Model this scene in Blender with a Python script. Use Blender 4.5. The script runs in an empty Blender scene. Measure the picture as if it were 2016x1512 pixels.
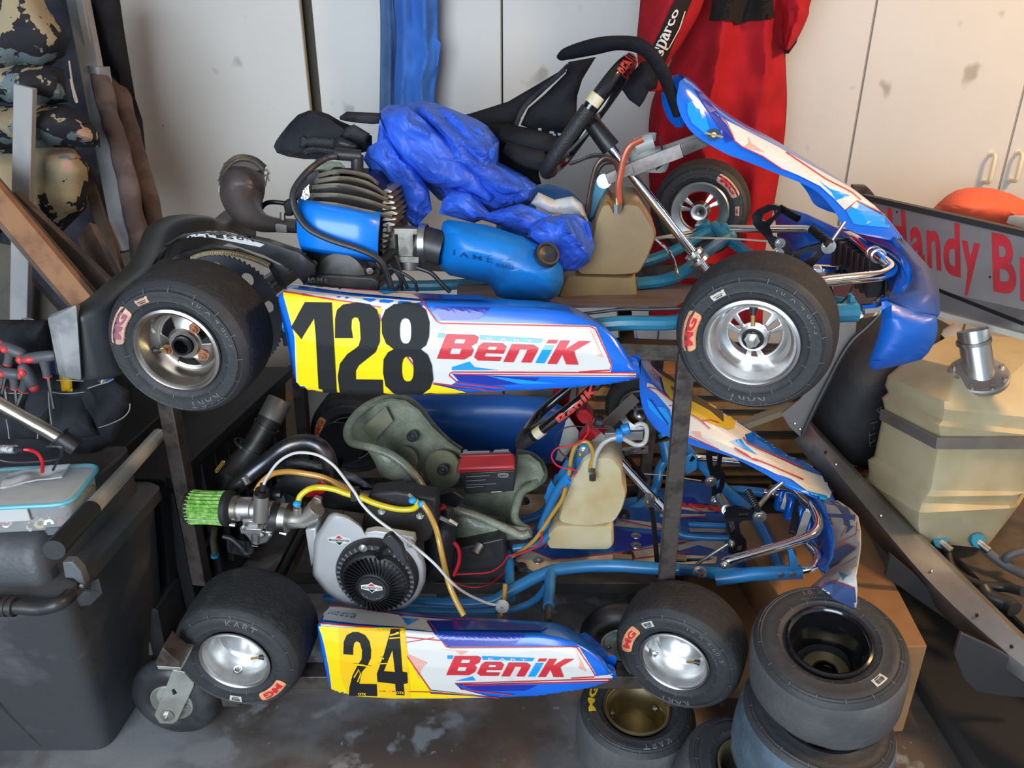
import bpy, bmesh, math, random
from math import sin, cos, pi, radians as R
from mathutils import Vector as V, Matrix, noise
from mathutils.geometry import tessellate_polygon
from mathutils.bvhtree import BVHTree
random.seed(7)
SC = bpy.context.scene; COL = SC.collection
# ---------- camera, light, exposure ----------
PITCH = R(24); CT, ST = cos(PITCH), sin(PITCH); F = 1512.0; CAM = V((0, 0, 1.48))
cd = bpy.data.cameras.new('camera'); cam = bpy.data.objects.new('camera', cd); COL.objects.link(cam)
cam.location = CAM; cam.rotation_euler = (R(90) - PITCH, 0, 0); cd.sensor_width = 36; cd.lens = 36 * F / 2016; cd.clip_start = .02
SC.camera = cam
w = bpy.data.worlds.new('sky'); SC.world = w; w.use_nodes = True
w.node_tree.nodes['Background'].inputs[0].default_value = (.62, .78, 1, 1); w.node_tree.nodes['Background'].inputs[1].default_value = .8
def area(name, loc, target, sx, sy, power, col):
    l = bpy.data.lights.new(name, 'AREA'); l.shape = 'RECTANGLE'; l.size = sx; l.size_y = sy; l.energy = power; l.color = col
    o = bpy.data.objects.new(name, l); COL.objects.link(o); o.location = loc
    o.rotation_euler = (V(target) - V(loc)).to_track_quat('-Z', 'Y').to_euler(); return o
area('daylight_through_garage_door', (-1.35, -2.3, 1.75), (-.25, 1.6, .8), 2.9, 2.1, 235, (.80, .90, 1))
area('warm_ceiling_lamp', (2.5, 1.0, 2.75), (1.7, 1.8, .8), .5, .5, 82, (1, .60, .26))
SC.view_settings.view_transform = 'Standard'; SC.view_settings.look = 'None'; SC.view_settings.gamma = 1
SC.view_settings.use_curve_mapping = False; SC.view_settings.exposure = -0.12
# ---------- pixel helpers: a ray of the photo's camera met with a real plane ----------
YAW = R(6); N = V((sin(YAW), cos(YAW), 0)); FW = V((cos(YAW), -sin(YAW), 0)); UP = V((0, 0, 1))
def ray(px, py):
    v = (756 - py) / F
    return V(((px - 1008) / F, CT + v * ST, -ST + v * CT))
def K(px, py, l): r = ray(px, py); return CAM + r * (l / r.dot(N))       # kart side plane, l metres from the camera
def W(px, py, y): r = ray(px, py); return CAM + r * (y / r.y)            # plane parallel to the back wall
def G(px, py, z=0): r = ray(px, py); return CAM + r * ((z - CAM.z) / r.z)  # horizontal plane
def Zm(ox, oy, s): return lambda x, y: (ox + x / s, oy + y / s)
A1, A2, A3, A4 = Zm(0, 0, 3.6), Zm(0, 400, 3.6), Zm(0, 780, 3.6), Zm(0, 1092, 3.6)
B1, B2, B3, B4, B5 = Zm(420, 180, 4.8), Zm(740, 170, 4.032), Zm(480, 440, 2.88), Zm(1000, 50, 4.032), Zm(1080, 240, 4.032)
C1, C2, C3, C4 = Zm(1400, 0, 3.2727), Zm(1300, 400, 3.6), Zm(1560, 500, 3.781), Zm(1560, 850, 2.2834)
D1, D2, D3, D4, D5 = Zm(340, 780, 3.877), Zm(600, 960, 5.04), Zm(660, 740, 3.877), Zm(960, 780, 4.8), Zm(1180, 700, 3.6)
E1, E2, E3, E4 = Zm(200, 1080, 3.733), Zm(600, 1160, 3.0545), Zm(1060, 1100, 2.7243), Zm(960, 980, 2.6526)
F1, F2, F3, F4, F5, F6 = Zm(860, 560, 4.8), Zm(1520, 930, 5.214), Zm(0, 600, 5.04), Zm(1180, 680, 5.04), Zm(1680, 360, 4.447), Zm(1200, 0, 4.582)
I = lambda x, y: (x, y)
def kp(z, pts, l=None):
    """zoom-picture points (x, y[, lat]) -> 3D on kart side planes"""
    out = []
    for p in pts:
        q = z(p[0], p[1]); out.append(K(q[0], q[1], p[2] if len(p) > 2 else l))
    return out
def px(z, pts): return [z(*p[:2]) for p in pts]
# ---------- things ----------
WO = {}; RAW = {}
def thing(name, label, cat, loc=(0, 0, 0), group=None):
    o = bpy.data.objects.new(name, None); COL.objects.link(o); o.location = loc; o.empty_display_size = .05
    o['label'] = label; o['category'] = cat
    if group: o['group'] = group
    WO[o] = V(loc); return o
def join(*ss):
    v, f = [], []
    for a, b in ss:
        n = len(v); v += a; f += [tuple(i + n for i in q) for q in b]
    return v, f
def mk(name, sh, mat, parent=None, label=None, cat=None, group=None, kind=None, bevel=0, smooth=35, sol=0, sub=0):
    """one object from a shape, or from a list of (shape, material) for one object of several materials"""
    pairs = sh if isinstance(sh, list) else [(sh, mat)]
    v, f, mi, ms = [], [], [], []
    for s, m in pairs:
        n = len(v); v += s[0]; f += [tuple(i + n for i in q) for q in s[1]]
        if m not in ms: ms.append(m)
        mi += [ms.index(m)] * len(s[1])
    c = V((0, 0, 0))
    if v:
        lo = V([min(p[i] for p in v) for i in range(3)]); hi = V([max(p[i] for p in v) for i in range(3)]); c = (lo + hi) / 2
        if parent is None and cat: c.z = lo.z
    me = bpy.data.meshes.new(name); me.from_pydata([p - c for p in v], [], f)
    for m in ms: me.materials.append(m)
    me.polygons.foreach_set('material_index', mi)
    if smooth:
        me.polygons.foreach_set('use_smooth', [True] * len(f)); me.set_sharp_from_angle(angle=R(smooth))
    me.update()
    o = bpy.data.objects.new(name, me); COL.objects.link(o)
    if parent is not None: o.parent = parent; o.location = c - WO[parent]
    else: o.location = c
    WO[o] = c; RAW[o] = (v, f)
    if label: o['label'] = label
    if cat: o['category'] = cat
    if group: o['group'] = group
    if kind: o['kind'] = kind
    if sol: m = o.modifiers.new('thickness', 'SOLIDIFY'); m.thickness = sol; m.offset = 0
    if bevel: m = o.modifiers.new('bevel', 'BEVEL'); m.width = bevel; m.segments = 2; m.limit_method = 'ANGLE'; m.angle_limit = R(40)
    if sub: m = o.modifiers.new('sub', 'SUBSURF'); m.levels = sub; m.render_levels = sub
    return o
def mks(name, shapes, mat, parent=None, **k):
    """each shape its own part"""
    return [mk(name, s, mat, parent, **k) for s in shapes]
# ---------- shapes: (verts, faces) ----------
def cr(P, n=6, closed=False):
    P = [p if isinstance(p, V) else V(p) for p in P]; m = len(P)
    if m < 3 and not closed: return [P[0].lerp(P[-1], i / n) for i in range(n + 1)]
    out = []
    for i in range(m if closed else m - 1):
        a = P[(i - 1) % m] if closed or i > 0 else P[0] * 2 - P[1]
        b, c = P[i], P[(i + 1) % m]
        d = P[(i + 2) % m] if closed or i < m - 2 else P[-1] * 2 - P[-2]
        for k in range(n):
            t = k / n
            out.append(.5 * ((2 * b) + (c - a) * t + (2 * a - 5 * b + 4 * c - d) * t * t + (3 * b - a - 3 * c + d) * t ** 3))
    if not closed: out.append(P[-1].copy())
    return out
def perp(a):
    u = a.cross(UP)
    if u.length < 1e-3: u = a.cross(V((1, 0, 0)))
    u.normalize(); return u
def tube(P, r, seg=10, sm=0, closed=False, flat=1.0, caps=True):
    if sm:
        if hasattr(r, '__len__'):
            Q = cr([V((*p, q)) for p, q in zip(P, r)], sm, closed); P = [q.xyz for q in Q]; r = [max(q.w, 1e-4) for q in Q]
        else: P = cr(P, sm, closed)
    n = len(P); rs = r if hasattr(r, '__len__') else [r] * n
    v, f = [], []; u = None
    for i in range(n):
        t = ((P[(i + 1) % n] - P[i - 1]) if closed else (P[min(i + 1, n - 1)] - P[max(i - 1, 0)]))
        if t.length < 1e-9: t = V((0, 0, 1))
        t.normalize()
        if u is None: u = perp(t)
        else:
            u = u - t * u.dot(t)
            u = perp(t) if u.length < 1e-6 else u.normalized()
        b = t.cross(u)
        for k in range(seg):
            a = 2 * pi * k / seg; v.append(P[i] + u * (cos(a) * rs[i]) + b * (sin(a) * rs[i] * flat))
    for i in range(n if closed else n - 1):
        for k in range(seg):
            j = (k + 1) % seg; a = i * seg; b = ((i + 1) % n) * seg; f.append((a + k, a + j, b + j, b + k))
    if caps and not closed: f.append(tuple(range(seg))[::-1]); f.append(tuple((n - 1) * seg + k for k in range(seg)))
    return v, f
def fillet(P, r, n=3, closed=False):
    """round the corners of a polyline"""
    out = []; m = len(P)
    for i, p in enumerate(P):
        if not closed and i in (0, m - 1): out.append(p); continue
        a = P[i - 1] - p; b = P[(i + 1) % m] - p; q = min(r, a.length * .45, b.length * .45)
        A = p + a.normalized() * q; B = p + b.normalized() * q
        for k in range(n + 1):
            t = k / n; out.append(A * (1 - t) ** 2 + p * 2 * t * (1 - t) + B * t * t)
    return out
def loft(rings, closed=True, caps=True, wrap=False):
    n = len(rings[0]); v = [p for r in rings for p in r]; f = []; m = len(rings)
    for i in range(m if wrap else m - 1):
        for k in range(n if closed else n - 1):
            j = (k + 1) % n; b = ((i + 1) % m) * n; f.append((i * n + k, i * n + j, b + j, b + k))
    if caps and closed and not wrap: f.append(tuple(range(n))[::-1]); f.append(tuple((m - 1) * n + k for k in range(n)))
    return v, f
def frame(ax, e1=None):
    ax = ax.normalized(); u = (e1 - ax * e1.dot(ax)).normalized() if e1 is not None else perp(ax); return ax, u, ax.cross(u)
def lathe(prof, o, ax, n=40, loop=False, mask=None, e1=None):
    ax, u, w_ = frame(ax, e1); v, f = [], []; m = len(prof)
    for a, r in prof:
        for k in range(n):
            t = 2 * pi * k / n; v.append(o + ax * a + (u * cos(t) + w_ * sin(t)) * r)
    for i in range(m if loop else m - 1):
        for k in range(n):
            if mask and mask(i, k, n): continue
            j = (k + 1) % n; b = ((i + 1) % m) * n; f.append((i * n + k, b + k, b + j, i * n + j))
    return v, f
def disc_caps(prof, o, ax, n=24, e1=None):
    s = lathe(prof, o, ax, n, e1=e1); m = len(prof); s[1].append(tuple(range(n))); s[1].append(tuple((m - 1) * n + k for k in range(n))[::-1]); return s
def cyl(a, b, r, n=16, r2=None): return disc_caps([(0, r), ((b - a).length, r if r2 is None else r2)], a, b - a, n)
def box(c, sx, sy, sz, X=V((1, 0, 0)), Y=V((0, 1, 0)), Zd=None):
    Zd = Zd or X.cross(Y).normalized(); v = [c + X * (sx * i / 2) + Y * (sy * j / 2) + Zd * (sz * k / 2) for k in (-1, 1) for j in (-1, 1) for i in (-1, 1)]
    return v, [(0, 2, 3, 1), (4, 5, 7, 6), (0, 1, 5, 4), (2, 6, 7, 3), (0, 4, 6, 2), (1, 3, 7, 5)]
def bar(a, b, w_, h, up=UP):
    """rectangular bar from a to b"""
    t = (b - a).normalized(); s = t.cross(up)
    s = s.normalized() if s.length > 1e-4 else perp(t)
    return box((a + b) / 2, (b - a).length, w_, h, t, s, s.cross(t) * -1)
def prism(P, off, holes=()):
    """extrude a 3D polygon (with holes) by the vector off"""
    loops = [list(P)] + [list(h) for h in holes]; flat = [p for l in loops for p in l]; n = len(flat)
    if holes: tri = [tuple(t) for t in tessellate_polygon(loops)]
    else: tri = [tuple(range(n))]
    v = flat + [p + off for p in flat]; f = [t[::-1] for t in tri] + [tuple(i + n for i in t) for t in tri]; b = 0
    for l in loops:
        for i in range(len(l)): j = (i + 1) % len(l); f.append((b + i, b + j, b + j + n, b + i + n))
        b += len(l)
    return fixn((v, f))
def fixn(s):
    bm = bmesh.new(); vs = [bm.verts.new(p) for p in s[0]]
    for q in s[1]:
        try: bm.faces.new([vs[i] for i in q])
        except ValueError: pass
    bmesh.ops.recalc_face_normals(bm, faces=bm.faces); bm.verts.index_update()
    r = ([v.co.copy() for v in bm.verts], [tuple(v.index for v in f.verts) for f in bm.faces]); bm.free(); return r
def ball(c, r, sx=1, sy=1, sz=1, n=16):
    v, f = [], []; m = n // 2
    for i in range(m + 1):
        a = pi * i / m
        for k in range(n): t = 2 * pi * k / n; v.append(c + V((sin(a) * cos(t) * sx, sin(a) * sin(t) * sy, cos(a) * sz)) * r)
    for i in range(m):
        for k in range(n): j = (k + 1) % n; f.append((i * n + k, (i + 1) * n + k, (i + 1) * n + j, i * n + j))
    return v, f
def nudge(s, amp, fr, seed=0):
    """push the points of a shape about with smooth noise (creases of cloth, dents)"""
    return [p + noise.noise_vector(p * fr + V((seed, seed * 2, 0))) * amp for p in s[0]], s[1]
def subd(s, n=1):
    bm = bmesh.new(); vs = [bm.verts.new(p) for p in s[0]]
    for q in s[1]: bm.faces.new([vs[i] for i in q])
    for _ in range(n): bmesh.ops.subdivide_edges(bm, edges=bm.edges, cuts=1, use_grid_fill=True)
    bm.verts.index_update(); r = ([v.co.copy() for v in bm.verts], [tuple(v.index for v in f.verts) for f in bm.faces]); bm.free(); return r
# ---------- materials ----------
MATS = {}
def mat(name, c, rough=.5, metal=0, c2=None, sc=8, lo=.45, hi=.6, bump=0, bsc=60, spec=.5, alpha=1, trans=0, coat=0, det=4, sss=0, emit=0):
    if name in MATS: return MATS[name]
    m = bpy.data.materials.new(name); m.use_nodes = True; nt = m.node_tree; b = nt.nodes['Principled BSDF']
    b.inputs['Base Color'].default_value = (*c, 1); b.inputs['Roughness'].default_value = rough; b.inputs['Metallic'].default_value = metal
    b.inputs['Specular IOR Level'].default_value = spec; b.inputs['Coat Weight'].default_value = coat; b.inputs['Transmission Weight'].default_value = trans
    b.inputs['Coat Roughness'].default_value = .12
    if alpha < 1: b.inputs['Alpha'].default_value = alpha
    if sss: b.inputs['Subsurface Weight'].default_value = sss; b.inputs['Subsurface Radius'].default_value = (.03, .025, .015)
    tc = nt.nodes.new('ShaderNodeTexCoord')
    if c2 is not None:
        nz = nt.nodes.new('ShaderNodeTexNoise'); nz.inputs['Scale'].default_value = sc; nz.inputs['Detail'].default_value = det; nz.inputs['Roughness'].default_value = .6
        rp = nt.nodes.new('ShaderNodeValToRGB'); rp.color_ramp.elements[0].position = lo; rp.color_ramp.elements[1].position = hi
        rp.color_ramp.elements[0].color = (*c, 1); rp.color_ramp.elements[1].color = (*c2, 1)
        nt.links.new(tc.outputs['Object'], nz.inputs['Vector']); nt.links.new(nz.outputs['Fac'], rp.inputs['Fac']); nt.links.new(rp.outputs['Color'], b.inputs['Base Color'])
    if bump:
        n2 = nt.nodes.new('ShaderNodeTexNoise'); n2.inputs['Scale'].default_value = bsc; n2.inputs['Detail'].default_value = 3
        bp = nt.nodes.new('ShaderNodeBump'); bp.inputs['Strength'].default_value = bump; bp.inputs['Distance'].default_value = .004
        nt.links.new(tc.outputs['Object'], n2.inputs['Vector']); nt.links.new(n2.outputs['Fac'], bp.inputs['Height']); nt.links.new(bp.outputs['Normal'], b.inputs['Normal'])
    MATS[name] = m; return m
rubber = mat('tyre rubber', (.030, .031, .034), .60, c2=(.05, .05, .053), sc=14, lo=.5, hi=.8, bump=.25, bsc=90, spec=.45)
tread = mat('worn slick tread', (.024, .024, .026), .72, c2=(.055, .052, .05), sc=30, lo=.5, hi=.85, bump=.7, bsc=160, spec=.3)
tread_grey = mat('dusty worn tread', (.075, .075, .078), .8, c2=(.13, .125, .12), sc=10, lo=.4, hi=.8, bump=.4, bsc=120, spec=.25)
tread_blue = mat('blue stained tread', (.06, .085, .11), .8, c2=(.13, .19, .26), sc=7, lo=.4, hi=.7, bump=.4, bsc=120, spec=.25)
alu = mat('polished aluminium', (.80, .80, .79), .30, 1, c2=(.60, .58, .55), sc=9, lo=.5, hi=.8)
alu_dull = mat('dull cast aluminium', (.62, .62, .61), .42, 1, c2=(.45, .44, .42), sc=14, lo=.45, hi=.7, bump=.15)
chrome = mat('chrome', (.85, .85, .86), .08, 1)
steel = mat('zinc plated steel', (.66, .66, .62), .34, 1, c2=(.42, .41, .38), sc=12)
gold = mat('gold anodised rim', (.42, .33, .18), .42, 1, c2=(.30, .24, .15), sc=6)
brass = mat('brass', (.75, .55, .22), .3, 1)
blk = mat('black plastic', (.018, .018, .02), .42, c2=(.03, .03, .032), sc=9, bump=.1)
blk_gloss = mat('gloss black', (.008, .008, .01), .14, coat=.5)
blk_metal = mat('black anodised metal', (.012, .012, .014), .3, .3)
grey_rub = mat('grey rubber', (.07, .07, .075), .6)
hole = mat('deep black', (.003, .003, .003), .9)
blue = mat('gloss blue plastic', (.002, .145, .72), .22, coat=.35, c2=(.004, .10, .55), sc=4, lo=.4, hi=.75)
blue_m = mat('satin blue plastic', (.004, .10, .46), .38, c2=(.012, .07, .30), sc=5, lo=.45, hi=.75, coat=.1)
blue_dk = mat('dark blue print', (.010, .03, .33), .24, coat=.3)
blue_lt = mat('light blue print', (.005, .30, .83), .26, coat=.3)
white = mat('white print', (.66, .65, .61), .45, coat=.05, c2=(.56, .55, .51), sc=14, lo=.6, hi=.85)
red = mat('red print', (.58, .022, .035), .45, coat=.05)
pink = mat('faded red print', (.74, .38, .30), .3, coat=.3)
yellow = mat('yellow print', (.90, .66, .005), .45, spec=.3)
yellow2 = mat('orange yellow print', (.88, .53, .01), .5, spec=.3)
ink = mat('black vinyl', (.014, .015, .016), .62, spec=.25)
frame_blue = mat('blue powder coat', (.02, .20, .50), .33, c2=(.03, .15, .34), sc=10, lo=.45, hi=.7, coat=.2)
frame_teal = mat('teal blue powder coat', (.015, .20, .33), .36, c2=(.02, .12, .20), sc=10, lo=.45, hi=.7, coat=.2)
alu_rail = mat('brushed aluminium sheet', (.47, .46, .45), .42, .85, c2=(.33, .30, .28), sc=5, lo=.45, hi=.75)
bare = mat('bare mill steel', (.095, .078, .068), .5, .55, c2=(.05, .04, .036), sc=22, lo=.48, hi=.62, bump=.3)
carb = mat('grimy cast metal', (.26, .245, .22), .45, .8, c2=(.13, .12, .10), sc=20)
card = mat('brown cardboard', (.33, .175, .075), .85, c2=(.26, .135, .06), sc=5)
# ---------- flat print: 2D shapes mapped on to surfaces ----------
def poly(P, holes=()):
    loops = [[V((*p, 0)) for p in P]] + [[V((*p, 0)) for p in h] for h in holes]
    tri = tessellate_polygon(loops); return [(p.x, p.y) for l in loops for p in l], [tuple(t) for t in tri]
def refine(s, L):
    bm = bmesh.new(); vs = [bm.verts.new((x, y, 0)) for x, y in s[0]]
    for q in s[1]:
        try: bm.faces.new([vs[i] for i in q])
        except ValueError: pass
    for _ in range(7):
        es = [e for e in bm.edges if e.calc_length() > L]
        if not es or len(bm.faces) > 20000: break
        bmesh.ops.subdivide_edges(bm, edges=es, cuts=1); bmesh.ops.triangulate(bm, faces=bm.faces)
    bm.verts.index_update(); r = ([(v.co.x, v.co.y) for v in bm.verts], [tuple(v.index for v in f.verts) for f in bm.faces]); bm.free(); return r
def merge2(*ss):
    v, f = [], []
    for a, b in ss: n = len(v); v += a; f += [tuple(i + n for i in q) for q in b]
    return v, f
TX = {}
def text2(s, bold=0.0, space=1.0, keep=False):
    """the builtin font as flat triangles, its box scaled to the unit square"""
    k = (s, bold, space)
    if k not in TX:
        c = bpy.data.curves.new('t', 'FONT'); c.body = s; c.offset = bold; c.space_character = space; c.resolution_u = 4
        o = bpy.data.objects.new('t', c); COL.objects.link(o); me = bpy.data.meshes.new_from_object(o)
        v = [(p.co.x, p.co.y) for p in me.vertices]; f = [tuple(p.vertices) for p in me.polygons]
        bpy.data.objects.remove(o); bpy.data.curves.remove(c); bpy.data.meshes.remove(me)
        x0, x1, y0, y1 = min(p[0] for p in v), max(p[0] for p in v), min(p[1] for p in v), max(p[1] for p in v)
        TX[k] = ([((x - x0) / (x1 - x0), (y - y0) / (y1 - y0)) for x, y in v], f)
    return TX[k]
def quad(s, tl, tr, br, bl):
    """unit square shape -> pixel quad"""
    return [((1 - u) * ((1 - w_) * bl[0] + w_ * tl[0]) + u * ((1 - w_) * br[0] + w_ * tr[0]), (1 - u) * ((1 - w_) * bl[1] + w_ * tl[1]) + u * ((1 - w_) * br[1] + w_ * tr[1])) for u, w_ in s[0]], s[1]
def stroke(P, w_, sm=0, closed=False):
    """a line of width w_ in 2D; w_ may be a list"""
    P = [V((*p, 0)) for p in P]
    if sm: P = cr(P, sm, closed)
    n = len(P); ws = w_ if hasattr(w_, '__len__') else [w_] * n
    if len(ws) != n: ws = [ws[0] + (ws[-1] - ws[0]) * i / (n - 1) for i in range(n)]
    v, f = [], []
    for i in range(n):
        a, b = (P[(i + 1) % n], P[i - 1]) if closed else (P[min(i + 1, n - 1)], P[max(i - 1, 0)])
        t = (a - b).normalized(); q = V((-t.y, t.x, 0)) * (ws[i] / 2); v += [(P[i] + q).xy[:], (P[i] - q).xy[:]]
    for i in range(n if closed else n - 1): j = (i + 1) % n; f.append((2 * i, 2 * i + 1, 2 * j + 1, 2 * j))
    return v, f
BV = {}
def bvh(o):
    if o not in BV: BV[o] = BVHTree.FromPolygons(*RAW[o])
    return BV[o]
def decal(name, s, on, m, off=.0008, L=0, label=None, parent=None):
    """print the pixel-space shape s on to the surface of the object on"""
    if L: s = refine(s, L)
    t = bvh(on); v, ok = [], []
    for x, y in s[0]:
        r = ray(x, y).normalized(); h, nn, i, d = t.ray_cast(CAM, r)
        if h is None: v.append(None)
        else:
            if nn.dot(r) > 0: nn = -nn
            v.append(h + nn * off)
    idx = {}; vv = []
    for i, p in enumerate(v):
        if p is not None: idx[i] = len(vv); vv.append(p)
    f = [tuple(idx[i] for i in q) for q in s[1] if all(v[i] is not None for i in q)]
    f = [q for q in f if max((vv[q[0]] - vv[q[1]]).length, (vv[q[1]] - vv[q[-1]]).length) < .5]
    if not f: return None
    return mk(name, (vv, f), m, parent or on, label, smooth=0)
# ---------- room ----------
def wallmat():
    m = mat('white cupboard laminate', (.57, .56, .535), .45, c2=(.54, .53, .50), sc=2.5, lo=.4, hi=.7, coat=.05); nt = m.node_tree; b = nt.nodes['Principled BSDF']
    ramp = [n for n in nt.nodes if n.type == 'VALTORGB'][0]; tc = [n for n in nt.nodes if n.type == 'TEX_COORD'][0]
    nz = nt.nodes.new('ShaderNodeTexNoise'); nz.inputs['Scale'].default_value = 9; nz.inputs['Detail'].default_value = 2
    r2 = nt.nodes.new('ShaderNodeValToRGB'); r2.color_ramp.elements[0].position = .69; r2.color_ramp.elements[1].position = .76
    r2.color_ramp.elements[0].color = (1, 1, 1, 1); r2.color_ramp.elements[1].color = (.62, .59, .54, 1)
    mx = nt.nodes.new('ShaderNodeMix'); mx.data_type = 'RGBA'; mx.blend_type = 'MULTIPLY'; mx.inputs[0].default_value = 1
    gp = nt.nodes.new('ShaderNodeNewGeometry'); nt.links.new(gp.outputs['Position'], nz.inputs['Vector']); nt.links.new(nz.outputs['Fac'], r2.inputs['Fac'])
    nt.links.new(ramp.outputs['Color'], mx.inputs[6]); nt.links.new(r2.outputs['Color'], mx.inputs[7]); nt.links.new(mx.outputs[2], b.inputs['Base Color']); return m
lam = wallmat()
edge = mat('cupboard edge strip', (.34, .30, .22), .6); dark_wall = mat('dark block wall', (.09, .095, .10), .9, c2=(.06, .06, .065), sc=5)
ceil_m = mat('ceiling board', (.50, .49, .47), .9)
def floormat():
    m = mat('stained concrete', (.085, .066, .056), .55, c2=(.24, .25, .265), sc=1.9, lo=.45, hi=.66, det=8, bump=.25, bsc=30); nt = m.node_tree; b = nt.nodes['Principled BSDF']
    ramp = [n for n in nt.nodes if n.type == 'VALTORGB'][0]; tc = [n for n in nt.nodes if n.type == 'TEX_COORD'][0]
    last = ramp.outputs['Color']
    for sc, lo, hi, c, d in ((9, .58, .64, (.23, .235, .245), 9), (3.2, .58, .68, (.085, .045, .032), 6), (38, .69, .74, (.28, .28, .28), 3)):
        nz = nt.nodes.new('ShaderNodeTexNoise'); nz.inputs['Scale'].default_value = sc; nz.inputs['Detail'].default_value = d; nz.inputs['Distortion'].default_value = .15
        r2 = nt.nodes.new('ShaderNodeValToRGB'); r2.color_ramp.elements[0].position = lo; r2.color_ramp.elements[1].position = hi
        mx = nt.nodes.new('ShaderNodeMix'); mx.data_type = 'RGBA'; mx.inputs[7].default_value = (*c, 1)
        nt.links.new(tc.outputs['Object'], nz.inputs['Vector']); nt.links.new(nz.outputs['Fac'], r2.inputs['Fac']); nt.links.new(r2.outputs['Color'], mx.inputs[0]); nt.links.new(last, mx.inputs[6]); last = mx.outputs[2]
    nt.links.new(last, b.inputs['Base Color']); return m
mk('floor', box(V((.3, .4, -.05)), 6, 6.6, .1), floormat(), kind='structure')
mk('wall_back', box(V((.3, 3.25, 1.4)), 6, .1, 2.9), dark_wall, kind='structure')
mk('wall_left', box(V((-2.25, .9, 1.4)), .1, 4.8, 2.9), dark_wall, kind='structure')
mk('wall_right', box(V((3.3, .9, 1.4)), .1, 4.8, 2.9), mat('painted block wall', (.5, .48, .44), .9), kind='structure')
mk('ceiling', box(V((.3, .9, 2.9)), 6.2, 4.9, .1), ceil_m, kind='structure')
# cupboard doors along the back wall: pixel x of each seam on the plane y = 2.62
YD = 2.62
def wx(x): return W(x, 100, YD).x
def cupboard_door(x0, x1, label, hx=None, skew=0, z0=.08, extra=None):
    t = thing('cupboard_door', label, 'cupboard door', ((x0 + x1) / 2, YD, z0), 'white cupboard doors along the back wall')
    a = V((x0, YD, z0)); b = V((x1, YD - skew, z0)); X = (b - a).normalized(); Y = V((-X.y, X.x, 0))
    mk('door_leaf', box((a + b) / 2 + Y * .01 + UP * 1.35, (b - a).length, .018, 2.7, X, Y), lam, t, bevel=.002)
    mk('edge_strip', box(b + Y * .01 + X * .001 + UP * 1.35, .0025, .019, 2.7, X, Y), edge, t)
    if hx is not None:
        p0, p1 = W(*hx[0], YD - .03), W(*hx[1], YD - .03); h = (p0.z - p1.z) / 2; c = (p0 + p1) / 2
        pts = [c + V((0, .032, h)), c + V((0, 0, h)), c + V((0, 0, -h)), c + V((0, .032, -h))]
        hd = mk('handle', join(tube(fillet(pts, .012), .0065, 10), *[cyl(q, q + V((0, -.004, 0)), .0095) for q in (pts[0], pts[3])]), mat('cream handle', (.74, .66, .48), .45, c2=(.45, .32, .16), sc=30, lo=.62, hi=.75), t, 'cream D handle')
    if extra: extra(t)
    return t
def lockhole(t):
    p = W(324, 247, YD - .002); mk('lock_hole', disc_caps([(0, .004), (.004, .004)], p, V((0, -1, 0)), 12), hole, t)
cupboard_door(wx(205), wx(603), 'scuffed white cupboard door standing ajar with dark gap at its right edge, furthest left', skew=.03, extra=lockhole)
cupboard_door(wx(622), wx(986), 'white cupboard door behind the hanging blue overalls')
cupboard_door(wx(990), wx(1340), 'white cupboard door behind the kart steering wheel, left of the red suit')
cupboard_door(wx(1344), wx(1708), 'white cupboard door mostly behind the hanging red race suit')
def dh(z, *q): return [z(*p) for p in q]
cupboard_door(wx(1712), wx(2034), 'cream lit cupboard door with handle at its lower right', hx=dh(C1, (1822, 1000), (1805, 1180)))
cupboard_door(wx(2038), wx(2390), 'cupboard door at the far right edge, only its handle strip in view', hx=dh(C1, (2000, 990), (1975, 1170)))
mk('trim_1', box(V((.3, 2.70, 1.4)), 6, .1, 2.9), mat('cupboard carcass', (.10, .085, .06), .9), kind='structure')
# ---------- clutter along the left wall ----------
def fabric(name, c, c2=None, sc=6, bump=.35, **k): return mat(name, c, .9, c2=c2, sc=sc, bump=bump, bsc=220, spec=.15, **k)
def camo():
    m = fabric('floral camouflage cloth', (.025, .03, .04)); nt = m.node_tree; b = nt.nodes['Principled BSDF']; tc = [n for n in nt.nodes if n.type == 'TEX_COORD'][0]
    vo = nt.nodes.new('ShaderNodeTexVoronoi'); vo.inputs['Scale'].default_value = 7; vo.inputs['Randomness'].default_value = 1
    nz = nt.nodes.new('ShaderNodeTexNoise'); nz.inputs['Scale'].default_value = 20; nz.inputs['Detail'].default_value = 7
    mp = nt.nodes.new('ShaderNodeMix'); mp.data_type = 'RGBA'; mp.blend_type = 'ADD'; mp.inputs[0].default_value = .30
    nt.links.new(tc.outputs['Object'], nz.inputs['Vector']); nt.links.new(tc.outputs['Object'], mp.inputs[6]); nt.links.new(nz.outputs['Color'], mp.inputs[7]); nt.links.new(mp.outputs[2], vo.inputs['Vector'])
    rp = nt.nodes.new('ShaderNodeValToRGB'); rp.color_ramp.interpolation = 'CONSTANT'; e = rp.color_ramp.elements
    e[0].color = (.022, .026, .034, 1); e[1].position = .30; e[1].color = (.46, .29, .21, 1)
    for p, c in ((.55, (.16, .21, .22)), (.66, (.03, .03, .035)), (.80, (.36, .30, .19))): q = e.new(p); q.color = (*c, 1)
    sp = nt.nodes.new('ShaderNodeSeparateColor'); nt.links.new(vo.outputs['Color'], sp.inputs[0]); nt.links.new(sp.outputs[0], rp.inputs['Fac']); nt.links.new(rp.outputs['Color'], b.inputs['Base Color']); return m
camo_m = camo(); blackcloth = fabric('black cloth', (.018, .019, .024), (.03, .03, .036)); navy = fabric('dark navy cloth', (.025, .03, .045), (.045, .05, .07))
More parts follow.
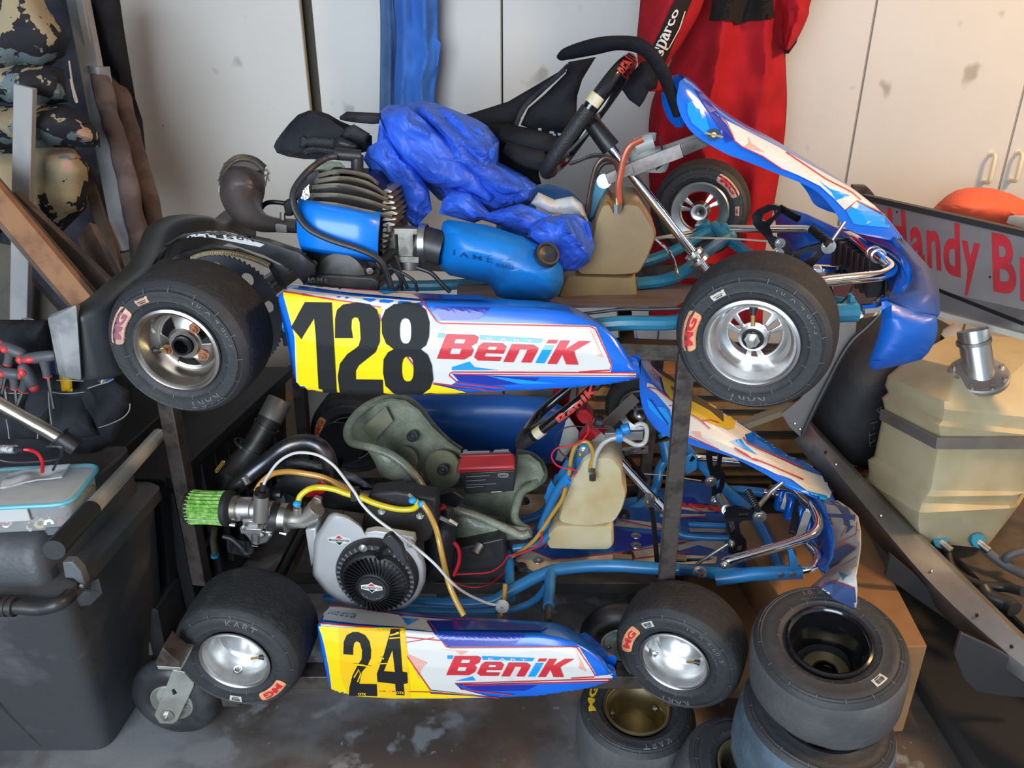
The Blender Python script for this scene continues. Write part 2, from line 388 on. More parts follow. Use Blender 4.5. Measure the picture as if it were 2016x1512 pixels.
def sheet(P, y0, dep, amp=.01, fr=5, n=5, seed=0, u=1, plane=W, fold=0, ff=9, fd=(1, 1, .4)):
    """cushiony slab from a pixel outline: front grid pulled out of the plane towards the middle, plus a back"""
    t = refine(poly(P), (10 if fold else 26) * u); S = [V((*p, 0)) for p in P]
    def dist(x, y):
        d = 1e9; q = V((x, y, 0))
        for i in range(len(S)):
            a, b = S[i - 1], S[i]; ab = b - a; k = max(0, min(1, (q - a).dot(ab) / max(ab.length_squared, 1e-9))); d = min(d, (q - a - ab * k).length)
        return d
    v = []
    for x, y in t[0]:
        d = dist(x, y); h = dep * (1 - math.exp(-d / (22 * u))); p = plane(x, y, y0)
        nn = noise.noise(p * fr + V((seed, 0, 0))) + .5 * noise.noise(p * fr * 2.3 + V((0, seed, 0)))
        if fold:
            q = V((p.x * fd[0] + p.z * fd[1], p.y, (p.z * fd[0] - p.x * fd[1]) * fd[2])) * ff + noise.noise_vector(p * 4) * .5; nn += fold / max(amp, 1e-6) * ((1 - 2 * abs(noise.noise(q + V((seed, 0, 0))))) + .5 * (1 - 2 * abs(noise.noise(q * 2.1 + V((0, seed, 9))))) - .8)
        v.append(plane(x, y, y0 - h - nn * amp * min(1, d / (10 * u))))
    nf = len(v); bk = [plane(x, y, y0 + .012) for x, y in t[0]]
    ed = {}
    for q in t[1]:
        for i in range(3): a, b = q[i], q[(i + 1) % 3]; ed[(a, b)] = 1
    f = [tuple(q) for q in t[1]] + [tuple(i + nf for i in q)[::-1] for q in t[1]]
    for a, b in ed:
        if (b, a) not in ed: f.append((b, a, a + nf, b + nf))
    return fixn((v + bk, f))
def cloth(name, P, y, dep, m, label, cat, **k):
    par = k.pop('parent', None); g = k.pop('group', None)
    return mk(name, sheet(P, y, dep, **k), m, par, label, cat, g, smooth=60)
cloth('patterned_blanket', px(I, [(-60, -60), (60, -60), (95, 20), (140, 75), (128, 110), (85, 140), (40, 140), (-60, 175)]), 2.02, .10, camo_m, 'peach and black patterned blanket, topmost of the pile in left corner', 'blanket', group='patterned blankets in the left corner', amp=.04)
cloth('patterned_blanket', px(I, [(-60, 120), (40, 120), (105, 130), (125, 135), (135, 200), (60, 215), (0, 200), (-60, 230)]), 1.98, .10, camo_m, 'patterned blanket bundle just above the rolled one, left corner', 'blanket', group='patterned blankets in the left corner', amp=.04, seed=5)
cloth('patterned_blanket', px(I, [(-60, 215), (60, 205), (130, 205), (165, 225), (195, 260), (198, 290), (60, 290), (-60, 300)]), 1.96, .12, camo_m, 'rolled patterned blanket with peach band across the left corner', 'blanket', group='patterned blankets in the left corner', amp=.03, seed=9)
cloth('patterned_blanket', px(I, [(-60, 290), (60, 285), (150, 290), (175, 330), (170, 410), (110, 470), (30, 440), (-60, 500)]), 2.0, .10, camo_m, 'black and peach patterned blanket at the bottom of the pile behind planks', 'blanket', group='patterned blankets in the left corner', amp=.05, seed=14)
cloth('navy_curtain', px(I, [(-80, -90), (150, -90), (160, 60), (205, 200), (200, 700), (-80, 760)]), 2.62, .04, navy, 'dark navy cloth hanging behind the patterned blankets', 'cloth', amp=.06)
cloth('black_garment', px(A1, [(560, -40), (845, -40), (875, 180), (905, 370), (960, 700), (1010, 850), (1040, 1150), (940, 1300), (850, 1100), (760, 560), (690, 400)]), 2.36, .05, blackcloth, 'black garment hanging between grey boards and white cupboard door', 'garment', amp=.03, seed=3)
wood_o = mat('orange brown hardwood', (.33, .16, .075), .7, c2=(.22, .10, .05), sc=12, bump=.15)
wood_d = mat('dark weathered timber', (.10, .07, .055), .8, c2=(.17, .11, .08), sc=9, bump=.2)
wood_g = mat('greenish dark timber', (.085, .08, .065), .8, c2=(.12, .10, .075), sc=6, bump=.2)
paint_g = mat('primed grey board', (.33, .33, .33), .6, c2=(.27, .27, .28), sc=6)
def plank(name, p0, p1, wpx, y0, y1, m, label, cat='plank', group=None, th=.02, parent=None):
    """board between two pixel end points, wpx pixels wide, leaning from depth y0 to y1"""
    a, b = W(*p0, y0), W(*p1, y1); t = (b - a).normalized(); wd = wpx / F * (y0 + y1) / 2 * 1.05; s = t.cross(V((0, 1, 0))).normalized(); n = s.cross(t).normalized()
    return mk(name, box((a + b) / 2, (b - a).length, wd, th, t, s, n), m, parent, label, cat, group, bevel=.002)
plank('grey_board', A1(505, -260), A1(900, 1780), 36, 2.30, 2.02, paint_g, 'wide pale grey board leaning in corner left of the brown poles', 'board', th=.025)
plank('white_batten', A1(530, -200), A1(662, 480), 13, 2.26, 2.20, paint_g, 'narrow white batten end above the silver taped pole', 'batten', th=.015)
plank('grey_batten', A1(180, 610), A1(130, 2900), 33, 1.84, 1.80, paint_g, 'upright primed grey batten in front of the patterned blankets', 'batten', th=.02)
for i, (a, b, wp, y0, y1, m, lb) in enumerate((
    ((-60, 330), (215, 650), 62, 1.74, 1.62, wood_d, 'broad dark plank at far left under the orange brown one'),
    ((-50, 335), (205, 640), 46, 1.68, 1.58, wood_o, 'orange brown plank leaning diagonally over the other planks at left'),
    ((20, 395), (260, 620), 50, 1.78, 1.7, wood_d, 'brown plank leaning diagonally just right of the orange brown one'),
    ((170, 455), (262, 640), 46, 1.9, 1.7, wood_d, 'short stub of dark plank with pale end near brown poles'),
    ((225, 300), (290, 480), 20, 2.16, 2.1, wood_g, 'narrow dark lath right of the blankets, behind the planks'),
    ((170, 330), (240, 560), 24, 2.12, 1.95, wood_d, 'dark brown lath beside the patterned blanket, left of the grey board'),
    ((20, 560), (150, 700), 90, 1.9, 1.86, wood_g, 'wide greenish board low behind the tool bag'),
    ((15, 480), (15, 640), 30, 1.92, 1.9, wood_g, 'upright dark board at the left edge above the tool bag'))):
    plank('wooden_plank', a, b, wp, y0, y1, m, lb, group='planks leaning at left')
pole_m = mat('brown suede sleeve', (.085, .06, .055), .85, c2=(.14, .10, .09), sc=14, bump=.3); tape = mat('silver duct tape', (.30, .32, .33), .45, .3, c2=(.22, .23, .25), sc=20)
def pole(z, pts, r, y0, y1, label, taped=False):
    P = [z(*p) for p in pts]; n = len(P); Q = [W(*p, y0 + (y1 - y0) * i / (n - 1)) for i, p in enumerate(P)]
    t = thing('wrapped_pole', label, 'pole', Q[-1], 'brown wrapped poles in the corner')
    mk('sleeve', nudge(tube(Q, r, 12, sm=8, flat=.75), .006, 18), pole_m, t)
    if taped:
        a, b = W(*A1(700, 470), y0), W(*A1(735, 720), y0); c = a.lerp(b, .48); d = a.lerp(b, .52)
        mk('tape', join(nudge(tube([a, c], r * 1.12, 14), .003, 30), nudge(tube([d, b], r * 1.12, 14), .003, 31)), tape, t, 'grey tape wraps'); e = a.lerp(b, .78) + V((-.012, -r * 1.1, 0))
        mk('eyelet', lathe([(0, .004), (.003, .005), (.003, .009), (0, .010)], e, V((0, -1, 0)), 16), steel, t)
pole(A1, [(700, 500), (770, 800), (860, 1100), (960, 1600), (1060, 2200)], .024, 2.20, 1.98, 'brown wrapped pole with silver tape and an eyelet at its top', True)
pole(A1, [(800, 560), (880, 750), (940, 1000), (1010, 1250), (1090, 1560), (1190, 2200)], .026, 2.36, 2.12, 'plain brown wrapped pole nearest the white cupboard door')
mk('strap_loop', tube([W(*A1(*p), 1.93) for p in ((490, 430), (515, 600), (548, 720), (530, 700), (500, 560))], .004, 6, sm=6, flat=.4), mat('cream webbing', (.5, .47, .40), .8), None, 'thin cream strap dangling beside the patterned blankets', 'strap')
# ---------- hanging clothes ----------
bl1 = fabric('blue work cloth', (.05, .18, .60), (.05, .15, .50), bump=.2); bl2 = fabric('faded denim', (.06, .13, .28), (.09, .17, .34), bump=.2)
t = thing('blue_overalls', 'bright and faded blue overalls hanging against the cupboard doors', 'overalls', W(810, 150, 2.5))
def drape(name, P, y, dep, m, par, folds=3, amp=.03, seed=0, label=None, y2=None):
    """hanging cloth from pixel left/right edges at several heights"""
    rows = cr([V((a, b, c)) for a, b, c in P], 8); n = 40; v = []
    for j, q in enumerate(rows):
        for i in range(n + 1):
            u = i / n; x = q.x + (q.y - q.x) * u; h = sin(u * pi) ** .6
            s = 1 - abs(sin(u * pi * folds + seed + .5 * noise.noise(V((u * 3, j * .12, seed)))))
            yy = y - dep * h - amp * s * h - .4 * amp * noise.noise(V((u * 5, j * .2, seed))); v.append(W(x, q.z, yy))
    m_ = len(rows); f = [(j * (n + 1) + i, j * (n + 1) + i + 1, (j + 1) * (n + 1) + i + 1, (j + 1) * (n + 1) + i) for j in range(m_ - 1) for i in range(n)]
    return mk(name, (v, f), m, par, label, smooth=80, sol=.004)
drape('denim_leg', [(748, 800, -320), (748, 800, -60), (750, 800, 60), (748, 800, 240)], 2.56, .02, bl2, t, 2, .02, 1, 'faded denim leg')
drape('blue_leg', [(776, 850, -320), (772, 862, -60), (780, 862, 60), (778, 866, 120), (776, 856, 180), (780, 858, 260)], 2.52, .03, bl1, t, 2, .03, 2)
mk('pocket_flap', sheet(px(I, [(852, 70), (868, 84), (862, 130), (852, 128)]), 2.5, .004, amp=0), bl1, t)
redc = fabric('red race suit cloth', (.40, .014, .022), (.32, .012, .018), bump=.2); dk = fabric('black suit panel', (.02, .016, .016)); wht = mat('white embroidery', (.68, .66, .64), .7)
t = thing('race_suit', 'red race suit with black panels and sleeve lettering hanging from cupboard top', 'race suit', W(1430, 300, 2.5))
body = drape('suit_body', [(1385, 1500, -330), (1350, 1560, -120), (1345, 1548, 0), (1330, 1545, 100), (1285, 1548, 200), (1278, 1540, 300), (1282, 1520, 420), (1280, 1505, 500), (1278, 1500, 640)], 2.44, .09, redc, t, 2.5, .075, 3)
sl = drape('suit_sleeve', [(1340, 1440, -330), (1268, 1400, -120), (1262, 1385, 0), (1255, 1345, 80), (1258, 1312, 130), (1262, 1300, 180)], 2.24, .07, redc, t, 1, .02, 1.6, 'near sleeve of the suit')
s2 = drape('suit_sleeve', [(1450, 1550, -330), (1520, 1640, -120), (1530, 1596, 0), (1540, 1590, 30), (1542, 1572, 70), (1545, 1552, 98)], 2.42, .06, redc, t, 1, .03, 1.2)
mk('suit_cuff', sheet(px(C1, [(478, 310), (545, 255), (575, 185), (550, 275), (500, 345), (472, 348)]), 2.43, .02, amp=0, u=.5), dk, t, 'black cuff')
st = px(F6, [(640, -150), (790, -150), (480, 578), (385, 440)]); decal('sleeve_stripe', poly(st), sl, dk, .006, 5, 'black stripe on sleeve')
SPT = quad(text2('sparco', .022), F6(572, 80), F6(640, 95), F6(492, 520), F6(402, 480))
SPT = quad(([(1 - w_, u) for u, w_ in text2('sparco', .02)[0]], text2('sparco', .02)[1]), F6(568, 82), F6(628, 92), F6(478, 505), F6(402, 482))
decal('sleeve_lettering', SPT, sl, wht, .009, 4); decal('lettering_underline', stroke(px(F6, [(658, 98), (610, 245), (510, 425)]), 2), sl, wht, .009, 4)
mks('hanger_hook', (tube([W(1430, -325, 2.40), W(1425, -370, 2.42), W(1435, -400, 2.5), W(1430, -380, 2.58)], .004, 8, sm=5), tube([W(1350, -300, 2.42), W(1430, -330, 2.40), W(1520, -300, 2.42)], .006, 8)), steel, t)
bp = px(C1, [(40, -150), (380, -150), (388, 115), (140, 160), (132, 135), (0, 135), (15, 60)]); decal('chest_panel', poly(bp), body, dk, .008, 4, 'black chest panel')
# ---------- wheels ----------
sticker_o = mat('orange tyre label', (.80, .36, .16), .5, c2=(.6, .26, .12), sc=60); sticker_f = mat('faded peach tyre label', (.72, .42, .30), .6, c2=(.5, .28, .22), sc=60)
sticker_w = mat('paper barcode label', (.60, .56, .50), .6); emb = mat('moulded tyre lettering', (.14, .14, .145), .6); yel_l = mat('yellow tyre lettering', (.75, .47, .02), .5)
def tyre_prof(Ro, rb, w):
    m = (Ro + rb) / 2
    h = [(.012, rb + .000), (.004, rb + .006), (.001, rb + .014), (-.001, rb + .018), (-.0026, rb + .0192), (-.002, rb + .0205), (-.004, m), (-.0035, m + .008), (-.001, Ro - .022), (-.0022, Ro - .0195), (.0005, Ro - .018), (.0015, Ro - .016), (.0008, Ro - .0145), (.005, Ro - .0105), (.010, Ro - .0065), (.018, Ro - .003), (.028, Ro - .001)]
    return h + [(w * .5, Ro)] + [(w - a, r) for a, r in h[::-1]], len(h) - 3
def tyre(name, par, c, ax, Ro, rb, w, tm, sm=None, label=None):
    pr, k = tyre_prof(Ro, rb, w); n = 72; s = lathe(pr, c, ax, n, e1=V((1, 0, 0)))
    o = mk(name, [(s, sm or rubber)], None, par, label, smooth=50); o.data.materials.append(tm)
    mi = []
    for i in range(len(pr) - 1): mi += [1 if k <= i < len(pr) - 1 - k else 0] * n
    o.data.polygons.foreach_set('material_index', mi); return o
def on_side(s, c, ax, Ro, rb, w, r0, r1, a0, a1, off=.0012):
    """unit-square shape -> ring sector on the sidewall; angles in degrees, clockwise as seen"""
    ax, u, b = frame(ax, V((1, 0, 0))); pr = sorted([(r, a) for a, r in tyre_prof(Ro, rb, w)[0][:17]]); v = []
    for x, y in s[0]:
        r = r0 + (r1 - r0) * y; t = R(a0 + (a1 - a0) * x); a = pr[-1][1]
        for (ra, aa), (rc, ac) in zip(pr, pr[1:]):
            if ra <= r <= rc: a = aa + (ac - aa) * (r - ra) / max(rc - ra, 1e-6); break
        v.append(c + ax * (a - off) + (u * cos(t) + b * sin(t)) * r)
    return v, s[1]
def patch(n=10, rnd=True):
    s = [(i / n, 0) for i in range(n + 1)] + [(1 - i / n, 1) for i in range(n + 1)]
    if rnd:
        P = [V((x * 4, y, 0)) for x, y in [(0, 0), (1, 0), (1, 1), (0, 1)]]; Q = fillet(P, .45, 5, True); top = []
        return refine(poly([(p.x / 4, p.y) for p in Q]), .3)
    return refine(poly([(0, 0), (1, 0), (1, 1), (0, 1)]), .2)
def barcode2():
    random.seed(3); ss = []; x = .08
    while x < .9: w_ = random.choice([.015, .03, .045]); ss.append(poly([(x, .3), (x + w_, .3), (x + w_, .9), (x, .9)])); x += w_ + random.choice([.02, .035])
    ss.append(poly([(.2, .08), (.8, .08), (.8, .2), (.2, .2)])); return merge2(*ss)
BC = barcode2()
def tyre_marks(par, c, ax, Ro, rb, w, M, bar=45, kart=-105, size=140, lab=sticker_o, letters=red, mg=42, seed=0):
    a = (c, ax, Ro, rb, w); m = (Ro + rb) / 2; h = .0115
    if lab:
        mk('brand_label', on_side(patch(), *a, m - h, m + h, M - mg / 2, M + mg / 2), lab, par, smooth=0)
        if letters: mk('brand_lettering', on_side(refine(text2('MG', .045), .3), *a, m - h * .62, m + h * .62, M - mg * .36, M + mg * .36, .002), letters, par, smooth=0)
    elif letters: mk('brand_lettering', on_side(refine(text2('MG', .045), .3), *a, m - h * .7, m + h * .7, M - mg * .4, M + mg * .4, .002), letters, par, smooth=0)
    if bar is not None:
        mk('barcode_label', on_side(patch(rnd=False), *a, m - .0075, m + .0075, M + bar - 7, M + bar + 7), sticker_w if lab is not sticker_f else sticker_f, par, smooth=0)
        mk('barcode_print', on_side(BC, *a, m - .0065, m + .0065, M + bar - 6, M + bar + 6, .002), ink, par, smooth=0)
    if kart is not None: mk('moulded_lettering', on_side(refine(text2('KART', .01, 1.35), .3), *a, m - .004, m + .010, M + kart - 17, M + kart + 17), emb, par, smooth=0)
    if size is not None:
        mk('moulded_lettering', on_side(refine(text2('10 X 4.60-5', .0, 1.3), .15), *a, m - .001, m + .008, M + size - 27, M + size + 27), emb, par, smooth=0)
        mk('moulded_lettering', on_side(refine(text2('Max inflation pressure 4 Bar', .0, 1.3), .1), *a, m - .012, m - .0075, M + size - 32, M + size + 34), emb, par, smooth=0)
    tk = []
    for i in range(16):
        t = i * 22.5 + 5 + seed * 7; tk.append(on_side(poly([(0, 0), (1, 0), (1, 1), (0, 1)]), *a, Ro - .021, Ro - .014, t, t + .5, .0016)); tk.append(on_side(poly([(0, 0), (1, 0), (1, 1), (0, 1)]), *a, rb + .014, rb + .022, t + 9, t + 9.5, .0014))
    mk('mould_ticks', join(*tk), emb, par, smooth=0, kind='stuff')
def rim(name, par, c, ax, rb, w, style, m, label=None):
    lip = [(.006, rb + .001), (.001, rb + .0045), (-.002, rb + .004), (-.003, rb + .001), (-.001, rb - .002), (.004, rb - .004), (.012, rb - .005), (.018, rb - .009)]
    back = [(w - .012, rb - .006), (w, rb + .003)]; mask = None
    if style == 'spoke':
        pr = lip + [(.028, rb - .010), (.042, rb - .016), (.046, .046), (.044, .043), (.036, .028), (.033, .024), (.031, .023), (.024, .022), (.022, .018), (.024, .012)]
        def mask(i, k, n): t = (k / n * 360 + 18) % 120; return 11 <= i <= 12 and (t < 78 or 92 < t < 106)
        s = join(lathe(pr, c, ax, 120, mask=mask, e1=V((1, 0, 0))), lathe([(.042, rb - .016), (.05, rb - .012), *back], c, ax, 48))
    elif style == 'slots':
        pr = lip + [(.030, rb - .011), (.046, rb - .014), (.048, rb - .018), (.046, .048), (.044, .046), (.036, .030), (.034, .026), (.028, .024), (.028, .019), (.05, .018)]
        def mask(i, k, n): t = (k / n * 360 + 50) % 120; return 11 <= i <= 12 and t < 52
        s = join(lathe(pr, c, ax, 120, mask=mask, e1=V((1, 0, 0))), lathe([(.046, rb - .014), (.05, rb - .012), *back], c, ax, 48))
    elif style == 'dish': s = lathe(lip + [(.05, rb - .010), (.062, rb - .012), (.066, rb - .018), (.062, .03), (.060, .0001)], c, ax, 72)
    elif style == 'deep': s = lathe(lip + [(.05, rb - .010), (.085, rb - .011), (.088, .04), (.088, .0001)], c, ax, 72)
    elif style == 'open':
        pr = lip + [(.04, rb - .010), (w * .62, rb - .012), (w * .64, .046), (w * .64, .040), (w * .64, .026), (w * .64, .022), (w * .7, .022)]
        def mask(i, k, n): t = (k / n * 360) % 60; return 11 <= i <= 11 and t < 34
        s = lathe(pr, c, ax, 120, mask=mask, e1=V((1, 0, 0)))
    elif style == 'inner':
        pr = [(.008, rb + .001), (0, rb + .005), (-.003, rb + .002), (0, rb - .006), (.004, rb - .016), (.012, rb - .020), (.02, rb - .020), (.02, .042), (.018, .026), (.0, .022), (-.012, .020), (-.012, .0001)]
        def mask(i, k, n): t = (k / n * 360 + 20) % 120; return 6 <= i <= 7 and (t < 74 or 90 < t < 104)
        s = lathe(pr, c, ax, 120, mask=mask, e1=V((1, 0, 0)))
    o = mk(name, s, m, par, label, smooth=40, sol=0 if style in ('dish', 'deep') else .003); return o
def pol(c, ax, a, r, t): ax, u, b = frame(ax, V((1, 0, 0))); return c + ax * a + (u * cos(R(t)) + b * sin(R(t))) * r
def valve(par, c, ax, r, t, a0, dr): p = pol(c, ax, a0, r, t); q = pol(c, ax, a0 - .004, r - .012 * dr, t); e = pol(c, ax, a0 - .012, r - .028 * dr, t + 3); mk('valve', [(cyl(p, q, .007, 12, .0045), blk), (cyl(q, e, .0035, 10), brass), (cyl(q, q.lerp(e, .75), .0027, 10), blk)], None, par, 'rubber valve with brass end')
def hexbolt(par, p, d, r=.006, h=.005, m=steel, name='bolt', washer=True):
    ss = [cyl(p, p + d * h, r, 6)] + ([cyl(p, p + d * (h * .3), r * 1.5, 14)] if washer else []) + [cyl(p + d * h, p + d * h * 1.6, r * .5, 8)]
    return mk(name, join(*ss), m, par)
UH = {}
def kart_wheel(par, hub, lat, al, Ro, rb, w, style, rimm=alu, tm=tread, M=180, tilt=0, name='wheel', **k):
    c = K(*hub, lat); ax = V((sin(R(al)), cos(R(al)), sin(R(tilt)))).normalized()
    o = rim(name, par, c, ax, rb, w, style, rimm); ty = tyre('tyre', o, c, ax, Ro, rb, w, tm, label='black slick tyre'); tyre_marks(o, c, ax, Ro, rb, w, M, **k); UH[o] = (c, ax); return o, c, ax
# ---------- side pods ----------
def pod(par, st, l0, body=blue, back0=.10, label=None, flip=1):
    """side pod from stations ((bottom),(middle),(top front),(top back)) in pixels"""
    S = []
    for q in st:
        b, m, t, k = q if len(q) == 4 else (q[0], ((q[0][0] + q[1][0]) / 2, (q[0][1] + q[1][1]) / 2), q[1], q[2]); S.append((b, m, t, k))
    cols = [cr([V((*s[i], 0)) for s in S], 6) for i in range(4)]; rings = []
    nn_ = len(cols[0])
    for ii, (b, m, t, k) in enumerate(zip(*cols)):
        back = back0 * max(.25, min(1, (nn_ - 1 - ii) / 11))
        B, Mi, T, Kb = K(b.x, b.y, l0 + .006), K(m.x, m.y, l0 - .004), K(t.x, t.y, l0 + .016), K(k.x, k.y, l0 + back)
        q1, q3 = K((b.x + m.x) / 2, (b.y + m.y) / 2, l0 - .001), K((m.x + t.x) / 2, (m.y + t.y) / 2, l0 + .003)
        ring = fillet([B, q1, Mi, q3, T], .010, 2) ; ring = [B + N * .05 + UP * .002] + fillet([B + N * .03, B, q1], .010, 3)[1:-1] + [q1, Mi, q3] + fillet([q3, T, Kb], .008, 4)[1:-1] + fillet([T.lerp(Kb, .6), Kb, Kb + N * .01 - UP * .05], .02, 3)[1:] + [B + N * (back + .01) + UP * .03]
        rings.append(ring)
    def shr(r, f, d): c = sum(r, V()) / len(r); return [c + (p - c) * f + d for p in r]
    rings = [shr(rings[0], .80, FW * -.010), shr(rings[0], .94, FW * -.006)] + rings + [shr(rings[-1], .93, FW * .006), shr(rings[-1], .75, FW * .010)]
    return mk('side_pod', fixn(loft(rings)), body, par, label, smooth=50)
def seg4(z, x0, y0, x1, y1, w_): return stroke([z(x0, y0), z(x1, y1)], w_)
def benik_logo(on, tl, tr, br, bl, par=None):
    """the logo drawn in a 100 x 20 box then mapped on to a pixel quad"""
    def q(s): return quad(([(x / 100, 1 - y / 20) for x, y in s[0]], s[1]), tl, tr, br, bl)
    def sk(P): return [(x + (20 - y) * .42 - 4, y) for x, y in P]
    Bo = sk([(1.5, 2.5), (20, 2.5), (23.5, 4), (24, 8), (21, 10.3), (24, 12.5), (24, 16), (20.5, 18.8), (1.5, 18.8)]); B1_ = sk([(8.8, 5.6), (15.6, 5.6), (15.6, 8.6), (8.8, 8.6)]); B2_ = sk([(8.8, 12), (15.6, 12), (15.6, 15.4), (8.8, 15.4)])
    eo = sk([(28, 7.5), (41, 7.5), (45, 10), (45, 14.2), (33, 14.2), (33, 16.4), (45, 16.4), (45, 19.2), (30, 19.2), (26.2, 17), (26.2, 9.6)]); e1 = sk([(33, 10), (38.6, 10), (38.6, 12.2), (33, 12.2)])
    no = sk([(47.5, 8), (62, 8), (66.8, 10.3), (66.8, 19.6), (59.8, 19.6), (59.8, 11.4), (54.6, 11.4), (54.6, 19.6), (47.5, 19.6)])
    ki = sk([(78, 4.6), (84.6, 4.6), (84.6, 10.6), (90.5, 4.6), (98.5, 4.6), (91.4, 11.6), (99.5, 20), (91, 20), (84.6, 13.6), (84.6, 20), (78, 20)])
    idot = sk([(70, 4.4), (76.5, 4.4), (76.5, 6.8), (70, 6.8)]); ib = sk([(69.6, 8.2), (76, 8.2), (76, 19.8), (69.6, 19.8)])
    rs = merge2(q(poly(Bo, [B1_, B2_])), q(poly(eo, [e1])), q(poly(no)), q(poly(ki)), q(poly(idot)))
    decal('logo_lettering', rs, on, red, .0034, 8)
    for s in (poly([(-1, 2.2), (4, 2.2), (3, 5), (-1, 5)]), poly([(26.5, 2.6), (69, 4), (67.6, 6.7), (27.4, 5.6)]), poly(ib)): decal('logo_bar', q(s), on, blue_lt, .0030, 8)
    pass
    decal('logo_caption', q(([(32 + x * 31, 5.5 - y * 2 + x * .9) for x, y in text2('KART', .0, 1.7)[0]], text2('KART', .0, 1.7)[1])), on, white, .004, 6)
def rline(on, z, pts, w_=2.2, m=red, off=.0028, sm=0): decal('pinstripe', stroke(px(z, pts), w_, sm), on, m, off, 10)
def area_(name, on, z, pts, m, off=.001, L=14, **k): return decal(name, poly(px(z, pts)), on, m, off, L, **k)
# ============ upper kart, number 128 ============
k1 = thing('go_kart', 'upper blue and white racing kart numbered 128 on top of the steel stand', 'go kart', (-.05, 1.68, .95))
PODU = [((592, 766), (577, 660), (553, 578), (575, 558)), ((640, 773), (640, 583), (650, 565)), ((760, 777), (760, 591), (765, 573)), ((900, 776), (900, 600), (900, 580)), ((1020, 772), (1020, 607), (1020, 587)), ((1100, 767), (1095, 612), (1095, 594)), ((1165, 762), (1155, 628), (1135, 606)), ((1215, 757), (1208, 660), (1188, 640)), ((1250, 748), (1246, 712), (1240, 700))]
p = pod(k1, PODU, 1.165, label='near side pod with number 128')
area_('white_panel', p, B3, [(224, 368), (590, 412), (1000, 444), (1100, 552), (1960, 578), (1996, 590), (2090, 800), (2080, 842), (2223, 842), (2223, 868), (1200, 868), (1220, 885), (1100, 968), (620, 968), (330, 938), (300, 900), (288, 640)], white)
area_('yellow_panel', p, B3, [(222, 395), (590, 448), (790, 485), (770, 530), (1000, 868), (1010, 895), (1150, 925), (1300, 962), (1000, 972), (620, 966), (335, 936), (308, 900), (294, 650)], yellow, .0020, 9)
rline(p, B3, [(220, 392), (400, 418), (590, 444), (780, 476)]); rline(p, B3, [(770, 512), (775, 540), (1010, 862), (1020, 892)], 2.4)
rline(p, B3, [(1010, 440), (1095, 556), (1120, 566), (1960, 585), (1990, 600), (2085, 800), (2075, 828), (1900, 838)], 2.6)
rline(p, B3, [(2223, 842), (1190, 838), (1170, 845), (1165, 856), (1215, 900), (1480, 930)], 2.2); rline(p, B3, [(2223, 858), (1200, 850)], 1.6)
area_('blue_panel', p, B3, [(1180, 848), (1480, 862), (2223, 868), (2200, 915), (1800, 958), (1500, 960), (1300, 945), (1600, 932), (1225, 898)], blue, .0014)
area_('purple_flash', p, B3, [(1190, 850), (1500, 866), (1680, 872), (1640, 905), (1400, 915), (1225, 893)], blue_dk, .0016)
area_('blue_panel', p, B3, [(1075, 905), (1350, 940), (1075, 925)], blue_dk, .0016); rline(p, B3, [(1075, 900), (1420, 945)], 2)
area_('purple_flash', p, B3, [(1070, 470), (1400, 478), (1330, 545), (1120, 548)], blue_dk, .0014)
area_('pale_blue_streak', p, B3, [(1380, 860), (1780, 905), (1560, 905)], blue_lt, .002); area_('red_fade', p, B3, [(1055, 572), (1240, 582), (1210, 600), (1190, 625), (1150, 590)], pink, .0016)  # pale blue streak and faded red patch printed on the pod
area_('blue_fade', p, B3, [(1180, 812), (1280, 780), (1310, 812), (1450, 830), (1180, 830)], blue_lt, .0015); area_('red_fade', p, F1, [(1440, 410), (1500, 520), (1580, 690), (1500, 670), (1525, 610)], pink, .0015)
# pod top: white left, purple right
area_('white_top', p, B3, [(262, 352), (300, 336), (620, 372), (900, 392), (960, 408), (1000, 436), (600, 400)], white, .0026, 4); area_('purple_top', p, B3, [(960, 404), (1330, 420), (1430, 446), (1010, 434)], blue_dk, .0034, 4)
rline(p, B3, [(300, 344), (620, 382), (950, 404), (1010, 438)], 1.6); area_('blue_fade', p, B3, [(760, 392), (880, 398), (800, 412)], blue_lt, .0042, 5)
# number: 1 2 8
n1 = poly(px(B3, [(350, 446), (502, 448), (516, 700), (530, 950), (428, 948), (412, 640), (402, 536), (330, 652), (272, 586)]))
def ringpath(cx, cy, rx, ry, e=2.6, n=28): return [(cx + rx * abs(cos(t)) ** (2 / e) * (1 if cos(t) > 0 else -1), cy + ry * abs(sin(t)) ** (2 / e) * (1 if sin(t) > 0 else -1)) for t in [2 * pi * i / n for i in range(n)]]
n2 = poly(px(B3, [(520, 648), (521, 540), (532, 490), (565, 460), (640, 448), (715, 458), (758, 490), (776, 550), (774, 670), (750, 725), (655, 800), (638, 830), (638, 878), (790, 880), (794, 958), (546, 954), (536, 860), (548, 790), (590, 735), (655, 690), (666, 650), (660, 560), (650, 535), (630, 532), (615, 545), (612, 590), (622, 648)]))
n8 = poly(px(B3, [(852, 460), (920, 453), (990, 458), (1035, 490), (1055, 560), (1052, 640), (1035, 690), (1005, 710), (1045, 740), (1068, 800), (1076, 880), (1058, 930), (1010, 960), (930, 966), (850, 955), (806, 915), (792, 840), (795, 765), (820, 725), (852, 708), (810, 680), (786, 620), (784, 540), (805, 490)]), [px(B3, ringpath(919, 609, 33, 71)), px(B3, ringpath(932, 820, 33, 70))])
for s in (n1, n2, n8): decal('number_digit', s, p, ink, .0036, 10)
benik_logo(p, F1(24, 430), F1(1455, 470), F1(1400, 752), F1(30, 712))
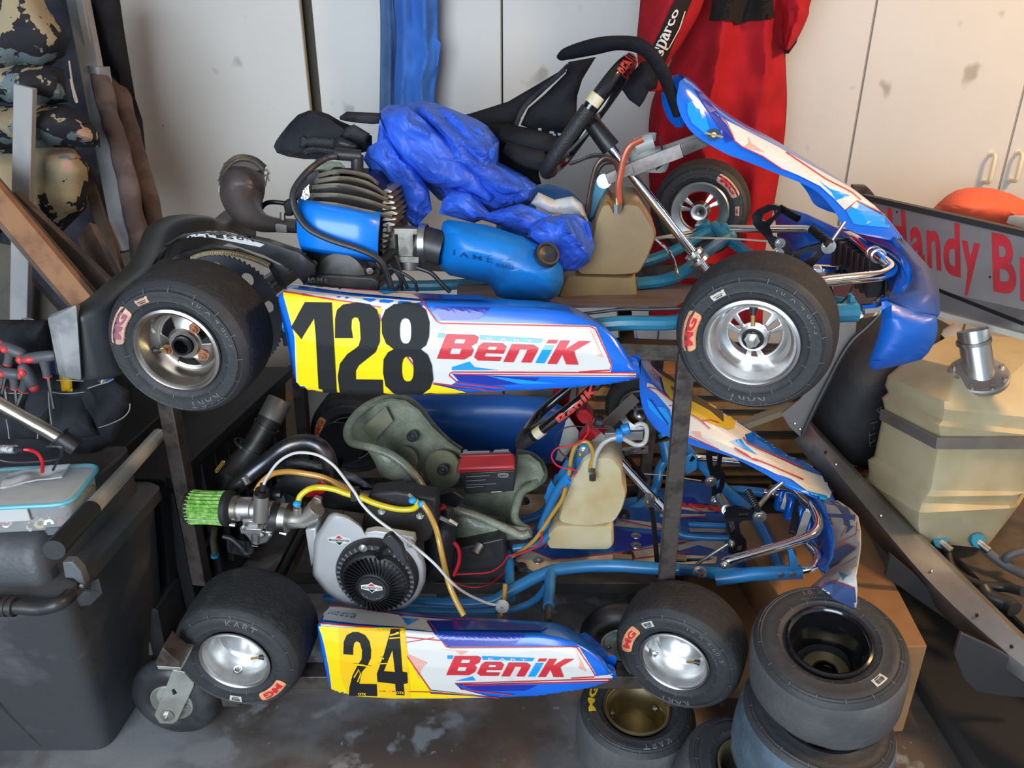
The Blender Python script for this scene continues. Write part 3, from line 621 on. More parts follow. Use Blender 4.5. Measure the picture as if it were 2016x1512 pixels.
# wheels
wf, cf, axf = kart_wheel(k1, (1478, 677), 1.190, 24, .128, .0705, .115, 'spoke', M=183, bar=48, kart=-98, size=128, tilt=5)
wr, c_r, axr = kart_wheel(k1, (347, 691), 1.145, 5, .129, .0705, .130, 'slots', mat('brushed old alloy', (.60, .58, .55), .3, 1, c2=(.42, .38, .34), sc=7), M=207, bar=40, kart=-138, size=118, lab=sticker_f, letters=mat('faded purple lettering', (.30, .10, .14), .6), tilt=3)
wff, cff, axff = kart_wheel(k1, (1377, 417), 2.06, 18, .126, .070, .115, 'inner', M=-47, bar=42, kart=None, size=None, lab=sticker_f, letters=red)
w4, c4, ax4 = kart_wheel(k1, (668, 440), 2.10, 6, .128, .070, .13, 'inner', M=100, bar=None, kart=None, size=None)
hexbolt(wf, pol(cf, axf, .024, .0, 0), axf * -1, .013, .010, steel, 'axle_nut'); mk('hub_bearing', lathe([(.022, .017), (.016, .0165), (.016, .013), (.022, .012)], cf, axf, 32), blk_metal, wf); mk('axle_stub', cyl(cf + axf * .02, cf - axf * .004, .006), steel, wf)
valve(wf, cf, axf, .055, -97, .02, 1); valve(wr, c_r, axr, .056, 165, .03, .9)
copper = mat('copper coated nut', (.45, .22, .13), .4, .8)
for t in (-52, 38, 158): hexbolt(wr, pol(c_r, axr, .034, .036, t), axr * -1, .0065, .008, copper)
mk('axle_end', lathe([(.05, .0165), (.016, .0165), (.016, .0125), (.05, .0125)], c_r, axr, 32), blk_metal, wr); mk('hub_bore', disc_caps([(.045, .013), (.046, .013)], c_r, axr, 20), hole, wr)
for w_, c, ax in ((wr, c_r, axr), (w4, c4, ax4)): pass
mk('rear_axle', cyl(c_r + axr * .05, K(668, 452, 2.1), .0145, 16), blk_metal, k1)
# chassis tubes
def T(name, z, pts, r, m, par=k1, l=None, sm=6, seg=10, **k): return mk(name, tube(kp(z, pts, l), r, seg, sm=sm), m, par, **k)
T('chassis_tube', I, [(560, 640, 1.27), (900, 690, 1.27), (1180, 640, 1.27), (1330, 634, 1.28), (1420, 600, 1.32)], .013, frame_teal)
T('chassis_tube', I, [(1250, 560, 1.62), (1330, 545, 1.66), (1400, 490, 1.8), (1440, 465, 1.95)], .014, frame_teal)
T('chassis_tube', I, [(1405, 445, 1.98), (1440, 475, 1.9), (1500, 520, 1.7), (1560, 580, 1.5), (1660, 600, 1.42)], .014, frame_teal)
T('chassis_tube', I, [(600, 560, 1.95), (900, 560, 1.95), (1250, 520, 1.95), (1405, 450, 1.98)], .014, frame_teal)
T('stub_axle', B5, [(1215, 800), (1240, 860), (1265, 900)], .02, frame_teal, l=2.0); T('kingpin_bracket', C2, [(1240, 780), (1400, 775)], .016, frame_teal, l=1.30, sm=0)
mk('kingpin_plate', prism(kp(C2, [(1350, 660), (1375, 655), (1385, 690), (1400, 700), (1400, 800), (1320, 800), (1345, 740)], 1.31), N * .02), frame_teal, k1, bevel=.002)
T('brake_rod', C2, [(-480, 330), (0, 242), (500, 250), (760, 270)], .0022, mat('cream cable sheath', (.45, .40, .28), .5), l=1.72, sm=0); T('track_rod', I, [(1335, 545, 1.6), (1320, 500, 1.66), (1290, 470, 1.75)], .0035, chrome); T('tie_rod', I, [(1290, 470, 1.95), (1372, 455, 2.0)], .005, steel, sm=0)
# steering
col0, col1 = K(1188, 272, 1.66), K(1394, 536, 1.62); AX = (col1 - col0).normalized()
sc_ = mk('steering_column', [(tube([col0, col1], .0098, 14), chrome), (cyl(K(1160, 236, 1.66), K(1203, 292, 1.655), .017, 14, .02), blk), (lathe([(-.004, .012), (-.004, .022), (.004, .022), (.004, .012)], K(1376, 514, 1.625), AX, 24), steel), (lathe([(-.004, .012), (-.004, .020), (.004, .020), (.004, .012)], K(1366, 500, 1.625), AX, 24), steel)], None, k1)
def steer_wheel(par, lo, hi, lat, axis, rad, tr, cream, glossy, text, name='steering_wheel', txm=red, far=False):
    """near limb of the ring runs from pixel lo to pixel hi"""
    a, b = K(*lo, lat - rad * .55), K(*hi, lat - rad * .55); c = (a + b) / 2 + N * rad * .55; up = (b - a).normalized(); side = up.cross(axis).normalized()
    if side.dot(N) < 0: side = -side
    h = (b - a).length / 2
    P = [(0, 1.0), (.45, .98), (.80, .80), (.98, .45), (1.0, 0), (.98, -.5), (.85, -.86), (.5, -1.0), (0, -1.02)]; P += [(-x, y) for x, y in P[-2:0:-1]]
    pts = cr([c + side * (x * rad) + up * (y * h) for x, y in P], 6, True); o = mk(name, tube(pts, tr, 14, closed=True), blk_gloss if glossy else blk, par, smooth=80)
    near = [q for q in pts if (q - c).dot(side) < 0]; near.sort(key=lambda q: (q - c).dot(up)); f = lambda s: c + side * -rad * 1.0 + up * h * s
    L = sorted([((q - c).dot(up) / h, q) for q in near], key=lambda e: e[0])
    def cut(s0, s1): return [q for s, q in L if s0 <= s <= s1]
    g = cut(-2, cream[0]); mk('grip', tube(g, tr * 1.16, 14), mat('black leather grip', (.022, .022, .025), .48, bump=.5, bsc=300, spec=.4), o, 'black leather grip', smooth=80)
    mk('tape_band', tube(cut(*cream), tr * 1.19, 14), mat('cream tape', (.60, .49, .27), .7, c2=(.66, .60, .45), sc=30), o, 'cream tape band', smooth=80)
    mk('spoke', join(*[bar(c + AX * .02, c + q, .022, .005, axis) for q in (side * -rad * .9, side * rad * .9, up * -h * .9)]), blk_metal, o)
    bh = BVHTree.FromPolygons(*RAW[o]); return o, c
swo, swc = steer_wheel(k1, (1083, 345), (1243, 122), 1.68, AX, .15, .0125, (.18, .42), True, 'BENIK')
decal('wheel_lettering', quad(text2('BENIK', .03), B4(862, 350), B4(975, 185), B4(1065, 225), B4(950, 430)), swo, mat('dull red lettering', (.40, .03, .025), .5), .0015, 3)
brk = mat('grubby steel strap', (.26, .235, .22), .42, .75, c2=(.15, .13, .12), sc=14)
mks('column_bracket', (bar(K(1240, 335, 1.6), K(1342, 296, 1.6), .005, .028, UP), bar(K(1342, 296, 1.6), K(1400, 272, 1.62), .005, .024, UP), bar(K(1240, 320, 1.75), K(1400, 262, 1.75), .005, .02, UP), bar(K(1195, 352, 1.60), K(1245, 330, 1.60), .02, .022)), brk, k1, label='bare steel bracket bar', bevel=.001)
mk('column_support', prism(kp(B5, [(400, 420), (450, 408), (495, 430), (500, 470), (440, 580), (400, 660), (360, 760), (310, 780), (330, 680), (350, 560), (370, 470)], 1.60), N * .012), frame_teal, k1, bevel=.003)
hexbolt(k1, K(*B5(440, 470), 1.6), -N, .010, .008, steel, 'bolt')
T('chassis_tube', B5, [(310, 780), (380, 640), (420, 540)], .009, frame_teal, l=1.66, sm=0)
# tank
amber = mat('aged amber plastic', (.29, .20, .085), .45, c2=(.20, .13, .06), sc=6, lo=.4, hi=.7, sss=.15); milky = mat('milky plastic', (.60, .53, .35), .38, c2=(.50, .37, .17), sc=5, lo=.45, hi=.7, sss=.3)
fuelhose = mat('amber fuel hose', (.50, .20, .06), .25, coat=.4); redhose = mat('rusty red hose', (.42, .07, .025), .3, coat=.4)
def tank(par, body, foot, lat, dep, m, name='fuel_tank'):
    def layer(P):
        Q = fillet([V((*q, 0)) for q in P], 9, 3, True); rings = []
        for s, d in ((.93, 0), (.98, .008), (1, .02), (1, dep - .02), (.98, dep - .008), (.93, dep)):
            c = sum(Q, V()) / len(Q); rings.append([K(c.x + (q.x - c.x) * s, c.y + (q.y - c.y) * s, lat) + N * d for q in Q])
        return fixn(loft(rings))
    return mk(name, join(layer(body), layer(foot)), m, par, smooth=50)
ft = tank(k1, px(B5, [(420, 650), (480, 640), (500, 700), (590, 700), (600, 640), (720, 650), (800, 770), (855, 870), (860, 920), (790, 1100), (720, 1220), (560, 1235), (240, 1230), (200, 1190), (330, 1000), (370, 780)]), px(B5, [(130, 1215), (690, 1235), (706, 1340), (700, 1470), (280, 1480), (60, 1400)]), 1.52, .2, amber)
mk('tank_cap', [(cyl(K(*B5(545, 720), 1.50), K(*B5(545, 650), 1.50), .009, 8), steel), (cyl(K(*B5(548, 655), 1.50), K(*B5(548, 600), 1.50), .005, 10), brass)], None, ft)
T('fuel_hose', B5, [(562, 640), (555, 520), (570, 420), (600, 280), (650, 190), (750, 135)], .0062, redhose, l=1.50, sm=8)
T('hose', B5, [(540, 690), (565, 480), (545, 350), (480, 290), (420, 300), (370, 380), (330, 560), (300, 740)], .005, mat('dark brown hose', (.05, .02, .015), .3, coat=.3), l=1.53, sm=8)
T('cable', B5, [(160, 330), (260, 300), (340, 265), (430, 260), (520, 300), (560, 380)], .0025, blk, l=1.56, sm=8); T('cable', B5, [(170, 340), (230, 320), (300, 290), (400, 270)], .002, blk, l=1.58, sm=8); T('cable', B4, [(480, 1100), (600, 1060), (700, 1040), (850, 1060)], .0022, blk, l=1.6, sm=6)
T('cable', B5, [(330, 740), (360, 600), (380, 420), (440, 330), (540, 320)], .0045, blk, l=1.62)
bt = mk('catch_bottle', join(nudge(tube(kp(B5, [(800, 210), (800, 240), (800, 330), (795, 385)], 1.68), [.030, .038, .040, .034], 18, sm=4), .002, 20), tube(kp(B5, [(690, 200), (830, 150)], 1.66), .018, 12), cyl(K(*B5(820, 150), 1.68), K(*B5(825, 85), 1.68), .008)), mat('translucent grey plastic', (.42, .44, .42), .4, sss=.2), k1, 'grey catch bottle strapped to bracket', smooth=60)
mk('cable_tie', join(tube(kp(B5, [(880, 120), (900, 210), (905, 330), (850, 380)], 1.63), .0018, 6, sm=4)), blk, bt)
# front bumper tubes
T('front_bumper', C2, [(1080, 575, 1.36), (1130, 560, 1.38), (1400, 530, 1.42), (1570, 510, 1.45), (1640, 465, 1.48), (1590, 410, 1.52), (1480, 330, 1.62), (1380, 250, 1.76), (1320, 215, 1.9), (1240, 190, 2.0), (1000, 185, 2.02), (500, 180, 2.0), (430, 165, 2.0)], .0105, chrome, seg=14, label='chrome bumper hoop')
T('front_bumper', C2, [(1060, 480, 1.6), (1150, 480, 1.6), (1250, 485, 1.62), (1300, 470, 1.66)], .0115, chrome); T('front_bumper', C2, [(1400, 770, 1.34), (1500, 755, 1.38), (1580, 700, 1.42)], .013, chrome)
mks('bumper_clamp', ([lathe([(-.006, .0115), (-.006, .015), (.006, .015), (.006, .0115)], K(*C2(x, y), l), K(*C2(1590, 400), 1.52) - K(*C2(1480, 330), 1.62), 20) for x, y, l in ((1540, 370, 1.57), (1510, 350, 1.6))]), steel, k1)
mk('pedal_stop_plate', prism(kp(C2, [(420, 215), (440, 150), (470, 140), (490, 170), (490, 235), (430, 240)], 1.95), N * .01), frame_teal, k1, bevel=.002)
# pedals
def pedal(par, z, out, hol, lat, foot, label=None, m=blk_gloss):
    o = mk('pedal', prism(kp(z, out, lat), N * .008, [kp(z, h, lat) for h in hol]), m, par, label)
    a, b = K(*z(*foot[0]), lat - .03), K(*z(*foot[1]), lat + .07)
    if foot[2:]: a, b = K(*z(*foot[0]), lat + foot[2]), K(*z(*foot[1]), lat + foot[3])
    n = 9; pr = []
    for i in range(n): s = (b - a).length / n; pr += [(i * s, .0085), (i * s + s * .55, .0085), (i * s + s * .6, .007), (i * s + s * .95, .007)]
    mk('foot_bar', disc_caps([(0, .0085)] + pr + [((b - a).length, .0085)], a, b - a, 16), blk_metal, o); return o
pd = pedal(k1, C2, [(800, 10), (850, 20), (860, 70), (810, 120), (775, 165), (800, 230), (850, 250), (910, 280), (935, 330), (935, 400), (890, 390), (880, 330), (840, 300), (800, 330), (780, 300), (740, 240), (690, 190), (655, 150), (655, 90), (690, 50), (760, 15)], [[(790, 50), (835, 50), (800, 100), (750, 130), (720, 120), (730, 80)]], 1.78, ((975, 110), (850, 35), 0, .05), 'black brake pedal')
for q in ((848, 285), (838, 355)): hexbolt(pd, K(*C2(*q), 1.78), -N, .008, .004)
pd = pedal(k1, C2, [(1170, 280), (1215, 290), (1220, 325), (1170, 350), (1110, 420), (1080, 450), (1130, 560), (1110, 590), (1050, 480), (1010, 450), (940, 440), (930, 390), (960, 340), (1040, 310)], [[(1080, 345), (1120, 340), (1060, 400), (1000, 420), (985, 390), (1020, 350)]], 1.46, ((1195, 285), (1075, 185), -.005, .05), 'black throttle pedal')
hexbolt(pd, K(*C2(1192, 308), 1.46), -N, .009, .004)
mk('pedal_lower', prism(kp(C2, [(1160, 590), (1215, 590), (1240, 680), (1250, 790), (1235, 820), (1215, 780), (1210, 700), (1195, 620)], 1.42), N * .008), blk_gloss, k1); T('pedal_rod', C2, [(1240, 750), (1330, 660), (1370, 580)], .002, blk_metal, l=1.4, sm=0)
T('steering_stay', C2, [(1060, 420), (1200, 290), (1310, 130)], .004, alu_rail, l=1.6, sm=0)
# nassau (front) panel upper
def slab(par, name, up_, lo_, m, label=None, th=.004, n=5, back=None):
    """curved plate between two 3D polylines"""
    A, B = cr(up_, 6), cr(lo_, 6); k = min(len(A), len(B)); rings = [[A[i].lerp(B[i], j / n) for j in range(n + 1)] for i in range(k)]
    return mk(name, loft(rings, closed=False, caps=False), m, par, label, smooth=60, sol=th)
def panel(par, side, ridge, farr, rim_, lat, wid, label):
    """steering fairing: near side strip (pixel polylines side=lower edge, ridge=upper edge), and a top plate that runs across to the far side"""
    n = 4; S, Rg = cr([V((*q, 0)) for q in side], 6), cr([V((*q, 0)) for q in ridge], 6); rings = []
    for s, r in zip(S, Rg):
        a = K(s.x, s.y, lat); b = K(r.x, r.y, lat + .035); f = b + N * wid; e = a + N * (wid + .07)
        mid = [a, K((s.x + r.x) / 2, (s.y + r.y) / 2, lat + .008)]; up = (b - a).normalized() * .006
        rings.append([mid[0], mid[1]] + fillet([mid[1], b, f], .018, 4)[1:-1] + [b.lerp(f, .5) + up] + fillet([b, f, e], .02, 3)[1:-1] + [e])
    return mk('front_panel', loft(rings, closed=False, caps=False), blue, par, label, smooth=60, sol=0)
fp = panel(k1, [(1338, 160), (1333, 205), (1360, 258), (1420, 298), (1470, 318), (1520, 338), (1600, 372), (1640, 412), (1660, 445), (1688, 460)], [(1350, 152), (1372, 170), (1412, 212), (1470, 252), (1520, 278), (1576, 310), (1680, 372), (1740, 420), (1780, 468), (1786, 480)], None, None, 1.60, .16, 'steering fairing, blue with white wedge')
area_('white_wedge', fp, C1, [(15, 720), (60, 760), (430, 950), (900, 1215), (1145, 1398), (1050, 1350), (935, 1292), (860, 1352), (780, 1270), (700, 1200), (560, 1130), (440, 1080), (330, 1010), (200, 950), (150, 905), (95, 800)], white, .0015)
area_('light_blue_tip', fp, C1, [(935, 1300), (1050, 1362), (1145, 1410), (1205, 1475), (960, 1450), (915, 1440), (868, 1358)], blue_lt, .0015); area_('blue_fade', fp, C1, [(680, 1155), (760, 1215), (890, 1262), (800, 1290), (772, 1240)], blue_lt, .0022)
area_('red_fade', fp, C1, [(235, 880), (255, 925), (340, 985), (205, 945), (240, 925)], pink, .0022); area_('light_blue_recess', fp, F6, [(700, 930), (740, 915), (800, 930), (850, 1010), (900, 1160), (850, 1200), (740, 1110), (700, 1020)], blue_lt, .0015)
area_('purple_flash', fp, F6, [(760, 800), (840, 850), (960, 1000), (1020, 1100), (1120, 1260), (1050, 1290), (980, 1150), (900, 1020), (830, 920)], blue_dk, .0016)
for pts in ([(60, 760), (95, 790), (150, 908), (200, 948), (330, 1008), (465, 1098)], [(480, 985), (620, 1080), (740, 1160), (900, 1240), (960, 1290)], [(868, 1352), (935, 1296), (1050, 1352), (1140, 1400)]): rline(fp, C1, pts, 2.2, off=.0026)
mk('panel_far_lobe', sheet(px(F6, [(465, 840), (560, 800), (640, 850), (690, 1060), (660, 1150), (600, 1150), (530, 1080), (480, 960)]), 1.80, .02, plane=K, amp=0, u=.6), blue, fp)
q = K(*B4(1630, 865), 1.60); mk('wing_nut', [(disc_caps([(0, .011), (-.004, .011)], q, N, 20), blk), (disc_caps([(-.004, .006), (-.008, .005)], q, N, 12), steel), (bar(q - N * .009 + V((-.018, 0, .004)), q - N * .009 + V((.018, 0, -.004)), .002, .004), brass)], None, fp)
# nose cone upper
ns = mk('nose_cone', [
    (fixn(loft([kp(C2, [(800, 5, 2.15), (830, 180, 2.15), (850, 420, 2.1)]), kp(C2, [(1040, 80, 2.05), (1060, 260, 2.05), (1080, 430, 2.0)]), kp(C2, [(1260, 180, 1.95), (1270, 300, 1.9), (1260, 440, 1.9)]), kp(C2, [(1400, 190, 1.8), (1420, 330, 1.8), (1420, 470, 1.8)]), kp(C2, [(1640, 235, 1.64), (1620, 420, 1.64), (1610, 560, 1.66)]), kp(C2, [(1725, 330, 1.52), (1700, 480, 1.55), (1640, 640, 1.5)]), kp(C2, [(1782, 430, 1.44), (1770, 560, 1.44), (1680, 680, 1.4)])], closed=False, caps=False)), blue)], None, k1, 'blue nose cone', smooth=60, sol=.006)
mk('nose_crown', loft([kp(C2, [(1500, 120, 1.72), (1600, 180, 1.70), (1640, 235, 1.64)]), kp(C2, [(1690, 240, 1.64), (1690, 280, 1.6), (1690, 300, 1.56)]), kp(C2, [(1770, 320, 1.55), (1750, 350, 1.5), (1745, 375, 1.46)]), kp(C2, [(1890, 460, 1.46), (1840, 470, 1.42), (1784, 440, 1.42)]), kp(C2, [(1950, 560, 1.42), (1870, 560, 1.37), (1784, 540, 1.40)]), kp(C2, [(1966, 650, 1.36), (1880, 640, 1.33), (1770, 620, 1.36)]), kp(C2, [(1968, 800, 1.28), (1800, 770, 1.27), (1600, 690, 1.30)])], closed=False, caps=False), mat('scuffed blue plastic', (.030, .075, .27), .5, c2=(.06, .075, .19), sc=7, lo=.4, hi=.7), k1, 'scuffed dull blue crown of the nose', smooth=60, sol=.008)
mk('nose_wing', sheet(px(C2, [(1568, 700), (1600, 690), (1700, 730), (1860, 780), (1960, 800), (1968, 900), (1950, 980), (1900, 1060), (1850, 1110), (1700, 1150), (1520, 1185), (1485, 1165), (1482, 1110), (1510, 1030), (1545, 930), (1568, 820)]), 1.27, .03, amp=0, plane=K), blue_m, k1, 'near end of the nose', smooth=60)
rb_ = []
for i in range(7): x = 1275 + i * 42; y0 = 250 + i * 24; y1 = 480 + i * 30; l = 1.86 - i * .045; rb_.append(bar(K(*C2(x, y0), l), K(*C2(x - 20, y1), l), .03, .016, N))
mk('nose_grille', join(*rb_, prism(kp(C2, [(1300, 250, 1.9), (1600, 400, 1.6), (1590, 700, 1.56), (1480, 640, 1.62), (1250, 470, 1.9)]), FW * .01)), blk, k1, 'black ribbed crash box', bevel=.002)
# ---------- engine and gear of the upper kart ----------
eng = mk('engine', [(prism(kp(B3, [(350, 165), (420, 150), (520, 165), (740, 205), (780, 260), (770, 380), (350, 350)], 1.36), N * .16), blk_metal), (prism(kp(B1, [(960, 800), (1700, 900), (1740, 1500), (900, 1500)], 1.42), N * .10), carb)], None, k1, 'two stroke engine', bevel=.004)
hm = mat('bronze tinted cast fins', (.46, .41, .33), .42, .75, c2=(.32, .27, .21), sc=16, bump=.1)
fr_ = [((985, 775), (1200, 735), (1440, 775), (1560, 850)), ((955, 830), (1220, 800), (1460, 850), (1640, 960)), ((930, 885), (1200, 868), (1450, 925), (1650, 1010)), ((910, 960), (1180, 962), (1440, 1012), (1665, 1085)), ((895, 1030), (1160, 1052), (1430, 1110), (1690, 1165))]
for a in fr_:
    c = cr([V((*B1(*q), 0)) for q in a], 5); rg = []
    for i, q in enumerate(c):
        o_ = .018 * sin(pi * i / (len(c) - 1)) ** .5; t0, t1 = q.y, q.y + 4.5
        rg.append([K(q.x, t0, 1.37 - o_), K(q.x, t0 + 3, 1.367 - o_), K(q.x, t1 + 4, 1.372 - o_), K(q.x, t1 + 4, 1.5), K(q.x, t0, 1.5)])
    mk('cooling_fin', fixn(loft(rg)), hm, eng, smooth=40)
for i in range(12):
    y = 930 + i * 52; x1 = 1745 - abs(i - 4) * 14 - (i > 6) * 30
    mk('cooling_fin', prism(kp(B1, [(1600, y + 10), (x1 - 60, y - 8), (x1, y + 12), (x1 - 10, y + 26), (1600, y + 34)], 1.38), N * .11), hm, eng)
mk('head_core', prism(kp(B1, [(1000, 800), (1500, 800), (1640, 960), (1640, 1200), (930, 1060)], 1.395), N * .1), blk_metal, eng)  # core coloured black so the gaps between the fins look shaded
mk('cowl', fixn(loft([kp(B1, [(805, 1020), (1000, 1050), (1300, 1095), (1580, 1145)], 1.358), kp(B1, [(800, 1120), (1000, 1150), (1300, 1190), (1572, 1250)], 1.345), kp(B1, [(792, 1200), (1000, 1235), (1300, 1275), (1562, 1320)], 1.338), kp(B1, [(795, 1350), (1000, 1380), (1300, 1420), (1555, 1460)], 1.336), kp(B1, [(820, 1450), (1000, 1480), (1300, 1520), (1555, 1560)], 1.338), kp(B1, [(850, 1510), (1000, 1530), (1300, 1570), (1560, 1610)], 1.35)], closed=False, caps=False)), mat('bright blue cowl', (.003, .20, .80), .33, coat=.2), eng, 'blue plastic engine cowl', smooth=30, sol=.005)
cb = mk('crankcase_cover', lathe([(.02, .05), (0, .052), (-.008, .046), (-.012, .03), (-.012, .0001)], K(*B3(560, 300), 1.35), N, 40), mat('worn black casting', (.035, .033, .030), .4, .5, c2=(.16, .14, .12), sc=7, lo=.5, hi=.75), eng)
mk('crankcase_lower', prism(kp(B3, [(350, 300), (480, 290), (730, 305), (770, 330), (765, 390), (350, 345)], 1.33), N * .05), MATS['worn black casting'], eng, bevel=.004)
decal('maker_lettering', quad(text2('IAME', .01, 1.2), B3(370, 296), B3(480, 312), B3(478, 334), B3(368, 318)), [c for c in eng.children if c.name.startswith('crankcase_lower')][0], carb, .003, parent=eng)
for x, y in ((715, 268), (400, 225)): hexbolt(eng, K(*B3(x, y), 1.345), -N, .0042, .005, carb)
ps = K(*B1(1360, 760), 1.43); pt = K(*B1(1360, 600), 1.43)
mk('spark_plug_cap', join(cyl(ps, pt, .0115, 14), cyl(K(*B1(1395, 610), 1.43), K(*B1(1150, 590), 1.42), .011, 14)), blk, eng)
T('plug_lead', B1, [(1170, 610, 1.41), (1050, 640, 1.40), (900, 750, 1.36), (780, 900, 1.34), (750, 1020, 1.33), (790, 1160, 1.325), (900, 1300, 1.32), (1100, 1400, 1.32), (1400, 1500, 1.32), (1580, 1600, 1.325), (1650, 1750, 1.33), (1680, 1860, 1.33)], .0058, blk, eng, seg=10)
mk('head_bracket', box(K(*B1(1170, 770), 1.40), .016, .02, .018), blk_metal, eng, bevel=.001)
foil = mat('crinkled foil', (.75, .75, .76), .2, 1, bump=1, bsc=90)
mk('foil_patch', nudge(subd(prism(kp(B1, [(830, 940), (905, 885), (930, 960), (885, 1035), (850, 1010)], 1.40), N * .006), 2), .006, 60), foil, eng)
crb = mk('carburettor', join(cyl(K(795, 470, 1.42), K(862, 480, 1.42), .026, 20), box(K(805, 478, 1.41), .03, .05, .045, FW, N), box(K(808, 505, 1.405), .044, .05, .012, FW, N), cyl(K(808, 505, 1.40), K(808, 528, 1.40), .02, 18), box(K(800, 455, 1.39), .045, .01, .012, FW, N), cyl(K(765, 440, 1.385), K(765, 456, 1.385), .006, 10)), carb, k1, 'grimy carburettor', bevel=.001)
mk('intake_clamp', lathe([(-.006, .0335), (.006, .0335), (.006, .036), (-.006, .036)], K(835, 478, 1.41), FW, 32, loop=True), steel, crb); mk('intake_boot', cyl(K(822, 476, 1.41), K(872, 490, 1.41), .033, 28), blk, crb)
for i, pp in enumerate(([(860, 180), (900, 300), (930, 370)], [(780, 260), (850, 260), (960, 320), (985, 385)], [(980, 250), (1060, 280), (1120, 340), (1170, 390)], [(870, 270), (900, 330), (850, 380)], [(820, 230), (880, 300), (900, 380)])): T('hose', B3, pp, .004 if i == 2 else .003, blk, crb, l=1.37)
ab = sheet(px(I, [(872, 437), (882, 432), (960, 443), (1030, 466), (1090, 498), (1108, 525), (1110, 555), (1100, 580), (1082, 592), (1000, 590), (978, 583), (968, 566), (955, 557), (885, 542), (866, 528), (860, 505), (866, 460)]), 1.42, .075, amp=.002, fr=9, plane=K)
abm = mat('oil smudged blue plastic', (.002, .18, .60), .42, c2=(.012, .08, .22), sc=9, lo=.5, hi=.8, coat=.1)
abx = mk('air_box', ab, abm, k1, 'blue plastic intake silencer', smooth=70)
decal('moulded_lettering', quad(text2('IAME', .008, 1.5), B3(1192, 148), B3(1410, 198), B3(1408, 222), B3(1190, 178)), abx, mat('embossed blue', (.01, .06, .20), .4), .0015, 6)
decal('moulded_lettering', quad(text2('05/SA/14', .0, 1), B3(1430, 222), B3(1530, 240), B3(1530, 262), B3(1430, 242)), abx, MATS['embossed blue'], .0015, 6)
q = K(1078, 500, 1.37); mk('intake_opening', lathe([(.004, .003), (0, .016), (-.004, .018), (-.004, .022), (.008, .024)], q, (N * .8 - FW * .45 - UP * .7), 24), blk, abx)
exm = mat('heat browned steel', (.14, .115, .115), .42, .75, c2=(.26, .22, .20), sc=7, lo=.4, hi=.75, bump=.1)
ex = mk('exhaust_header', tube([K(*B1(x, y), l) for x, y, l in ((820, 1275, 1.44), (720, 1270, 1.45), (600, 1262, 1.47), (450, 1235, 1.5), (330, 1150, 1.53), (275, 1020, 1.56), (275, 900, 1.58), (285, 790, 1.60), (285, 700, 1.60))], [.0135, .014, .0145, .020, .031, .042, .046, .043, .040], 24, sm=6), exm, k1, 'heat browned exhaust header')
def spring(par, pts, r, wr, turns, m, name='spring'):
    C = cr(pts, 12); out = []; L = len(C) - 1; tot = turns * 8
    for i in range(tot + 1):
        s = i / tot * L; k = min(int(s), L - 1); p = C[k].lerp(C[k + 1], s - k); t = (C[k + 1] - C[k]).normalized(); u = perp(t); b = t.cross(u); a = i / 8 * 2 * pi; out.append(p + (u * cos(a) + b * sin(a)) * r)
    return mk(name, tube(out, wr, 4), m, par, smooth=80)
spm = mat('dull spring steel', (.36, .33, .28), .4, .9)
spring(ex, [K(*B1(x, y), 1.555) for x, y in ((60, 860), (110, 740), (200, 660), (300, 640), (400, 670), (475, 740))], .0045, .0011, 46, spm); spring(ex, [K(*B1(x, y), 1.575) for x, y in ((75, 790), (130, 690), (220, 625), (320, 620), (410, 650), (490, 715))], .0045, .0011, 46, spm)
mk('spring_hooks', join(*[tube([K(*B1(x, y), 1.55) for x, y in q], .0018, 5, sm=4) for q in ([(470, 760), (500, 740), (535, 780)], [(480, 800), (510, 790), (530, 850)], [(500, 730), (520, 760), (505, 830), (490, 900)], [(75, 880), (55, 920), (60, 950)])]), spm, ex, kind='stuff')
mk('header_clamp', [(cyl(K(*B1(655, 1210), 1.44), K(*B1(655, 1140), 1.44), .006, 8), steel), (box(K(*B1(650, 1290), 1.435), .022, .01, .014, FW, N), steel)], None, ex)
T('exhaust_bracket', B1, [(420, 1160), (480, 1070), (560, 1045), (700, 1060)], .005, blk_metal, l=1.6); mk('exhaust_mount', prism(kp(B1, [(655, 1060), (690, 1020), (740, 1020), (760, 1120), (740, 1180), (680, 1180)], 1.52), N * .03), blk_metal, k1, bevel=.003)
mk('engine_shroud', sheet(px(B1, [(730, 1000), (780, 850), (860, 760), (1000, 740), (980, 900), (900, 1030), (800, 1030)]), 1.55, .02, plane=K, amp=0), blk, k1)
fibre = mat('raw fibreglass', (.20, .225, .165), .36, c2=(.34, .36, .27), sc=22, lo=.4, hi=.7, bump=.5, bsc=170, coat=.3)
mk('seat', sheet(px(B1, [(925, 740), (1000, 690), (1100, 660), (1200, 665), (1250, 720), (1200, 760)]), 1.6, .02, plane=K, amp=0), fibre, k1, 'fibreglass seat edge under the black padding')
# chain guard, chain, sprocket
cg = mk('chain_guard', fixn(loft([kp(I, [(300, 522, 1.30), (312, 512, 1.30), (330, 505, 1.42)]), kp(I, [(318, 492, 1.30), (330, 480, 1.30), (345, 478, 1.42)]), kp(I, [(350, 470, 1.30), (362, 462, 1.30), (372, 462, 1.42)]), kp(I, [(395, 465, 1.30), (400, 458, 1.30), (405, 456, 1.42)]), kp(I, [(450, 478, 1.30), (455, 462, 1.30), (460, 458, 1.42)]), kp(I, [(520, 502, 1.30), (525, 478, 1.30), (530, 472, 1.42)]), kp(I, [(575, 530, 1.30), (590, 500, 1.30), (600, 495, 1.42)]), kp(I, [(600, 560, 1.30), (620, 525, 1.30), (625, 515, 1.42)])], closed=False, caps=False)), mat('scuffed black plastic', (.022, .022, .024), .45, c2=(.10, .10, .11), sc=5, lo=.55, hi=.8), k1, 'black chain guard', smooth=60, sol=.004)
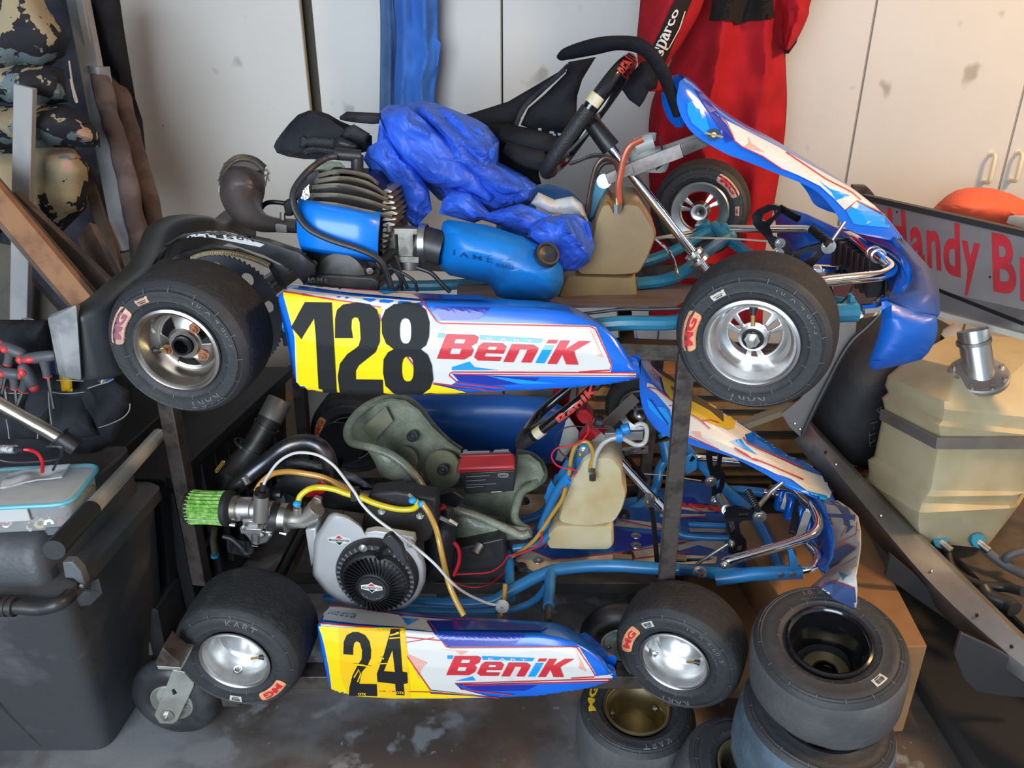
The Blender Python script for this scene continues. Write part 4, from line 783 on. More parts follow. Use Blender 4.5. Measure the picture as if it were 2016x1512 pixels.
decal('guard_label', poly(px(A2, [(1260, 280), (1350, 225), (1450, 200), (1560, 205), (1700, 235), (1880, 290), (1850, 308), (1700, 280), (1500, 240), (1400, 240)])), cg, mat('pale silver label', (.50, .49, .48), .5), .003, 6, parent=cg)
decal('guard_lettering', merge2(*[quad(text2(ch, .03), A2(1390 + i * 72, 214 + i * i * .9), A2(1440 + i * 72, 218 + i * i * 1.0), A2(1450 + i * 72, 244 + i * i * 1.1), A2(1398 + i * 72, 238 + i * i * 1.0)) for i, ch in enumerate('LLISON')]), cg, ink, .0045, 6, parent=cg)
mk('guard_web', sheet(px(A2, [(1210, 400), (1300, 330), (1500, 290), (1700, 320), (1900, 400), (2050, 470), (2030, 620), (1960, 560), (1900, 450), (1700, 350), (1500, 330), (1360, 380)]), 1.44, .004, plane=K, amp=0, u=.6), blk, k1)
spc = K(442, 618, 1.43); tp = []
for i in range(144): r_ = .122 + (.0035 if i % 2 else -.0015); a = 2 * pi * i / 144; tp.append(spc + (FW * cos(a) + UP * sin(a)) * r_)
hl = [[spc + (FW * cos(b) + UP * sin(b)) * .095 + (FW * cos(t) + UP * sin(t)) * .014 for t in [2 * pi * j / 12 for j in range(12)]] for b in [2 * pi * i / 9 + .2 for i in range(9)]]
mk('sprocket', prism(tp, N * .005, hl), mat('grey sprocket plate', (.10, .11, .13), .4, .6), k1, 'large grey toothed sprocket')
chm = mat('gold chain', (.50, .36, .16), .4, .8); cp = [K(*A2(x, y), 1.425) for x, y in ((1370, 385), (1430, 362), (1500, 350), (1590, 350), (1680, 362), (1760, 384), (1840, 412), (1900, 440))]; cpp = cr(cp, 5)
ch_ = mk('chain', join(*[disc_caps([(-.005, .0042), (.005, .0042)], p_, N, 10) for p_ in cpp], *[bar(a + N * s, b + N * s, .0018, .008, UP) for a, b in zip(cpp, cpp[1:]) for s in (-.004, .004)]), chm, k1, 'gold roller chain', kind='stuff')
mk('chain_pin', join(*[disc_caps([(-.007, .0018), (-.005, .0018)], p_, N, 8) for p_ in cpp]), steel, ch_, kind='stuff')
# rear bumper
bst = [((95, 622), (112, 742), 1.16), ((112, 612), (150, 748), 1.165), ((160, 590), (205, 735), 1.20), ((205, 552), (245, 700), 1.29), ((245, 520), (290, 640), 1.40), ((268, 480), (310, 590), 1.5), ((284, 446), (325, 540), 1.58), ((325, 424), (355, 505), 1.68), ((380, 422), (395, 490), 1.8), ((408, 434), (420, 480), 1.9), ((440, 412), (448, 475), 2.0), ((470, 395), (475, 470), 2.1)]
Tq = cr([V((a[0], a[1], l)) for a, b, l in bst], 4); Bq = cr([V((b[0], b[1], l)) for a, b, l in bst], 4); rg = []
for a, b in zip(Tq, Bq):
    p0, p1 = K(a.x, a.y, a.z), K(b.x, b.y, b.z); rg.append(fillet([p0 + FW * .05 - UP * .004, p0, p1, p1 + FW * .045], .012, 3, True))
mk('rear_bumper', fixn(loft(rg)), mat('scuffed black bumper', (.020, .021, .023), .40, c2=(.05, .053, .058), sc=4, lo=.5, hi=.8, coat=.1), k1, 'black plastic rear bumper', smooth=60)
mk('bumper_end', fixn(loft([fillet(kp(I, [(x0, y0), (x1, y1), (x1 + 12, y1), (x0 + 22, y0)], 1.15) if 0 else [K(x0, y0, l), K(x1, y1, l), K(x2, y2, l), K(x3, y3, l)], .006, 2, True) for x0, y0, x1, y1, x2, y2, x3, y3, l in ((93, 625, 118, 742, 134, 745, 112, 622, 1.14), (95, 620, 116, 738, 160, 750, 150, 600, 1.15), (100, 618, 120, 736, 172, 745, 160, 598, 1.19))])), mat('scraped grey plastic', (.16, .165, .17), .5, c2=(.30, .30, .30), sc=12), k1, 'scraped grey end of the bumper', smooth=50)
mk('bumper_foot', sheet(px(A2, [(480, 780), (700, 720), (760, 830), (770, 1000), (800, 1080), (760, 1120), (650, 1060), (580, 1030), (570, 930), (620, 880), (740, 840), (700, 830), (560, 900), (480, 1160), (440, 1160)]), 1.19, .012, plane=K, amp=0), MATS['scuffed black bumper'], k1)
# far pod of the upper kart
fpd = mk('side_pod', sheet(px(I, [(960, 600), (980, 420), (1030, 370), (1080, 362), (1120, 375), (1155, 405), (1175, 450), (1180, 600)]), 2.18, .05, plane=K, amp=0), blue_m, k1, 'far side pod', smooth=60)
decal('pinstripe', stroke([(1050, 392), (1090, 398), (1140, 440)], 3), fpd, red, .002, 8); decal('white_flash', poly([(1055, 398), (1092, 404), (1140, 446), (1150, 500), (1060, 470)]), fpd, white, .0015, 12)
mk('floor_tray', prism(kp(I, [(900, 605, 1.35), (1330, 600, 1.35), (1400, 560, 1.7), (1260, 560, 1.95), (900, 560, 1.95)]), UP * -.004), mat('rusty brown tray', (.10, .06, .05), .6, c2=(.14, .10, .085), sc=8), k1)
T('cable', F1, [(1200, 290, 1.30), (1450, 270, 1.30), (1750, 235, 1.3), (2016, 235, 1.30), (2400, 225, 1.3)], .003, blk, sm=4)
# ---------- rib protector, vest, jacket on the upper kart ----------
mesh_m = fabric('black spacer mesh', (.02, .021, .025), (.045, .046, .055), bump=.7); web = mat('black webbing', (.018, .018, .021), .6, bump=.6, bsc=350)
t = thing('rib_protector', 'black padded rib protector with buckled strap lying over the upper kart engine', 'rib protector', K(650, 300, 1.55))
mk('padding', sheet(px(B1, [(570, 520), (590, 470), (640, 400), (720, 300), (800, 220), (900, 180), (1000, 185), (1090, 215), (1200, 280), (1300, 320), (1500, 420), (1500, 560), (1300, 600), (1150, 600), (1000, 640), (860, 640), (700, 615), (600, 580)]), 1.60, .045, plane=K, amp=.003, u=.8), mesh_m, t, 'curved padded shell', smooth=70)
mk('inner_panel', sheet(px(B1, [(620, 520), (680, 420), (760, 310), (850, 235), (950, 210), (1100, 260), (1240, 360), (1150, 520), (900, 540), (860, 580), (750, 590)]), 1.553, .006, plane=K, amp=.002, u=.8), blackcloth, t, 'smooth black lining', smooth=70)
mk('padding', sheet(px(B1, [(1190, 240), (1260, 190), (1600, 205), (1640, 300), (1500, 310), (1300, 290), (1200, 270)]), 1.58, .03, plane=K, amp=.003, u=.8), mesh_m, t, smooth=70)
for P in ([(815, 440), (850, 415), (870, 440), (930, 420), (1160, 450), (1150, 545), (1100, 540), (880, 520), (860, 545), (810, 530)], [(1250, 340), (1330, 310), (1480, 400), (1440, 490), (1230, 430), (1215, 410)]): mk('strap', sheet(px(B1, P), 1.542, .008, plane=K, amp=0, u=.3), web, t, 'woven strap', smooth=60)
mk('buckle', sheet(px(B1, [(1150, 440), (1210, 430), (1340, 490), (1380, 520), (1350, 560), (1150, 545), (1130, 500)]), 1.535, .014, plane=K, amp=0, u=.4), blk, t, smooth=50)
mk('piping', join(tube([K(*B1(x, y), 1.55) for x, y in ((870, 580), (900, 555), (1000, 545), (1150, 570), (1300, 580))], .007, 8, sm=6)), web, t)
t = thing('neck_brace_vest', 'black zipped protective vest with checkered trim draped over the steering wheel of the upper kart', 'vest', K(1150, 200, 1.6))
vm = fabric('black neoprene', (.010, .010, .013), (.02, .02, .024), bump=.4)
mk('front_panel_left', sheet(px(B4, [(-600, 760), (-300, 700), (0, 605), (180, 500), (400, 370), (470, 300), (480, 330), (440, 380), (250, 560), (150, 650), (80, 780), (60, 830), (-300, 900)]), 1.78, .03, plane=K, amp=.004), vm, t, smooth=70)
mk('back_panel', sheet(px(B4, [(100, 790), (160, 660), (300, 540), (460, 380), (480, 290), (700, 250), (650, 330), (590, 430), (550, 560), (545, 680), (520, 780), (480, 830), (430, 850), (200, 830)]), 1.76, .03, plane=K, amp=.004, fold=.004), vm, t, smooth=70)
mk('zip_edge', tube([K(*B4(x, y), 1.73) for x, y in ((65, 790), (110, 680), (200, 570), (330, 460), (450, 350))], .005, 8, sm=6), MATS['black spacer mesh'], t, 'zip teeth edge')
mk('body_panel', sheet(px(B4, [(-250, 800), (0, 780), (90, 800), (250, 830), (450, 850), (500, 830), (420, 960), (330, 1080), (250, 1120), (245, 1180), (265, 1260), (200, 1270), (60, 1180), (-80, 1100), (-200, 1000)]), 1.70, .05, plane=K, amp=.006, fold=.006), vm, t, smooth=70)
mk('body_fold', tube([K(*B4(x, y), 1.62) for x, y in ((-60, 860), (100, 900), (300, 940), (420, 920))], [.02, .03, .03, .012], 14, sm=6, flat=.7), vm, t); mk('body_fold', tube([K(*B4(x, y), 1.60) for x, y in ((-20, 960), (130, 1030), (280, 1070), (330, 1060))], [.02, .03, .03, .012], 14, sm=6, flat=.7), vm, t)
mk('collar', join(tube([K(*B4(x, y), l) for x, y, l in ((425, 250, 1.64), (500, 215, 1.62), (700, 165, 1.60), (870, 140, 1.60), (1040, 160, 1.60), (1150, 250, 1.61), (1240, 400, 1.62), (1300, 560, 1.63), (1340, 720, 1.64))], [.012, .020, .024, .021, .022, .020, .018, .016, .010], 14, sm=6, flat=.6)), vm, t, 'arched padded collar', smooth=80)
mk('flap', sheet(px(B4, [(905, 510), (990, 370), (1060, 290), (1120, 280), (1200, 400), (1180, 500), (1120, 520), (1080, 600), (1045, 650), (960, 590)]), 1.66, .03, plane=K, amp=.004, fold=.005), vm, t, smooth=70)
chk = mat('pale checker squares', (.30, .33, .38), .6)
for x, y, w2 in ((100, 822, 34), (140, 838, 30), (180, 838, 28), (240, 815, 26), (190, 868, 40), (240, 858, 22), (265, 868, 28), (330, 840, 34), (355, 858, 24), (395, 855, 26)): mk('checker_square', prism(kp(B4, [(x, y), (x + w2, y + 2), (x + w2, y + 20), (x, y + 18)], 1.652), N * .002), chk, t)
for x, y in ((120, 985), (150, 995), (205, 1040), (235, 1045)): mk('checker_square', prism(kp(B4, [(x, y), (x + 28, y + 8), (x + 24, y + 24), (x, y + 16)], 1.585), N * .002), chk, t)
t = thing('blue_jacket', 'crumpled royal blue jacket dumped over the seat and engine of the upper kart', 'jacket', K(930, 380, 1.5))
jm = fabric('royal blue nylon', (.035, .125, .66), (.025, .085, .50), sc=3, bump=.15); jm.node_tree.nodes['Principled BSDF'].inputs['Roughness'].default_value = .5; jm.node_tree.nodes['Principled BSDF'].inputs['Specular IOR Level'].default_value = .4
_n = jm.node_tree.nodes; _b = [n for n in _n if n.type == 'BUMP'][0]; _b.inputs['Distance'].default_value = .03; _b.inputs['Strength'].default_value = .55; _z = [n for n in _n if n.type == 'TEX_NOISE' and n.inputs['Scale'].default_value > 100][0]; _z.inputs['Scale'].default_value = 15; _z.inputs['Detail'].default_value = 2; _z.inputs['Distortion'].default_value = 1.2
def J(P, l, dep, sd, fold=.03, ff=11, fd=(1, 1, .3), m=jm, name='jacket_body', label=None): return mk(name, sheet(px(B2, P), l, dep, plane=K, amp=.012, fr=7, fold=fold * 1.5, ff=ff * 1.25, fd=fd, seed=sd, u=.75), m, t, label, smooth=50)
J([(30, 200), (90, 150), (230, 140), (350, 115), (470, 130), (600, 180), (800, 260), (880, 310), (980, 430), (975, 600), (1150, 690), (1290, 790), (1230, 930), (1100, 1000), (800, 1050), (500, 900), (300, 700), (100, 500), (30, 330)], 1.60, .10, 1)
J([(40, 220), (250, 150), (420, 300), (640, 500), (820, 700), (940, 880), (900, 920), (720, 840), (480, 790), (250, 700), (160, 600), (60, 400)], 1.50, .045, 4, .016, 9, (.8, 1, .25), name='sleeve', label='folded sleeve')
J([(-100, 580), (-60, 480), (10, 440), (30, 260), (100, 400), (200, 560), (300, 640), (420, 820), (445, 980), (370, 1060), (320, 1135), (260, 1080), (180, 880), (60, 760), (-20, 700)], 1.48, .05, 7, .02, 12)
J([(500, 1010), (530, 900), (620, 820), (760, 840), (900, 1000), (1150, 930), (1400, 1020), (1330, 1190), (1200, 1180), (1000, 1110), (840, 1060), (780, 1085), (620, 1040)], 1.49, .05, 10, .022, 13)
J([(1200, 1200), (1230, 1080), (1340, 1040), (1520, 1010), (1600, 1020), (1690, 1090), (1740, 1280), (1700, 1390), (1600, 1460), (1490, 1470), (1400, 1380), (1270, 1260)], 1.47, .06, 13, .02, 12)
J([(700, 500), (980, 440), (970, 620), (1200, 720), (1290, 800), (1230, 920), (1160, 940), (1000, 980), (850, 800)], 1.55, .05, 16, .02, 10, name='sleeve')
J([(1230, 930), (1290, 840), (1420, 900), (1560, 870), (1640, 930), (1690, 1080), (1600, 1030), (1500, 1020), (1380, 1010)], 1.51, .03, 19, .008, 9, m=mat('pale grey lining', (.50, .48, .46), .8), name='lining', label='pale grey inner lining')
# ============ lower kart, number 24 ============
k2 = thing('go_kart', 'lower racing kart numbered 24 with silver four stroke engine, underneath the other kart', 'go kart', (.0, 1.75, .2))
PODL = [((655, 1362), (640, 1290), (629, 1228), (652, 1188)), ((700, 1372), (700, 1235), (700, 1192)), ((800, 1378), (800, 1243), (800, 1201)), ((900, 1379), (900, 1250), (900, 1210)), ((1000, 1376), (1000, 1252), (1000, 1216)), ((1080, 1370), (1070, 1251), (1060, 1220)), ((1140, 1360), (1130, 1264), (1105, 1226)), ((1185, 1350), (1178, 1290), (1150, 1256)), ((1205, 1340), (1203, 1318), (1196, 1306))]
p = pod(k2, PODL, 1.215, back0=.13, label='near side pod with number 24')
area_('white_panel', p, E2, [(95, 205), (400, 236), (612, 248), (770, 262), (820, 300), (860, 345), (1560, 342), (1650, 350), (1750, 505), (1745, 520), (1850, 510), (1850, 548), (905, 568), (945, 600), (1100, 640), (750, 600), (450, 650), (210, 640), (165, 612), (145, 470)], white, .0012, 9)
area_('yellow_panel', p, E2, [(88, 222), (300, 236), (604, 236), (620, 400), (756, 605), (1150, 645), (850, 652), (420, 652), (205, 638), (165, 612), (148, 480), (120, 340)], yellow, .0020, 9)
area_('number_sticker', p, E2, [(205, 232), (604, 240), (640, 648), (260, 634), (215, 500)], yellow2, .0028, 9)
for P in ([(90, 208), (300, 228), (420, 236)], [(617, 400), (756, 600), (750, 612), (1170, 648)], [(740, 190), (852, 345), (880, 350), (1600, 345), (1635, 350), (1745, 508), (1740, 522), (1600, 530)], [(1850, 532), (905, 562), (940, 595), (1250, 630)], [(1850, 548), (950, 572)], [(755, 612), (450, 606)]): rline(p, E2, P, 2)
area_('purple_flash', p, E2, [(775, 268), (1330, 277), (1250, 338), (865, 340)], blue_dk, .003, 6); area_('blue_panel', p, E2, [(925, 570), (1850, 552), (1840, 585), (1500, 635), (1200, 640), (1270, 625), (960, 600)], blue, .0018, 9)
area_('purple_flash', p, E2, [(925, 570), (1400, 572), (1330, 605), (1050, 608)], blue_dk, .0024, 9); area_('blue_panel', p, E2, [(755, 614), (1130, 642), (760, 622)], blue_dk, .003, 9)
area_('blue_fade', p, E2, [(905, 548), (1010, 520), (1030, 545)], blue_lt, .002, 9); area_('red_fade', p, E2, [(615, 385), (740, 440), (700, 480), (690, 540)], pink, .002, 9); area_('red_fade', p, E2, [(800, 358), (985, 372), (940, 395), (910, 370)], pink, .002, 9); area_('red_fade', p, E2, [(1625, 360), (1695, 490), (1645, 470), (1655, 430)], pink, .002, 9)
rline(p, E2, [(610, 286), (850, 310)], 1.8); rline(p, E2, [(610, 318), (780, 290)], 1.5)
area_('white_top', p, E2, [(118, 150), (150, 112), (300, 122), (560, 160), (600, 185), (606, 235), (330, 215), (110, 190)], white, .0026, 4); area_('white_top', p, E2, [(580, 165), (900, 190), (730, 196), (770, 258), (606, 240)], white, .0018, 6)
area_('purple_flash', p, E2, [(745, 196), (1080, 200), (1470, 225), (1420, 258), (790, 252)], blue_dk, .0034, 4); area_('blue_fade', p, E2, [(580, 178), (690, 185), (620, 222), (600, 200)], blue_lt, .0026, 6)
rline(p, E2, [(150, 106), (560, 150), (900, 186), (1080, 190)], 1.6); area_('maker_label', p, E2, [(150, 130), (315, 155), (300, 182), (135, 155)], frame_blue, .0026, 6); decal('maker_lettering', quad(text2('KGS', .02), E2(160, 136), E2(300, 160), E2(292, 176), E2(148, 152)), p, white, .0038, 6)
n2 = poly(px(E2, [(235, 384), (238, 310), (255, 272), (290, 254), (325, 254), (365, 272), (392, 310), (402, 360), (400, 410), (380, 450), (345, 490), (330, 560), (435, 562), (438, 634), (268, 630), (272, 580), (290, 510), (320, 450), (345, 415), (348, 360), (335, 318), (315, 308), (300, 320), (294, 350), (294, 388)]))
n4 = poly(px(E2, [(518, 248), (572, 248), (590, 488), (618, 492), (622, 556), (596, 560), (602, 628), (552, 626), (546, 560), (440, 548), (436, 500), (480, 380)]), [px(E2, [(530, 360), (545, 490), (478, 484)])])
for s in (n2, n4): decal('number_digit', s, p, ink, .0044, 9)
for a in ((325, 608), (553, 600)): decal('sticker_caption', quad(text2('OTK', .03), E2(a[0], a[1]), E2(a[0] + 50, a[1] + 2), E2(a[0] + 50, a[1] + 18), E2(a[0], a[1] + 16)), p, yellow2, .006, 6)
for P in ([(290, 440), (400, 452)], [(300, 520), (330, 470), (340, 500), (322, 545)], [(455, 400), (480, 410)], [(440, 440), (500, 436)], [(512, 290), (575, 284)], [(515, 272), (570, 262)]): decal('number_scratch', stroke(px(E2, P), 2.4), p, yellow2, .0056, 6)
benik_logo(p, E2(866, 380), E2(1622, 384), E2(1590, 522), E2(866, 518))
w1, c1, a1 = kart_wheel(k2, (1327, 1304), 1.275, 26, .137, .0705, .118, 'dish', M=195, bar=38, kart=-112, size=112, tilt=2)
w2, c2_, a2 = kart_wheel(k2, (462, 1302), 1.165, 5, .140, .072, .150, 'dish', M=45, bar=52, kart=-118, size=None, tilt=2)
valve(w1, c1, a1, .048, 8, .03, .9); hexbolt(w1, pol(c1, a1, .03, .055, 155), (c1 - pol(c1, a1, 0, .055, 155)).normalized(), .006, .006, steel)
valve(w2, c2_, a2, .052, 15, .03, .9); hexbolt(w2, pol(c2_, a2, .03, .057, 105), (c2_ - pol(c2_, a2, 0, .057, 105)).normalized(), .006, .006, steel)
w3, c3, a3 = kart_wheel(k2, (1262, 812), 2.25, 20, .125, .0705, .115, 'inner', M=100, bar=None, kart=None, size=None)
w4_, c4_, a4_ = kart_wheel(k2, (690, 862), 2.12, 5, .14, .0705, .15, 'inner', M=200, bar=None, kart=None, size=None, rimm=blk_metal)
mk('rim_edge', lathe([(0, .074), (-.004, .076), (-.004, .073), (0, .072)], c4_, a4_, 40, loop=True), alu, w4_)
mk('rear_axle', cyl(c2_ + a2 * .07, c4_, .0145, 16), blk_metal, k2); mk('brake_disc', disc_caps([(-.003, .07), (.003, .07)], K(672, 872, 1.98), N, 32), blk_metal, k2)
T2 = lambda name, z, pts, r, m, l=None, sm=6, seg=12, **k: T(name, z, pts, r, m, k2, l, sm, seg, **k)
T2('chassis_tube', I, [(640, 1172, 1.50), (860, 1188, 1.50), (960, 1186, 1.50), (1010, 1160, 1.52), (1070, 1130, 1.56), (1120, 1118, 1.58), (1200, 1113, 1.59), (1300, 1120, 1.58), (1340, 1122, 1.57)], .0155, frame_blue)
T2('chassis_tube', I, [(1408, 1140, 1.50), (1480, 1130, 1.50), (1578, 1126, 1.50)], .0165, frame_blue, sm=0, seg=16); T2('chassis_tube', I, [(1340, 1122, 1.57), (1400, 1128, 1.52), (1480, 1130, 1.50)], .014, frame_blue)
T2('chassis_tube', I, [(700, 1200, 1.42), (1010, 1200, 1.46), (1100, 1120, 1.58)], .009, frame_blue)
T2('side_bar_socket', I, [(1084, 1128, 1.56), (1080, 1195, 1.42)], .0135, frame_blue, sm=0); T2('side_bar', I, [(1080, 1190, 1.43), (1079, 1222, 1.36)], .009, bare, sm=0)
T2('chassis_tube', I, [(1005, 1180, 1.52), (1002, 1110, 1.62), (1000, 1090, 1.66)], .013, frame_blue, sm=0); T2('chassis_tube', I, [(1010, 1080, 1.66), (1060, 1070, 1.67), (1100, 1030, 1.72)], .011, frame_blue)
T2('chassis_tube', I, [(1015, 1028, 1.9), (1065, 1012, 1.9), (1090, 975, 1.88), (1100, 940, 1.85)], .013, frame_blue); T2('chassis_tube', I, [(1225, 1010, 1.98), (1260, 995, 2.0), (1290, 960, 2.05), (1300, 920, 2.1), (1330, 880, 2.12)], .015, frame_blue)
T2('chassis_tube', I, [(1350, 880, 2.1), (1385, 920, 2.05), (1430, 965, 1.98), (1480, 1010, 1.88), (1520, 1080, 1.72), (1535, 1120, 1.62)], .015, frame_blue); T2('chassis_tube', I, [(1420, 965, 2.0), (1460, 965, 2.0), (1503, 970, 2.0)], .014, frame_blue, sm=0)
T2('pedal_frame', I, [(1335, 1035, 1.80), (1340, 1052, 1.78), (1380, 1058, 1.77), (1440, 1060, 1.75)], .008, frame_blue); T2('pedal_frame', I, [(1355, 1032, 1.86), (1400, 1034, 1.86), (1440, 1036, 1.86)], .008, frame_blue)
mk('kingpin_housing', join(cyl(K(1310, 870, 2.05), K(1318, 908, 2.02), .022), cyl(K(1303, 848, 2.06), K(1308, 860, 2.05), .016)), frame_blue, k2); mk('kingpin_cap', cyl(K(1303, 846, 2.06), K(1305, 852, 2.06), .018), blk, k2)
mk('bumper_bracket', prism(kp(I, [(1345, 925), (1350, 900), (1362, 893), (1372, 900), (1372, 925), (1352, 935)], 2.0), N * .01), frame_blue, k2, bevel=.002); mk('bumper_tab', prism(kp(I, [(1553, 1088), (1562, 1086), (1572, 1110), (1570, 1120), (1555, 1120)], 1.48), N * .012), frame_blue, k2)
for x, y in ((1537, 1132), (1559, 1131)): mk('tube_bolt', lathe([(-.002, .0025), (-.004, .0025), (-.004, .006), (0, .006)], K(x, y, 1.482), N, 12), steel, k2)
mk('kingpin_ring', lathe([(-.004, .006), (-.006, .010), (-.006, .014), (.004, .016)], K(1378, 1126, 1.47), -UP, 20), steel, k2)
# floor tray, a real plate at axle height, with its print
z0 = .205; tray = mk('floor_tray', prism([G(x, y, z0) for x, y in ((1005, 1118), (1012, 1095), (1060, 1030), (1150, 1000), (1330, 960), (1350, 945), (1460, 962), (1505, 1020), (1520, 1110), (1400, 1122), (1200, 1128), (1080, 1142), (1040, 1138))], UP * -.004), mat('blue tray print', (.010, .085, .34), .4, coat=.2, c2=(.02, .16, .48), sc=6), k2, 'printed floor tray')
def tp_(pts, m, off=.0015): decal('tray_print', poly(px(E4, pts)), tray, m, off)
cream = mat('cream tray print', (.56, .50, .42), .45, c2=(.42, .36, .30), sc=16)
tp_([(145, 330), (150, 310), (205, 270), (330, 320), (420, 322), (700, 290), (930, 235), (1050, 222), (1040, 235), (900, 300), (640, 335), (400, 360), (240, 388), (190, 360)], cream); tp_([(680, 110), (900, 135), (930, 172), (780, 160), (660, 150)], cream); tp_([(900, 85), (1140, 88), (1140, 104), (900, 104)], cream); tp_([(960, 240), (1240, 215), (1230, 285), (1100, 250), (1000, 280)], cream); tp_([(1050, 160), (1240, 165), (1240, 185), (1060, 180)], cream)
tp_([(660, 165), (900, 200), (920, 230), (700, 275), (660, 280)], blue_dk); tp_([(1020, 0), (1080, 0), (1100, 30), (1235, 40), (1200, 80), (1020, 30)], blue_dk)
tp_([(400, 350), (700, 328), (1000, 300), (1200, 308), (1190, 345), (900, 352), (500, 368)], cream); tp_([(900, 318), (1180, 318), (1150, 332), (950, 340)], blue_lt); tp_([(1000, 40), (1190, 46), (1190, 76), (1090, 74), (1005, 60)], cream); tp_([(270, 200), (330, 150), (350, 200), (300, 265), (260, 240)], cream)
for P in ([(150, 322), (205, 268), (340, 326), (700, 292), (1050, 228)], [(680, 118), (930, 172)], [(650, 342), (900, 305), (1060, 290)], [(1000, 0), (1010, 35), (1130, 80), (1140, 100), (1000, 108)]): decal('tray_stripe', stroke(px(E4, P), 2), tray, red, .003)
decal('tray_lettering', quad(text2('Ben', .04), E4(1215, 78), E4(1005, 60), E4(1010, 30), E4(1218, 44)), tray, red, .003); decal('tray_lettering', quad(text2('Ki', .04), E4(262, 210), E4(300, 200), E4(305, 260), E4(268, 268)), tray, red, .003)
for x, y in ((775, 200), (775, 250), (265, 330)): q = G(*E4(x, y), z0); mk('tray_washer', lathe([(0, .004), (.003, .005), (.003, .014), (0, .016)], q, UP, 20), steel, k2)
for x, y in ((190, 22), (712, 90), (175, 368), (735, 305)): q = G(*E4(x, y), z0 + .005); mk('mount_button', lathe([(.004, .004), (.008, .005), (.010, .014), (0, .018)], q, UP, 20), blk, k2)
# steering
b0, b1 = K(1188, 872, 1.78), K(1300, 995, 1.74); AX2 = (b1 - b0).normalized(); AX = AX2
mk('steering_column', [(tube([b0, b1, K(1308, 1004, 1.735)], .0105, 14), chrome), (cyl(K(1290, 985, 1.745), K(1302, 998, 1.74), .016, 12), chrome)], None, k2)
redhub = mat('red anodised hub', (.42, .008, .015), .35, .3, coat=.3); mk('steering_hub', join(cyl(K(1160, 835, 1.79), K(1190, 868, 1.78), .030, 16, .024), nudge(subd(prism(kp(D4, [(835, 190), (860, 140), (930, 130), (1000, 190), (980, 260), (900, 270)], 1.74), N * .05), 1), .004, 30), prism(kp(D4, [(860, 400), (900, 340), (1000, 280), (1110, 360), (1060, 400), (950, 430), (870, 440)], 1.76), N * .03)), redhub, k2, 'red steering boss', bevel=.002)
mk('hub_knob', cyl(K(1172, 828, 1.77), K(1184, 832, 1.77), .017), blk, k2)
sw2, sc2 = steer_wheel(k2, (1032, 878), (1200, 748), 1.80, AX2, .15, .0125, (-.52, -.30), True, 'BENIK')
decal('wheel_lettering', quad(text2('BeniK', .035), D4(640, 205), D4(1010, -130), D4(1065, -60), D4(695, 290)), sw2, mat('coral lettering', (.62, .06, .045), .45), .0015, 4)
mk('column_support', join(tube(kp(D4, [(900, 500), (830, 640), (640, 930), (500, 1260)], 1.70), .012, 12), prism(kp(D4, [(850, 500), (880, 460), (930, 455), (960, 490), (940, 570), (880, 620), (840, 600)], 1.69), N * .014)), frame_blue, k2); T2('column_support', D4, [(780, 600), (700, 740), (560, 960)], .011, frame_blue, l=1.82, sm=0)
mks('support_clip', ([tube(kp(D4, q, 1.70), .0145, 12) for q in ([(775, 770), (735, 850)], [(560, 1160), (520, 1240)])]), mat('bright blue sleeve', (.01, .25, .72), .4), k2)
mk('support_gusset', prism(kp(D4, [(600, 800), (640, 860), (600, 950), (640, 940), (560, 1080), (545, 960), (560, 880)], 1.75), N * .01), frame_blue, k2); hexbolt(k2, K(*D4(905, 512), 1.69), -N, .008, .006); hexbolt(k2, K(*D4(877, 560), 1.69), -N, .006, .003, brass)
mk('column_bracket', bar(K(*D4(990, 470), 1.76), K(*D4(1110, 370), 1.76), .005, .026), alu_rail, k2); mk('bracket_arm', bar(K(*D4(1110, 380), 1.72), K(*D4(1470, 365), 1.72), .012, .024), alu_rail, k2, bevel=.001); mk('bracket_arm', bar(K(*D4(1120, 280), 1.92), K(*D4(1400, 10), 1.95), .004, .035), alu_rail, k2)
ft = tank(k2, px(D4, [(900, 600), (935, 565), (1180, 562), (1283, 690), (1280, 800), (1325, 920), (1280, 1080), (1205, 1205), (960, 1245), (800, 1235), (655, 1205), (690, 1010), (800, 780)]), px(D4, [(540, 1330), (640, 1215), (1190, 1232), (1196, 1420), (1160, 1450), (900, 1452), (570, 1440), (550, 1400)]), 1.68, .18, milky)
mk('tank_fitting', [(cyl(K(*D4(992, 790), 1.66), K(*D4(992, 730), 1.66), .0095, 6), steel), (cyl(K(*D4(1000, 715), 1.66), K(*D4(1002, 655), 1.66), .0055, 10), brass), (cyl(K(*D4(968, 715), 1.68), K(*D4(966, 670), 1.68), .0055, 10), steel)], None, ft)
clear = mat('clear hose', (.62, .60, .56), .15, alpha=.75, coat=.5); ambh = mat('amber hose', (.50, .28, .05), .25, coat=.5); yelh = mat('yellow hose', (.78, .62, .01), .25, coat=.5); oranh = mat('orange hose', (.75, .36, .06), .22, coat=.6); whc = mat('white cable sheath', (.66, .66, .64), .4)
T2('fuel_hose', D4, [(1003, 670), (1020, 570), (1080, 460), (1160, 405), (1240, 390), (1300, 410), (1400, 460), (1480, 440), (1505, 350), (1490, 280), (1440, 262), (1390, 285)], .0058, clear, l=1.66, sm=8, label='clear breather hose')
T2('fuel_hose', D4, [(968, 670), (1000, 560), (960, 450), (900, 430), (830, 470), (790, 580), (770, 740)], .0052, ambh, l=1.66, sm=8); T2('fuel_hose', D4, [(740, 860), (700, 980), (620, 1100), (530, 1240), (440, 1360), (320, 1460), (150, 1560)], .0052, ambh, l=1.64, sm=8)
